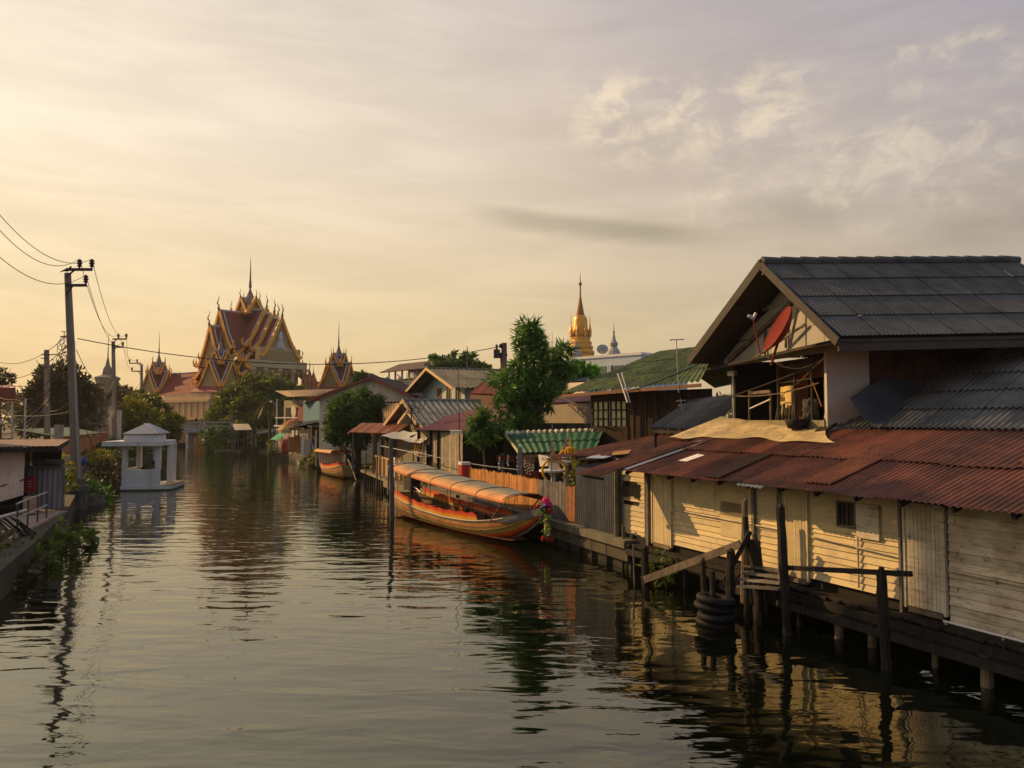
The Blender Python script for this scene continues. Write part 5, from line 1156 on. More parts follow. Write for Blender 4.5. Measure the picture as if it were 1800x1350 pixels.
q=MB(); q.slab([AF(-.6,.8,11.7),AF(AL+.5,.8,11.7),AF(AL+.5,-4,12.9),AF(-.6,-4,12.9)],.2); part(q,'skirt_roof',M('slate_brown_roof',(.10,.085,.085),.8),ap)
q=MB(); q.slab([AF(.6,0,14.2),AF(AL-.2,0,14.2),AF(AL-1.2,-4,16),AF(1.6,-4,16)],.2); q.slab([AF(.6,-8,14.2),AF(1.6,-4,16.02),AF(AL-1.2,-4,16.02),AF(AL-.2,-8,14.2)],.2); part(q,'top_roof',M('dark_brown_roof',(.09,.05,.04),.8),ap)
house('brown_roof_hall','broad hall with plain brown roof between the right pavilion and the apartments',(-33,150),(-.25,-1,0),9,9,10.0,14.2,14,ivory,M('plain_brown_roof',(.085,.06,.05),.85),dtrim,ov=.5,side=.5,pitch=1.2,amp=.05,rows=1,cat='building')
# teal upswept shrine roof
ss=thing('shrine','small shrine with upswept teal glazed roof and curved horned corners','shrine',V(722,690,80))
sc=V(729,690,84)-vec(0,0,.9); fx=Vector((.9,-.43,0)); fy=Vector((.43,.9,0))
def sroof(y_,hw,hd,z0,z1,horn):
    def fn(u,v):
        a=u*2-1; w=abs(a); 
        return sc+fx*(a*hw*(1-.25*v))+fy*(y_*hd*(1-v))+vec(0,0,z0+(z1-z0)*v**1.6+horn*w**3*(1-v*.6))
    return fn
g=MB(); g.tv=0
for sgn in (-1,1): g.grid(sroof(sgn,4.4,3.6,-1.6,1.6,1.2),24,8,uv=False)
g.grid(lambda u,v: sc+fx*((u*2-1)*5.4)+fy*(-4.6*(1-v)-.0)+vec(0,0,-3.6+2*v**1.5+1.2*abs(u*2-1)**4),24,6,uv=False)
part(g,'roof',tealroof,ss,smooth=True)
g=MB(); g.tube([sc+fx*((u*2-1)*3.7)+vec(0,0,1.7+.9*abs(u*2-1)**3) for u in np.linspace(0,1,15)],.2,6)
for u in np.linspace(-1,1,9): g.tube([sroof(-1,4.4,3.6,-1.5,1.7,1.2)((u+1)/2,v) for v in np.linspace(0,1,7)],.11,5)
part(g,'roof_ridge',M('teal_ridge',(.18,.36,.33),.5),ss)
g=MB(); 
for u in (-.6,-.1,.35): g.tube([sc+fx*(u*4)+vec(0,0,1.7),sc+fx*(u*4+.5)+vec(0,0,2.6),sc+fx*(u*4+.1)+vec(0,0,3.2+.4*u)],[.3,.2,.06],6)
part(g,'dragon',M('cream_pink_stucco',(.55,.38,.3),.8),ss)
g=MB(); g.box(sc+vec(-3.4,-3,-8),sc+vec(3.4,3,-1.6)); part(g,'wall',dark,ss)
# right-hand power pole with its box and the long span wire
pp=thing('power_pole','weathered wooden power pole with hanging box beside the mango tree','power pole',GX(887,45,.8))
g=MB(); g.tube([GX(888,45,.8),V(886,603,45)],[.2,.17],9); part(g,'pole',M('pole_wood',(.16,.10,.075),.9,(.09,.06,.05),.7,3),pp)
g=MB(); p=V(873,622,45); g.box(p+vec(-.17,-.15,-.25),p+vec(.2,.15,.25)); g.tube([p+vec(0,0,.25),p+vec(0,0,.55)],.07,7); part(g,'box',darkm,pp)
g=MB(); g.tube([p,V(880,620,45),V(882,660,45)],.05,5); g.beam(V(892,624,45),V(880,624,45),.1,.12); g.lathe([(.08,-.12),(.12,0),(.05,.12)],V(880,608,44.8),7); part(g,'fitting',black,pp)
g=wire([(V(136,595,37),V(880,609,45),1.15)],.022,n=24); single(g,'span_wire','long bundled wire spanning the canal from pole to pole','wire',black,V(136,595,37))
g=wire([(V(886,640,45),V(835,682,46),.1),(V(890,640,45),V(915,668,42),.05)],.02); single(g,'guy_wire','thin guy wires running down from the wooden power pole','wire',black,V(886,640,45))
g=MB(); g.tube([V(822,660,90),V(821,608,90)],[.1,.04],5); single(g,'thin_pole','thin mast rising out of the dark tree','pole',darkm,V(822,660,90))
# ---------------------------------------------------------------- temple
fz=Vector((.784,-.618,0)); lz=Vector((-.618,-.784,0))
def thai_roof(t,c,d,t0,t1,prof,tile,drop=0,ends=(1,),chofa=2.2,edge=orangeg,rw=.22,gable=None,thick=.35,bw_=1.0):
    """steep concave roof with its ridge along d from t0 to t1 (distance from c); prof = (half width, z)"""
    d=Vector(d); s=Vector((-d.y,d.x,0)); n=len(prof)
    rz=prof[0][1]
    def up(x): return .9*max(0,(abs(x-(t0+t1)/2)/((t1-t0)/2)-.75)*4)**2*.5
    g=MB(); g.tv=.03
    for sg in (-1,1):
        def fn(u,v,sg=sg):
            i=min(int(v*(n-1)),n-2); f=v*(n-1)-i; w_=prof[i][0]+(prof[i+1][0]-prof[i][0])*f; z=prof[i][1]+(prof[i+1][1]-prof[i][1])*f
            x=t0+(t1-t0)*u; return c+d*x+s*(sg*w_)+vec(0,0,z)
        g.grid(fn,6,(n-1)*3,uv=False)
        def fn2(u,v,fn=fn): return fn(u,v)-vec(0,0,thick)
        g.grid(fn2,2,n-1,uv=False)
    part(g,'roof_tier',tile,t)
    g=MB(); g.tv=.03; g.tube([c+d*x+vec(0,0,rz+.05) for x in np.linspace(t0,t1,5)],rw,6)
    for e in ends:
        x=t1 if e>0 else t0
        for sg in (-1,1): g.tube([c+d*(x-e*.75)+s*(sg*w_)+vec(0,0,z+.06) for w_,z in prof],.16,5)
    part(g,'roof_border',bluewhite,t)
    for e in ends:
        x=t1 if e>0 else t0
        g=MB(); g.tv=.12
        for sg in (-1,1):
            pts=[c+d*(x+e*.05)+s*(sg*w_)+vec(0,0,z) for w_,z in prof]
            for a,b in zip(pts,pts[1:]):
                g.beam(a,b,.22*bw_,.5*bw_)
                k=max(2,int((b-a).length/.5))
                for j in range(k): q=a.lerp(b,(j+.5)/k)+vec(0,0,.3); g.lathe([(.13*bw_,0),(.09*bw_,.2),(.01,.42*bw_)],q-vec(0,0,.08),4)
            q=pts[-1]; g.tube([q,q+s*(sg*.5)+vec(0,0,.2),q+s*(sg*.75)+vec(0,0,.9),q+s*(sg*.55)+vec(0,0,1.5)],[.24,.22,.13,.03],6)
        part(g,'barge_board',edge,t)
        if chofa:
            g=MB(); q=c+d*x+vec(0,0,rz); k=chofa
            g.tube([q+d*e*v[0]*k+vec(0,0,v[1]*k) for v in ((-.05,-.1),(.10,.22),(.06,.4),(.2,.55),(.12,.8),(.02,1.0),(.14,1.2))],[.15*k*.7,.13*k*.7,.085*k*.6,.10*k*.6,.06*k*.6,.04*k*.6,.01],6)
            part(g,'chofa',goldd,t)
        if gable:
            pts=[c+d*(x-e*.3)+s*w_+vec(0,0,z-.15) for w_,z in prof[::-1]]+[c+d*(x-e*.3)-s*w_+vec(0,0,z-.15) for w_,z in prof[1:]]
            g=MB(); g.tv=.03
            m=len(prof)
            for i in range(m-1):
                a,b=prof[i],prof[i+1]
                for sg in (-1,1):
                    q=[c+d*(x-e*.3)+s*(sg*a[0])+vec(0,0,a[1]-.15),c+d*(x-e*.3)+s*(sg*b[0])+vec(0,0,b[1]-.15),c+d*(x-e*.3)+vec(0,0,b[1]-.15),c+d*(x-e*.3)+vec(0,0,a[1]-.15)]
                    if a[0]<.01: g.add(q[:3],[(0,1,2)])
                    else: g.add(q,[(0,1,2,3)])
            part(g,'pediment',gable,t)
def spire(t,c,z0,ztip,r,mat,base=None,n=12):
    h=ztip-z0; g=MB(); g.tv=.1; pr=[(r,0)]
    for i in range(9):
        f=i/9; rr=r*(1-f)**1.5*.95+.12; pr+=[(rr,h*.36*f),(rr*.86,h*.36*(f+.07))]
    pr+=[(r*.17,h*.38),(r*.09,h*.55),(r*.05,h*.8),(.03,h)]
    g.lathe(pr,c+vec(0,0,z0),n); part(g,'spire',mat,t)
MT=V(436,740,143); MC_=Vector((MT.x,MT.y,0))
mtm=thing('temple_hall','great temple hall with tiered red roofs and a tall central spire','temple',MC_+vec(0,0,.75))
pedi=M('carved_pediment',(.42,.29,.11),.8,(.26,.17,.07),.8,2.2,bump=.6,bscale=6,spots=(.5,.46,.4),spa=.6,spth=.58)
wallT=M('temple_wall',(.52,.39,.22),.85,(.38,.28,.16),.5,.5)
def tiers(d,spec,gb=True):
    for i,(t0,t1,rz,wf) in enumerate(spec):
        pr=[(0,rz),(.9*wf,rz-1.9),(2.0*wf,rz-4.1),(3.3*wf,rz-6.2),(4.1*wf,rz-7.1)]
        thai_roof(mtm,MC_,d,t0,t1,pr,templered,ends=(1,),chofa=2.3,gable=pedi)
        pr=[(3.9*wf,rz-7.4),(4.9*wf,rz-8.3),(6.3*wf,rz-9.3)]
        thai_roof(mtm,MC_,d,t0-.5,t1-.6,pr,templered,ends=(1,),chofa=0,rw=.02,bw_=.8)
        pr=[(6.0*wf,rz-9.6),(6.7*wf,rz-10.1),(7.5*wf,rz-10.6)]
        thai_roof(mtm,MC_,d,t0-.6,t1-1.0,pr,templered,ends=(1,),chofa=0,rw=.02,bw_=.7)
tiers(fz,[(1.0,5.2,24.7,1.0),(5.0,7.6,23.7,.97),(7.4,10.0,22.7,.95)])
tiers(-fz,[(1.0,6,24.7,1.0)])
tiers(lz,[(1.0,6.2,24.2,1.0),(6.0,8.0,21.2,.9)])
tiers(-lz,[(1.0,6.0,24.4,1.0)])
for i in range(4):
    a=i*math.pi/2+math.atan2(fz.y,fz.x); d=Vector((math.cos(a),math.sin(a),0))
    thai_roof(mtm,MC_,d,-.2,1.9,[(0,27.0),(.7,25.9),(1.7,24.5),(2.1,23.9)],templered,ends=(1,),chofa=1.5,gable=pedi)
spire(mtm,MC_,25.9,34.9,1.75,M('spire_stone',(.26,.19,.10),.7,(.16,.115,.065),.7,3),n=8)
g=MB(); g.tv=.05
def tb_(d,a0,a1,w_,z0,z1):
    d=Vector(d); s=Vector((-d.y,d.x,0)); P=lambda s_,o,z: MC_+s*s_+d*o+vec(0,0,z); g.fbox(P,-w_,w_,a0,a1,z0,z1)
tb_(fz,-9,8.2,5.0,.75,14.6); tb_(lz,5.1,7.2,4.0,.75,14.4); tb_(-lz,5.1,6,4.0,.75,14.6); part(g,'wall',wallT,mtm)
g=MB(); g.tv=.05
FP=lambda s,o,z: MC_+Vector((-fz.y,fz.x,0))*s+fz*o+vec(0,0,z)
g.fbox(FP,-5.6,5.6,8.2,10.0,13.6,14.9); g.fbox(FP,-4.2,4.2,8.4,9.9,15.0,17.2); part(g,'entablature',wallT,mtm)
g=MB(); g.tv=.05; g.fbox(FP,-3.6,3.6,9.9,9.98,15.2,16.8); part(g,'frieze',pedi,mtm)
g=MB(); g.tv=.25
for z,w_ in ((17.0,1.3),(17.5,1.05),(18.0,.8),(18.6,.62),(19.2,.42),(19.8,.25)):
    g.poly([FP(w_*math.cos(a),9.78,z+.34*math.sin(a)) for a in np.linspace(0,6.283,11)[:-1]],fz*.12)
for a in np.linspace(.2,2.94,9): g.beam(FP(math.cos(a)*.9,9.8,18.2+math.sin(a)*1.3),FP(math.cos(a)*1.5,9.8,18.2+math.sin(a)*1.9),.12)
part(g,'pediment_relief',M('silvered_relief',(.62,.58,.52),.6,(.40,.36,.30),.6,3),mtm)
for s in (-5.3,-2.9,0,2.9,5.3):
    q=MB(); q.beam(FP(s,9.4,.75),FP(s,9.4,13.6),.62,.62); q.lathe([(.42,0),(.7,.5),(.5,.9)],FP(s,9.4,12.7),8); part(q,'column',wallT,mtm)
for s in (-1.9,1.9):
    pass
for k_ in range(4):
    s0=(-5.3,-2.9,0,2.9)[k_]; s1=(-2.9,0,2.9,5.3)[k_]
    q=MB(); m_=(s0+s1)/2
    pts=[FP(s0+.3,9.5,13.6)]+[FP(s0+.3+(s1-s0-.6)*u,9.5,13.3-1.1*abs(math.cos(u*math.pi*2))-.2*(abs(u-.5)*2)) for u in np.linspace(0,1,17)]+[FP(s1-.3,9.5,13.6)]
    q.poly(pts,fz*.15); part(q,'arch_screen',goldd,mtm)
for k_ in range(3):
    q=MB(); s=(-3.2,0,3.2)[k_]; q.fbox(FP,s-1,s+1,8.2,8.32,5,11.5); part(q,'doorway',M('dark_red_door',(.10,.035,.025),.8),mtm)
# small spired pavilions
def pavilion(label,first=None,loc=None,sc_=1.0):
    if first: return dup(first,loc,None,label,sc_)
    t=thing('spired_pavilion',label,'pavilion',(0,0,0),'spired pavilions round the temple hall'); O=vec(0,0,0)
    for i in range(4):
        a=i*math.pi/2+math.atan2(fz.y,fz.x)+.28; d=Vector((math.cos(a),math.sin(a),0))
        thai_roof(t,O,d,-.3,3.0,[(0,15.6),(.7,14.0),(1.7,12.0),(2.7,10.5)],templered,ends=(1,),chofa=1.5,gable=pedi,thick=.2,bw_=.7)
        thai_roof(t,O,d,-.2,1.7,[(0,17.6),(.5,16.5),(1.3,15.0)],templered,ends=(1,),chofa=1.3,gable=pedi,thick=.15,rw=.15,bw_=.6)
    spire(t,O,17.0,24.6,1.0,M('dark_spire',(.13,.09,.075),.6,(.30,.25,.2),.7,6),n=10)
    g=MB(); g.tv=.03; g.lathe([(5.6,9.3),(5.5,9.5),(3.9,10.6),(2,10.8)],O,4,rot=math.atan2(fz.y,fz.x)+.28+math.pi/4); part(g,'skirt_roof',M('red_skirt_roof',(.27,.05,.05),.6,(.2,.04,.04),.5,1),t)
    g=MB(); g.tv=.03; g.lathe([(4.0,0),(4.0,9.5)],O,4,rot=math.atan2(fz.y,fz.x)+.28+math.pi/4); part(g,'wall',ivory,t)
    q=MB(); a=math.atan2(fz.y,fz.x)+.28; d=Vector((math.cos(a),math.sin(a),0)); s=Vector((-d.y,d.x,0)); P=lambda x,o,z: s*x+d*o+vec(0,0,z)
    q.fbox(P,-.6,.6,2.84,2.9,3.5,7.5); q.fbox(P,1.2,1.6,2.84,2.95,0,9.3); part(q,'window',M('grey_shutter',(.25,.25,.26),.7),t)
    return t
p0=pavilion('middle spired pavilion with white wall beside the round tree')
q=V(386,740,132); p0.location=(q.x,q.y,.75); p0.scale=(.88,)*3
q=V(277,740,150); pavilion('leftmost spired pavilion, behind the yellow green bushes',p0,(q.x,q.y,.4),.86)
q=V(594,740,150); pavilion('spired pavilion standing alone above the white house roof',p0,(q.x,q.y,.75),.94)
# cloister with red roof, cream balustrade wall
ch=thing('cloister_hall','long low hall with plain red roof between two spired pavilions','hall',GX(325,150,.75))
CF=frame(GX(296,148,0),GX(362,140,0))
g=MB(); g.slab([CF(-4,3,8.6),CF(CF.L+2,3,8.6),CF(CF.L+2,-2,13.4),CF(-4,-2,13.4)],.25); part(g,'roof',M('cloister_red',(.15,.026,.02),.85,(.11,.022,.02),.5,1),ch)
g=MB(); g.tube([CF(-4,-2,13.5),CF(CF.L+2,-2,13.5)],.2,6); g.tube([CF(-4,3,8.6),CF(CF.L+2,3,8.6)],.12,6); part(g,'roof_border',bluewhite,ch)
g=MB(); g.fbox(CF,-4,CF.L+2,-2,1.5,.75,9); part(g,'wall',M('dim_cloister_wall',(.22,.07,.05),.8),ch)
bw=thing('balustrade_wall','cream balustrade wall with recessed panels below the red roofed hall','wall',GX(325,122,.75))
BF=frame(GX(284,124,0),GX(368,117,0))
g=MB(); g.tv=.03; cw=M('cream_wall_paint',(.62,.42,.22),.8,(.5,.34,.18),.4,.8)
g.fbox(BF,0,BF.L,-1,0,4.2,8.0); g.fbox(BF,0,BF.L,0,.35,7.1,7.5); g.fbox(BF,0,BF.L,0,.5,4.4,4.8)
for i in range(9): g.fbox(BF,BF.L*i/8-.18 if i else 0,BF.L*i/8+.18,0,.25,4.8,7.1)
part(g,'wall',cw,bw)
for i in range(26):
    q=MB(); q.lathe([(.12,0),(.12,.3),(.02,.6)],BF(BF.L*(i+.5)/26,-.3,8.0),5); part(q,'finial',cw,bw)
g=MB(); g.fbox(BF,0,BF.L,-1,-.2,.75,4.2); part(g,'lower_wall',M('dim_ochre_wall',(.30,.19,.09),.9,(.2,.13,.07),.6,.6,streak=(.1,.07,.05),sa=.5,sdir=(4,4,.4)),bw)
# foot bridge over the far end of the canal
fb2=thing('foot_bridge','low grey foot bridge over the far end of the canal','bridge',GX(325,112,.7))
QF=frame(GX(314,113,0),GX(372,111,0))
g=MB(); g.tv=.08; g.fbox(QF,-1.5,QF.L+4,-2.6,0,2.5,3.1); part(g,'deck',M('bridge_grey',(.24,.24,.25),.8,(.16,.16,.165),.6,1),fb2)
g=MB(); g.fbox(QF,-1,QF.L+4,-.15,0,3.25,3.6); g.fbox(QF,-1,QF.L+4,-.15,0,3.9,4.15)
for i in range(8): g.fbox(QF,i*.8-1,i*.8-.8,-.13,-.02,3.1,4.1)
part(g,'railing',MC['bridge_grey'],fb2)
for s in (1.2,4.4): q=MB(); q.fbox(QF,s,s+.35,-2.2,-.2,-1,2.5); part(q,'pier',ivory if s<2 else oldwood,fb2)
g=MB(); g.fbox(QF,-1.6,-1.1,-.4,.1,.7,4.5); part(g,'end_post',white,fb2)
lf=thing('boat_ladder','orange brown slatted landing steps at the foot of the bridge','steps',V(352,792,110))
g=MB()
for i in range(5): a=V(345+i*3.6,790,110); b=V(345+i*3.4,772+i*1.5,110); g.beam(a,b,.14)
part(g,'slats',orangewood,lf)
g=MB(); g.beam(V(342,791,109.8),V(364,792,109.8),.2,.2); g.beam(V(344,791,109.9),V(343,767,109.9),.2); part(g,'frame',orangewood,lf)
def person(label,base,h,face,sit=False,mat=shirt,hair=None):
    """small standing or seated figure as one skinned surface with face and hair"""
    t=thing('person',label,'person',base); k=h/1.7
    f=Vector((math.cos(face),math.sin(face),0)); s=Vector((-f.y,f.x,0))
    def P(a,b,c): return Vector(base)+(s*a+f*b+vec(0,0,c))*k
    if sit: hip=.46; joints=dict(pel=(0,0,.50),che=(0,.02,.88),nek=(0,.03,1.08),hed=(0,.05,1.22),top=(0,.05,1.32))
    else: joints=dict(pel=(0,0,.92),che=(0,.02,1.30),nek=(0,.03,1.47),hed=(0,.06,1.58),top=(0,.05,1.68))
    J=list(joints.values()); E=[(0,1),(1,2),(2,3),(3,4)]; Rr=[.14,.15,.055,.085,.06]
    dz=joints['che'][2]-1.30
    for sg in (1,-1):
        b=len(J); J+=[(sg*.19,.02,1.38+dz),(sg*.24,.02,1.12+dz),(sg*.2,.16,.92+dz),(sg*.19,.22,.86+dz)]; Rr+=[.06,.045,.035,.03]; E+=[(1,b),(b,b+1),(b+1,b+2),(b+2,b+3)]
        b=len(J)
        if sit: J+=[(sg*.09,.05,.5),(sg*.11,.42,.5),(sg*.11,.42,.08),(sg*.11,.54,.04)]
        else: J+=[(sg*.09,0,.86),(sg*.1,.02,.48),(sg*.1,-.02,.08),(sg*.1,.12,.03)]
        Rr+=[.085,.06,.045,.035]; E+=[(0,b),(b,b+1),(b+1,b+2),(b+2,b+3)]
    me=bpy.data.meshes.new('body'); o=bpy.data.objects.new('body',me)
    me.from_pydata([tuple(P(*j)-Vector(base)) for j in J],E,[]); C.objects.link(o); o.parent=t
    m_=o.modifiers.new('skin','SKIN'); 
    for i,v in enumerate(me.skin_vertices[0].data): v.radius=(Rr[i]*k,)*2; v.use_root=(i==0)
    o.modifiers.new('sub','SUBSURF').levels=1; me.materials.append(mat)
    q=MB(); hc=P(*joints['hed']); q.lathe([(.02,-.02),(.095*k,.02),(.10*k,.07),(.06*k,.12),(.01,.135)],hc,10); part(q,'hair',black,t,smooth=True)
    return t
person('person in dark clothes standing at the railing of the far foot bridge',QF(2.7,-.6,3.1),1.65,-1.2)
# finials of small red chedis behind the tree
for i,(px,yt) in enumerate(((537,640),(544,632),(551,640))):
    p=V(px,672,140); t=thing('shrine_finial',['left small gilded finial beside the temple columns','tallest of three small gilded finials beside the temple columns','right small gilded finial next to the lone pavilion'][i],'finial',p)
    g=MB(); h=(672-yt)/9.6; g.lathe([(.7,-4),(.7,-.2),(.75,.1),(.35,h*.3),(.3,h*.4),(.06,h*.55),(.02,h)],p,8); part(g,'stupa',M('red_gold_stupa',(.36,.12,.05),.6),t)
# golden chedi and white chedi
gc_=V(1021,740,170); gb=Vector((gc_.x,gc_.y,0)); cd=thing('golden_chedi','tall golden chedi with ringed spire behind the white block','chedi',gb+vec(0,0,.75))
zc=lambda y: 4.2+(740-y)*170/1350
g=MB(); g.tv=.05; pr=[(3.8,.75),(3.8,zc(650))]
for i,(y,r) in enumerate(((640,3.5),(628,3.2),(618,2.9),(609,2.6),(601,2.3),(593,2.0))): pr+=[(r+.3,zc(y)-.4),(r+.3,zc(y)),(r,zc(y)+.1),(r-.1,zc(y)+.5)]
g.lathe(pr,gb,8,rot=.4); part(g,'base',gold,cd)
g=MB(); g.tv=.03; g.lathe([(1.95,zc(594)),(1.9,zc(586)),(1.65,zc(576)),(1.55,zc(562)),(1.4,zc(557)),(1.0,zc(554)),(.8,zc(553))],gb,20); part(g,'bell',gold,cd,smooth=True)
g=MB(); pr=[(1.0,zc(556))]
for i in range(11):
    y=554-i*3.1; r=.98*(1-i/13.5); pr+=[(r,zc(y)),(r,zc(y-1.3)),(r*.78,zc(y-1.5)),(r*.78,zc(y-2.8))]
pr+=[(.2,zc(518)),(.16,zc(502)),(.42,zc(497)),(.14,zc(494)),(.08,zc(486)),(.02,zc(475))]
g.lathe(pr,gb,12); part(g,'spire',M('bronze_gold',(.42,.18,.05),.5,(.25,.10,.03),.6,2,metal=.4),cd)
for i in range(8):
    a=i*math.pi/4+.4; p=gb+vec(math.cos(a)*2.25,math.sin(a)*2.25,zc(588)); g=MB(); g.lathe([(.3,-.5),(.32,.6),(.36,.8),(.18,1.6),(.06,2.2),(.02,4.4)],p,8); part(g,'small_stupa',gold,cd)
for px,yt,y0,Y,w_,lb in ((1080,566,622,150,1.25,'small white chedi right of the golden one'),(1013,585,622,155,1.2,'white chedi partly hidden at the foot of the golden one')):
    p=V(px,740,Y); b=Vector((p.x,p.y,0)); z=lambda y: 4.2+(740-y)*Y/1350; H_=z(yt)-z(y0)
    t=thing('white_chedi',lb,'chedi',b+vec(0,0,.75)); g=MB(); g.tv=.04
    g.lathe([(w_*1.1,.75),(w_*1.1,z(y0)),(w_*.9,z(y0)+H_*.1),(w_*.45,z(y0)+H_*.22),(w_*.6,z(y0)+H_*.27),(w_*.65,z(y0)+H_*.34),(w_*.4,z(y0)+H_*.4),(w_*.25,z(y0)+H_*.5),(w_*.12,z(y0)+H_*.65),(w_*.18,z(y0)+H_*.68),(.08,z(y0)+H_*.78),(.02,z(yt))],b,10); part(g,'stupa',M('grey_white_plaster',(.34,.32,.30),.9,(.25,.235,.22),.5,.8),t)
p=V(971,740,160); g=MB(); g.lathe([(.9,.75),(.9,4.2+80*160/1350),(.3,4.2+95*160/1350),(.12,4.2+110*160/1350),(.02,4.2+160*160/1350)],Vector((p.x,p.y,0)),8); single(g,'thin_spire','thin gilded spire tip showing above the mango crown','spire',goldd,vec(p.x,p.y,.75))
wt=thing('water_tower','grey tower block with spire far behind the leafy dark tree','tower',GX(187,190,.75)); g=MB(); p=GX(187,190,0); g.lathe([(2.6,.75),(2.6,14.3),(2.9,14.4),(2.9,15),(1.2,15.6),(1.0,17),(.5,18),(.15,20),(.03,26)],p,4,rot=.6); part(g,'tower',M('brown_grey_wall',(.20,.16,.13),.9),wt)
# ---------------------------------------------------------------- left bank
LF=frame(Vector((-14.9,23.5,0)),Vector((-16.95,29.2,0)))
lw=thing('concrete_walkway','cracked concrete walkway and stained quay on the near left bank','walkway',LF(2,0,.7))
g=MB(); g.tv=.06
for i in range(-1,3): g.fbox(LF,i*2.1,i*2.1+2.07,-1.6,0,.55,.80)
part(g,'slab',M('pinkish_concrete',(.40,.28,.20),.9,(.27,.185,.135),.7,1.5,streak=(.08,.06,.045),sa=.5),lw)
g=MB(); g.tv=.12
for i in range(-4,3): g.fbox(LF,i*2.1,i*2.1+2.08,-.3,-.06,-1,.56)
part(g,'quay_face',M('brown_stained_wall',(.30,.19,.125),.9,(.16,.105,.07),.8,1.2,streak=(.04,.03,.022),sa=.6,sdir=(4,4,.5)),lw)
rl=thing('tube_railing','bright metal tube railing beside the canvas house','railing',LF(2,-.1,.8))
for s in (.05,1.3,2.6,3.9): g=MB(); g.tube([LF(s,-.12,.8),LF(s,-.12,1.72)],.026,6); part(g,'upright',darkm,rl)
for z in (1.25,1.7): g=MB(); g.tube([LF(-.1,-.12,z),LF(3.9,-.12,z)],.028,7); part(g,'rail',steel,rl)
g=MB(); a=V(0,895,24); g.tube([V(-10,912,22.5),V(46,897,24.2)],.05,7); single(g,'fallen_pipe','grey metal pipe lying along the quay edge','pipe',steel,V(0,905,23))
g=MB(); g.tv=.3
for i in range(10): a=V(-20+i*6,900+i*2+random.uniform(-6,6),22.6+i*.1); g.beam(a,a+vec(.5,.5,random.uniform(-.5,-.9)),.16,.03)
single(g,'broken_planks','pile of broken dark planks hanging over the quay','planks',dkwood,V(0,920,22.6))
# canvas-walled house at the left edge
cv=thing('canvas_house','low house with canvas tarp walls and flat sheet roof at the left edge','house',V(0,880,28)*1.0-vec(0,0,0))
CWF=frame(GX(-140,27.2,0),GX(48,28.6,0)); CL=CWF.L
g=MB(); g.corr(CWF(-1,1.0,3.28),CWF(CL+1.1,1.0,3.26),CWF(CL+1.1,-4,3.42),CWF(-1,-4,3.45),.2,.008,1,sheet=1.4); part(g,'roof',M('pinkish_brown_sheet',(.26,.16,.12),.85,(.18,.11,.085),.7,1),cv)
g=MB(); g.beam(CWF(-1,.95,3.17),CWF(CL+1.1,.95,3.15),.06,.16); g.beam(CWF(CL+1.05,1,3.15),CWF(CL+1.05,-4,3.3),.06,.16); part(g,'fascia',dkwood,cv)
def tarpf(u,v):
    s=CL*u; z=3.15-v*(2.0+.55*(1-u)**1.0-.35*u); 
    return CWF(s,.35+.10*math.sin(u*13+v*4)*v+.06*math.sin(u*29)*v+.25*v*v,z)
g=MB(); g.tv=0; g.grid(tarpf,50,16); part(g,'tarp_wall',tarp,cv,smooth=True)
g=MB(); 
for s in (CL*.3,CL*.6,CL-.1): g.beam(CWF(s,.2,.7),CWF(s,.2,3.2),.12)
g.beam(CWF(0,.3,1.05),CWF(CL,.3,1.1),.08,.1); part(g,'post',dkwood,cv)
g=MB(); g.fbox(CWF,0,CL-.1,-2,-.4,.7,3.1); g.fbox(CWF,CL-.1,CL+.9,-3,-2.8,.7,3.3); part(g,'inner_wall',dark,cv)
g=wire([(CWF(CL*.2,.5,1.55),CWF(CL+.1,.5,2.1),.1)],.02); single(g,'tarp_rope','dark rope lashing the canvas tarp','rope',black,CWF(CL,.5,2))
g=MB(); g.fbox(CWF,CL+.05,CL+.5,.35,.9,.85,1.45); single(g,'pink_panel','salmon board leaning under the canvas tarp','board',M('salmon_board',(.42,.24,.17),.85),CWF(CL+.3,.6,1))
# corrugated fence, red notice board
zf_=thing('corrugated_fence','mauve grey corrugated fence beside the canvas house','fence',V(80,898,29.6))
ZF=frame(GX(44,29.5,0),GX(116,29.6,0))
g=MB(); g.corr(ZF(0,0,.85),ZF(ZF.L,0,.85),ZF(ZF.L,0,2.38),ZF(0,0,2.38),.2,.02,1,tv=.12); part(g,'sheet',M('mauve_metal',(.27,.235,.24),.7,(.20,.175,.175),.6,1.2,streak=(.12,.09,.08),sa=.4,sdir=(5,5,.5)),zf_)
g=MB(); g.beam(ZF(0,.03,2.42),ZF(ZF.L,.03,2.42),.07,.12); g.beam(ZF(ZF.L,.03,.7),ZF(ZF.L,.03,2.4),.06); g.beam(ZF(0,-.6,2.6),ZF(ZF.L*.8,-.6,2.6),.06,.2); part(g,'frame',greywood,zf_)
rd_=thing('notice_board','small red notice board on the corrugated fence','sign',V(52,842,29)); q=V(52,852,29.0)
g=MB(); g.tv=0; g.box(q+vec(-.2,0,-.3),q+vec(.2,.04,.3)); part(g,'board',M('sign_red',(.42,.03,.03),.5,(.35,.03,.03),.3,3),rd_)
g=MB(); 
for i,w_ in enumerate((.17,.11,.15)): g.box(q+vec(-w_/2,-.012,.12-i*.1),q+vec(w_/2,0,.14-i*.1))
part(g,'white_line',white,rd_)
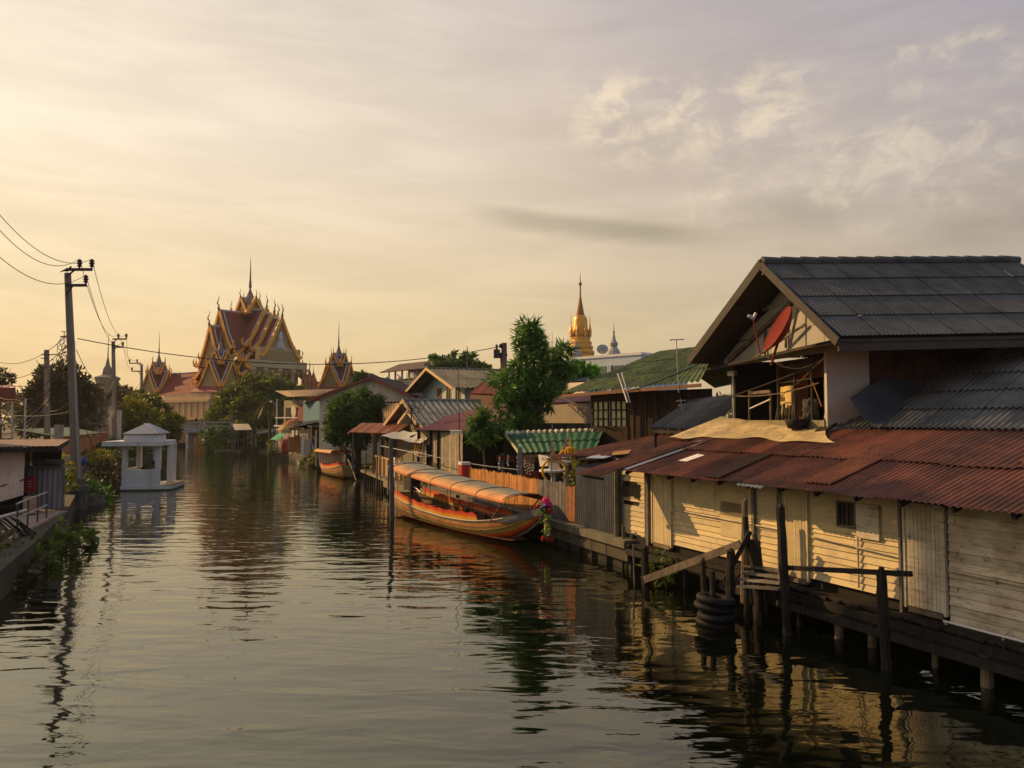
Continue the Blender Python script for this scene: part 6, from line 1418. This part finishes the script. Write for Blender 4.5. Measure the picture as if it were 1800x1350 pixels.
# red roofed shed, orange wall
rs2=shed('red_roof_shed','shed with dull red roof at the far left edge',[V(-40,681,52.5),V(40,681,52.5),V(46,678,57),V(-40,678,57)],None,redroof,.75,pitch=.4,amp=.02)
g=MB(); 
for px in (22,45): g.tube([GX(px,52,.7),V(px,700,52)],.07,6)
part(g,'post',steel,rs2); g=MB(); RF_=frame(GX(-40,53,0),GX(41,53,0)); g.fbox(RF_,-1,RF_.L+.15,1.15,1.25,5.52,6.45); part(g,'panel',M('maroon_panel',(.17,.045,.042),.7),rs2)
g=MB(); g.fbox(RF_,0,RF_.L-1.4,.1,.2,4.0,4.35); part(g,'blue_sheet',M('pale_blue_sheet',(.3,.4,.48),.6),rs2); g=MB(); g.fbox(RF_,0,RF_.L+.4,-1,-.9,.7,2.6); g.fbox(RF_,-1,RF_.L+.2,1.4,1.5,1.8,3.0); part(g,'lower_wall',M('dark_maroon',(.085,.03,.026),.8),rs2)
ow=thing('orange_wall','long faded orange wall along the left bank','wall',GX(150,60,.75)); OWF=frame(GX(95,49,0),GX(112,54,0)); OW2=frame(GX(112,54,0),GX(198,76,0))
orgp=M('faded_orange_plaster',(.50,.19,.075),.9,(.36,.14,.065),.7,.7,streak=(.2,.10,.06),sa=.5,sdir=(2,2,.35))
g=MB(); g.tv=.06
g.fbox(OWF,0,OWF.L,-.2,0,.75,3.0)
for i in range(6): g.fbox(OW2,OW2.L*i/6+.03,OW2.L*(i+1)/6-.03,-.2,0,.75,3.0-.03*i)
part(g,'wall',orgp,ow); g=MB(); g.fbox(OW2,-.1,OW2.L,-.35,.12,3.0,3.14); part(g,'coping',M('coping_brown',(.22,.12,.08),.9),ow)
g=MB(); g.corr(OW2(0,-.5,3.1),OW2(OW2.L*.8,-.5,3.1),OW2(OW2.L*.8,-3,3.6),OW2(0,-3,3.6),.3,.03); single(g,'green_sheet_roof','faded green sheet roof behind the orange wall','roof',M('faded_green',(.22,.28,.19),.8),OW2(3,-1,3.1))
g=MB(); a=GX(105,50,.75); g.tv=.2
for i in range(3): g.box(a+vec(-.3+i*.2,-.1,0),a+vec(-.12+i*.2,0,3.2)); 
single(g,'pale_door','pale boards standing at the near end of the orange wall','boards',M('pale_board',(.42,.38,.34),.9),a)
for i,px in enumerate((198,208)):
    g=MB(); p=GX(px,72,0); g.box(p+vec(-.22,-.2,.75),p+vec(.22,.2,5.2)); single(g,'gate_pillar',['left','right'][i]+' slim pale gate pillar behind the second utility pole','pillar',M('pinkish_white',(.6,.48,.4),.8),p)
g=MB(); p=V(123,812,41); g.box(p+vec(-.25,-.1,-.4),p+vec(.35,.1,.35)); single(g,'meter_panel','pale grey panel at the foot of the leaning utility pole','panel',M('panel_grey',(.4,.4,.42),.7),p)
single(blob(V(147,811,42),.15,.12,.24,3,.5),'blue_bag','dark blue bag hanging beside the leaning utility pole','bag',blue,V(147,811,42),smooth=True)
# stepped stone bank between pole and pavilion
BL=frame(Vector((-21.0,38,0)),Vector((-29.5,56,0)))
for i in range(34):
    s=random.uniform(0,BL.L); o=random.uniform(-.5,.5); r_=random.uniform(.2,.5); q=BL(s,o,.1+.5*(.5-o)); 
    d1=vec(math.cos(i*1.3),math.sin(i*1.3),0); d2=vec(-d1.y,d1.x,0)*random.uniform(.6,1); g=MB(); J=lambda: random.uniform(.75,1.1)*r_
    g.hexa([q-d1*J()-d2*J()-vec(0,0,.35),q+d1*J()-d2*J()-vec(0,0,.35),q+d1*J()+d2*J()-vec(0,0,.35),q-d1*J()+d2*J()-vec(0,0,.35),q-d1*J()*.8-d2*J()*.8+vec(0,0,J()*.7),q+d1*J()*.8-d2*J()*.8+vec(0,0,J()*.7),q+d1*J()*.8+d2*J()*.8+vec(0,0,J()*.7),q-d1*J()*.8+d2*J()*.8+vec(0,0,J()*.7)])
    single(g,'bank_stone','dark stone tumbled along the edge between the leaning pole and the pavilion','stone',dkconc,q,'tumbled stones on the left bank')
g=MB(); g.tv=.1; 
for i in range(9): g.fbox(BL,i*2.2,i*2.2+2.15,-1.6,-1.45,.7,1.55)
single(g,'low_wall','low brown parapet wall along the left bank path','wall',M('brown_parapet',(.20,.135,.09),.9,(.12,.085,.06),.7,1),BL(8,-1.5,.7))
# white pavilion on the water
sc2=V(213,862,46.3); e1=Vector((.98,.2,0)).normalized(); e2=Vector((-.2,.98,0)).normalized(); U=46.3/1350
wpv=thing('water_pavilion','white square pavilion with small tiered roof standing in the water','pavilion',vec(sc2.x+1.5,sc2.y+1.6,0))
PP=lambda s,o,z: vec(sc2.x,sc2.y,0)+e1*s+e2*(-o)+vec(0,0,z)   # o towards viewer
wall_=M('mauve_white_paint',(.64,.62,.61),.8,(.50,.48,.47),.5,.9,streak=(.30,.28,.24),sa=.35,sdir=(3,3,.5),spots=(.4,.38,.33),spa=.3,spth=.64)
g=MB(); g.tv=.04; g.fbox(PP,-.05,2.8,-3.65,.05,-.3,.30); part(g,'base',wall_,wpv)
g=MB(); g.tv=.02; g.fbox(PP,0,2.15,-.14,0,.3,1.28); g.fbox(PP,0,.12,-3.2,-.14,.3,1.28); part(g,'parapet',wall_,wpv)
g=MB(); g.fbox(PP,2.2,2.85,-3.7,.0,.30,.345); part(g,'landing',M('landing_planks',(.36,.24,.12),.8,(.22,.15,.08),.7,2),wpv)
for s,o in ((0,0),(1.85,0),(0,-3.1),(1.0,-3.1),(2.0,-2.4),(1.95,-3.6)):
    q=MB(); q.tv=.03; q.fbox(PP,s,s+.30 if s else .28,o-.3,o,.31 if o else 1.28,2.72); part(q,'column',wall_,wpv)
g=MB(); g.tv=.02; g.fbox(PP,-1.0,2.25,-3.7,.5,2.70,2.98); part(g,'roof_slab',wall_,wpv)
g=MB(); g.tv=.02; g.fbox(PP,.05,1.8,-2.9,-.1,2.98,3.36); g.fbox(PP,.2,1.65,-2.8,-.2,3.36,3.44); part(g,'roof_drum',wall_,wpv)
g=MB(); g.tv=.02; a=[PP(-.02,.05,3.42),PP(1.95,.05,3.42),PP(1.95,-3.1,3.42),PP(-.02,-3.1,3.42)]; r1,r2=PP(.95,-.9,4.0),PP(.95,-2.1,4.0)
g.add(a+[r1,r2],[(0,1,4),(1,2,5,4),(2,3,5),(3,0,4,5),(0,3,2,1)]); part(g,'roof',M('pavilion_roof',(.42,.40,.38),.6,(.34,.32,.31),.5,1),wpv)
g=MB()
for f in np.linspace(0,1,6): g.beam(r1.lerp(r2,f)+vec(.02,0,.03),a[1].lerp(a[2],f)+vec(.02,0,.03),.07,.05)
part(g,'roof_rib',white,wpv)
person('person in dark clothes sitting inside the white pavilion',PP(1.45,-2.0,.75),1.6,1.6,True)
g=MB(); q=PP(.75,-1.9,.31); g.lathe([(.2,0),(.26,.5),(.22,.95),(.1,1.1)],q,9); single(g,'dark_jar','dark round topped jar inside the white pavilion','jar',black,q,smooth=True)
g=MB(); g.beam(V(183,848,47),V(213,849,46.3),.07,.07); single(g,'tether_bar','thin bar from the bank to the white pavilion','bar',greywood,V(183,848,47))
# utility poles, insulators, wires
def upole(label,px_b,Yb,px_t,py_t,r,arms,sq=True,zb=.5):
    b=GX(px_b,Yb,zb); tp=V(px_t,py_t,Yb); t=thing('utility_pole',label,'utility pole',b)
    g=MB(); g.tv=.02; g.beam(b,tp,r*2.1,r*2.0,w2=r*1.35); part(g,'shaft',poleconc,t)
    ins=[]
    for dz,L,n,st in arms:
        q=tp-vec(0,0,dz); g=MB(); g.beam(q-vec(0,.12,0),q+vec(L,-.12,0),.1,.13); g.beam(q-vec(0,.12,.5) if dz>.5 else q+vec(0,-.12,-.35),q+vec(L*.35,-.12,0),.06); part(g,'cross_arm',darkm,t)
        for k_ in n:
            p=q+vec(L*k_,-.12,.06); h=MB(); h.lathe([(.03,0),(.05,.06),(.13,.12),(.07,.18),(.15,.24),(.08,.3),(.13,.36),(.05,.45)],p,8); part(h,'insulator',M('insulator_brown',(.035,.022,.02),.35,spec=.6),t); ins.append(p+vec(0,0,.45))
    return t,b,tp,ins
t1,b1,tp1,in1=upole('tallest leaning concrete utility pole with a bird on top',140,37,119,480,.165,[(-.15,1.25,(.5,.98),0),(.62,1.0,(.95,),0)])
t2,b2_,tp2,in2=upole('second concrete utility pole rising behind the white pavilion',204,71,199,600,.17,[(-.2,1.3,(.4,.97),0),(.55,1.0,(.95,),0)])
t3,b3_,tp3,in3=upole('third concrete utility pole before the leftmost pavilion',250,96,249,640,.17,[(-.1,-1.5,(.35,.98),0),(.9,-1.2,(.95,),0)])
g=MB(); g.tv=.05; g.lathe([(.42,-1.0),(.42,.3),(.48,.35),(.48,.6),(.32,.65),(.3,.95)],b1+vec(0,0,.0),8); part(g,'footing',dkconc,t1)
g=MB(); g.tube([b1+vec(.2,-.2,.3),V(133,700,36.8),V(131,600,36.8)],.03,5); part(g,'conduit',steel,t1)
bd=thing('bird','dark pigeon perched on top of the tallest pole','bird',tp1); c=tp1+vec(-.02,-.05,.14)
g=MB(); g.tube([c+vec(-.32,0,-.10),c+vec(-.15,0,-.02),c,c+vec(.12,0,.05),c+vec(.17,0,.12),c+vec(.2,0,.16),c+vec(.25,0,.15)],[.015,.05,.085,.075,.045,.045,.008],8); part(g,'body',darkm,bd,smooth=True)
g=MB(); g.tube([c+vec(.0,.0,-.05),c+vec(.01,0,-.15)],.012,4); part(g,'leg',darkm,bd)
c4=thing('utility_pole','short pole carrying a curved street lamp arm','utility pole',GX(85,55,.7)); g=MB(); g.beam(GX(86,55,.7),V(82,615,55),.34,.3,w2=.26); g.beam(GX(80,55,.7),V(82,690,55),.16,.14); part(g,'shaft',poleconc,c4)
g=MB(); q=V(84,624,55); g.tube([q,q+vec(.6,0,.05),q+vec(1.0,0,-.15),q+vec(1.15,0,-.5),q+vec(1.15,0,-.75)],.04,6); g.box(q+vec(1.0,-.12,-.85),q+vec(1.35,.12,-.75)); part(g,'lamp_arm',darkm,c4)
g=MB(); 
for z in (0,-.25,-.9): g.beam(q+vec(-.35,-.2,z),q+vec(.1,-.2,z),.06)
part(g,'bracket',darkm,c4)
c5=thing('utility_pole','distant short pole with crossarm near the grey tower','utility pole',GX(176,130,.7)); g=MB(); g.beam(GX(176,130,.7),V(176,664,130),.35); g.beam(V(170,667,130),V(184,667,130),.2,.2); part(g,'shaft',poleconc,c5)
# high-voltage lines: camera side span and onward spans
for i,(px,py) in enumerate(((-60,328),(-60,300),(-60,393))):
    g=wire([(V(px,py,22),in1[(0,1,2)[i]],1.1 if i<2 else 1.0)],.014,n=24)
    single(g,'power_line',['overhead line reaching the inner top insulator of the tallest pole','overhead line reaching the outer top insulator of the tallest pole','lowest overhead line reaching the tallest pole'][i],'power line',black,in1[i],'overhead lines from the tallest pole')
for i in range(3):
    g=wire([(in1[i],in2[i],1.5),(in2[i],in3[i],1.0)],.016,n=22); single(g,'power_line',['inner overhead line sagging from pole to pole over the left bank','outer overhead line sagging from pole to pole over the left bank','lower overhead line sagging from pole to pole over the left bank'][i],'power line',black,in2[i],'overhead lines from the tallest pole')
# low bundles of telephone wires, coils
tw=thing('telephone_wires','tangle of telephone wires strung from pole to pole on the left bank','wires',V(110,640,45))
for j,(z0) in enumerate((596,612,640,652,664)):
    w_=wire([(V(-30,z0+25+j*6,50),V(118,z0-6,37.2),1.0+.2*j)],.018,n=16); part(w_,'wire',black,tw)
for j in range(10):
    w_=wire([(V(132+random.uniform(-3,3),615+j*9,37.2),V(199+random.uniform(-2,2),655+j*13,70.5),1.2+random.uniform(0,1.2))],.018,n=16); part(w_,'wire',black,tw)
for j in range(9):
    w_=wire([(V(201,665+j*9,70.8),V(247,672+j*7,95.5),1.2+random.uniform(0,1.0))],.025,n=14); part(w_,'wire',M('grey_wire',(.16,.13,.1),.7),tw)
for j in range(5):
    w_=wire([(V(-20,742+j*6,40),V(84,700+j*3,54.5),.7+.15*j)],.02,n=14); part(w_,'wire',MC['grey_wire'],tw)
w_=wire([(V(-20,722,40),V(122,724,37.2),.25),(V(85,722,54),V(122,706,37.3),.2),(V(137,728,37),V(200,722,70),.8)],.02,n=14); part(w_,'wire',MC['grey_wire'],tw)
for j in range(8):
    w_=wire([(V(203,690+j*5,70.8),V(140+j*4,740+j*3,66),.4)],.022,n=8); part(w_,'wire',MC['grey_wire'],tw)
lo=thing('cable_coils','hanging coils of spare cable beside the tallest pole','cables',V(113,620,38))
for j in range(16):
    w_=MB(); q=V(113+random.uniform(-5,6),600+j*4.5,37.6); r_=random.uniform(.15,.3); w_.tube([q+vec(math.cos(a)*r_,.1*math.sin(a),math.sin(a)*r_*1.3) for a in np.linspace(0,6.0,12)],.016,4,1.,False); part(w_,'coil',black,lo)
g=MB(); q=V(113,583,37.4); g.tube([q+vec(0,0,-.6),q],.02,4); g.beam(q+vec(-.15,0,0),q+vec(.1,0,0),.03); g.beam(V(106,592,37.4),V(122,590,37.4),.05); part(g,'bracket',darkm,lo)
# ---------------------------------------------------------------- trees and plants
def bl(px,py,Y,rpx,dy=0,sq=.9): p=V(px,py,Y+dy); r=rpx*Y/1350; return (p.x,p.y,p.z,r,r,r*sq)
tree('mango_tree','tall mango tree with drooping leaves rising over the tiled roofs','tree',GX(905,37,.75),V(915,735,37),
 [bl(*a) for a in ((926,570,36.5,11),(935,580,36.5,14),(917,592,36,11),(942,600,36.5,16),(925,615,36,15),(965,622,37,14),(990,620,37.5,14),(1000,640,37.5,12),(985,648,37.5,15),(968,660,37.5,16),(940,640,36.5,20),(910,648,36,14),(915,672,36,18),(950,682,36.5,20),(978,684,37.5,11),(895,690,35.5,17),(920,706,36,20),(888,715,35.5,14),(935,732,36.3,17),(910,738,35.8,14),(872,666,37,10),(888,668,36,10),(958,708,37,13),(898,752,35.5,10))],
 6600,.42,lf_mango,r0=.2,droop=.85,aspect=.2,shell=.4,flat=.3,clump=560)
tree('mango_sapling','low drooping mango bough hanging in front of the red roof','tree',GX(855,34.5,.75),V(850,775,34.5),
 [bl(*a) for a in ((848,722,34.5,12),(838,738,34.5,13),(852,748,34.5,15),(836,764,34.5,11),(860,765,34.5,12),(846,775,34.3,9),(872,740,35,10))],
 1300,.34,lf_mango,r0=.06,droop=.9,aspect=.22,shell=.35,clump=110)
tree('bright_tree','bright light green tree beside the mossy roof','tree',GX(1015,56,.75),V(1015,690,56),[bl(*a) for a in ((1015,655,56,20),(1030,668,56,20),(1003,678,56,22),(1040,655,58,12))],2600,.42,lf_brt,r0=.15,aspect=.4,shell=.5)
tree('mango_tree','dense dark mango tree overhanging the second long-tail boat','tree',GX(628,57,.75),V(628,765,57),
 [bl(*a) for a in ((600,722,57,22),(630,708,57.5,26),(658,718,57.5,24),(615,745,57,28),(645,745,57.5,30),(588,745,57,16),(668,738,58,16),(600,765,56.5,20),(630,770,57,18),(585,768,56,12))],9000,.42,lf_dark,r0=.25,droop=.5,aspect=.3,shell=.55,clump=420)
tree('rain_tree','great round green tree in front of the temple hall','tree',GX(440,116,.75),V(440,755,116),
 [bl(*a) for a in ((470,683,116,26),(440,690,116,30),(500,700,117,30),(410,708,116,26),(395,728,115,22),(440,725,114,36),(480,728,114,36),(512,722,116,24),(375,738,114,14),(372,760,113,12),(400,755,113,26),(440,755,112,30),(478,750,112,22),(515,690,118,14))],20000,.62,lf_oliv,r0=.7,aspect=.5,shell=.72,clump=900)
tree('feathery_tree','broad feathery brown green tree behind the leaning pole','tree',GX(110,82,.75),V(110,745,82),
 [bl(*a) for a in ((95,665,82,26),(125,672,82,26),(70,690,82,24),(150,690,83,18),(100,700,82,34),(140,710,82,26),(60,720,81,24),(95,735,81,30),(135,740,81,28),(170,735,83,16),(55,750,81,18),(75,660,82,12))],14000,.5,lf_far,r0=.5,aspect=.4,shell=.5,clump=700)
tree('feathery_tree','sparse little tree at the far left edge','tree',GX(0,90,.75),V(0,700,90),[bl(*a) for a in ((5,660,90,14),(-12,668,90,16),(15,672,90,8))],900,.5,lf_far,r0=.2,aspect=.4,shell=.4)
for args in (('left yellow green bush tree behind the white pavilion',238,82,[(235,722,82,24),(225,745,81,20),(250,742,81,24),(270,735,84,14)],4200,lf_yel),
             ('darker green tree between the yellow bushes and the balustrade',262,88,[(260,712,88,20),(278,725,88,18),(265,745,86,24),(240,700,92,14)],3600,lf_oliv),
             ('square topped yellow green bush next to the foot bridge',300,90,[(292,742,90,18),(305,740,90,15),(295,758,89,20)],3000,lf_yel)):
    lb,px,Y,bs,n,mt=args
    tree('bush_tree',lb,'tree',GX(px,Y,.75),V(px,765,Y),[bl(*a) for a in bs],n,.42,mt,r0=.2,aspect=.5,shell=.7)
tree('far_tree','rounded dark tree on the skyline right of the apartments','tree',GX(806,95,.75),V(806,680,95),[bl(*a) for a in ((775,645,95,20),(800,640,95,22),(825,643,95,20),(845,652,96,14),(790,660,95,26),(825,662,95,24))],6500,.55,lf_dark,r0=.3,aspect=.45,shell=.65)
for lb,px,py,Y,r,mt in (('far tree left of the grey tower',165,690,130,16,lf_far),('small tree seen between the second pole and the pavilion',215,690,130,14,lf_far),('green tuft of a tree right of the lone pavilion',636,664,140,9,lf_dark)):
    tree('far_tree',lb,'tree',GX(px,Y,.75),V(px,py+r,Y),[bl(px,py,Y,r),bl(px+r*.9,py+r*.6,Y,r*.8),bl(px-r*.9,py+r*.6,Y,r*.8)],1500,.6,mt,r0=.2,aspect=.45,shell=.6)
# far wooded skyline
g=MB(); 
fbs=[]
for px in range(-260,2300,34):
    if 340<px<560: continue
    Y=random.uniform(190,230); fbs.append(bl(px,722+random.uniform(-8,6),Y,24,0,.9))
leaves(g,fbs,26000,1.5,shell=.6,clump=2600); struct(g,'distant_trees',lf_far,'stuff',(0,200,0))
# palm fronds by the tan roof
pm=thing('palm_tree','drooping palm fronds beside the tan roofed building','palm',GX(474,90,.75))
g=MB(); g.tube([GX(476,90,.7),V(474,720,90)],[.2,.14],7); part(g,'trunk',bark,pm)
g=MB(); hc=V(474,706,90); g.tv=.3
for i in range(11):
    a=i*.57+.2; d=vec(math.cos(a),math.sin(a),0); L=2.3
    for j in range(1,26):
        u=j/26; p=hc+d*L*u*.75+vec(0,0,1.0*u-2.6*u*u); s=vec(-d.y,d.x,0)
        for sg in (-1,1):
            e=p+s*sg*.35+d*.2+vec(0,0,-.55-.2*random.random()); g.add([p,p+d*.05,e+d*.03,e],[(0,1,2,3)])
part(g,'crown',lf_far,pm)
# bank plants on the left
def clump_(name,label,cs,n,size,mat,**k_):
    c=MB(); leaves(c,cs,n,size,**k_); return single(c,name,label,'plant',mat,cs[0][:3])
clump_('broadleaf_plant','broad leaved green plant leaning over the water at the near left bank',[(*V(100,950,25),.9,.6,.35),(*V(125,935,26.5),.7,.6,.35),(*V(65,975,23.6),.8,.6,.45),(*V(85,1000,22.8),.5,.4,.35),(*V(45,990,22.5),.5,.5,.4),(*V(20,1000,21.8),.6,.5,.4)],640,.36,lf_oliv,droop=.4,aspect=.42,shell=.55,clump=60)
clump_('reeds','tangled weeds below the leaning utility pole',[(*V(150,870,40),1.2,1,.7),(*V(165,885,42),1.0,1,.6),(*V(130,860,38),.8,.7,.6),(*V(178,880,43),.6,.6,.5)],1600,.3,lf_dark,shell=.4)
clump_('flowering_shrub','yellow flowering shrub before the orange wall',[(*V(165,804,52),.8,.8,.35),(*V(183,802,54),.8,.8,.35)],700,.25,lf_yel,shell=.5)
clump_('flowering_shrub','yellow green shrub behind the corrugated fence',[(*V(108,820,33),.5,.4,.3),(*V(118,830,32),.35,.3,.35),(*V(85,808,40),.9,.6,.4),(*V(122,850,32),.3,.3,.4)],800,.16,lf_yel,shell=.5)
clump_('bank_weeds','dark weeds growing among the stones towards the pavilion',[(*V(185,830,50),1.2,1,.5),(*V(195,845,49),1.0,.8,.4),(*V(170,845,46),1.0,.8,.5)],1100,.3,lf_far,shell=.4)
clump_('canal_weeds','low bushes on the left bank beyond the pavilion',[(*V(200,790,66),1.6,1.4,.8),(*V(222,788,74),1.8,1.4,.8),(*V(250,785,80),1.8,1.5,.9),(*V(280,790,88),2,1.5,1)],2600,.4,lf_dark,shell=.5)
hh_=Vector((-.866,.5,0)); qq_=Vector((.5,.866,0))
blk=thing('shade_block','tall plain unseen block added on the left bank to shade the cream wall','building',qq_*12+hh_*38+vec(0,0,.7))  # unseen block, added so the near end of the cream wall falls in shade
SP=lambda s,o,z: qq_*s-hh_*o+vec(0,0,z)
g=MB(); g.tv=.02; g.fbox(SP,8.5,15.5,-46,-36.5,.7,21); part(g,'wall',ivory,blk)
g=MB(); g.fbox(SP,8.4,15.6,-46.1,-36.4,21,21.3); part(g,'cornice',white,blk)
for i in range(3):
    for z in (2,5.5,9,12.5,15.5,18.3):
        g=MB(); g.fbox(SP,8.9+i*2.2,10.4+i*2.2,-36.49,-36.4,z,z+1.8); part(g,'window',glass,blk)
clump_('bank_plant','dark tangled plants spilling over the quay at the lower left corner',[(*V(5,1040,20.2),.9,.8,.5),(*V(-25,1020,20),.9,.9,.6),(*V(0,960,21.5),.5,.5,.35),(*V(35,1000,21.6),.6,.5,.5),(*V(55,970,23),.5,.4,.4)],1000,.3,lf_far,droop=.3,aspect=.4,shell=.4,clump=70)
g=MB(); wm_=Vector((sc2.x,sc2.y,0))
g.tv=.1; g.fbox(PP,-.06,2.82,-3.66,.06,-.2,.09); part(g,'waterline_stain',M('algae_stain',(.09,.095,.05),.9,(.05,.055,.03),.7,2),wpv)

for z in (4.6,8.1,11.6,15.1,18):
    g=MB(); g.fbox(SP,13.5,16.0,-36.4,-35.6,z-.9,z); part(g,'balcony',ivory,blk)  # added ledges that make the edge of the block's cast shade uneven

clump_('bank_bushes','dark bushes hanging down to the water under the round green tree',[(*V(372,772,106),1.8,1.5,1.2),(*V(398,770,108),2.2,1.5,1.3),(*V(430,768,110),2.2,1.5,1.2),(*V(460,770,107),1.6,1.2,1.0)],3000,.45,lf_dark,shell=.5,droop=.3)
# ---------------------------------------------------------------- evening haze over the canal
g=MB(); g.tv=0; g.box((-420,-40,-3.2),(420,420,46))
m=bpy.data.materials.new('haze_air'); m.use_nodes=True; k=NT(m.node_tree); k.n.clear()
pv_=k.new('ShaderNodeVolumePrincipled'); pv_.inputs['Color'].default_value=(.95,.92,.88,1); pv_.inputs['Density'].default_value=.0002; pv_.inputs['Anisotropy'].default_value=.3
o=k.new('ShaderNodeOutputMaterial'); k.l.new(pv_.outputs[0],o.inputs['Volume'])
struct(g,'haze',m,'stuff',(0,150,-1))
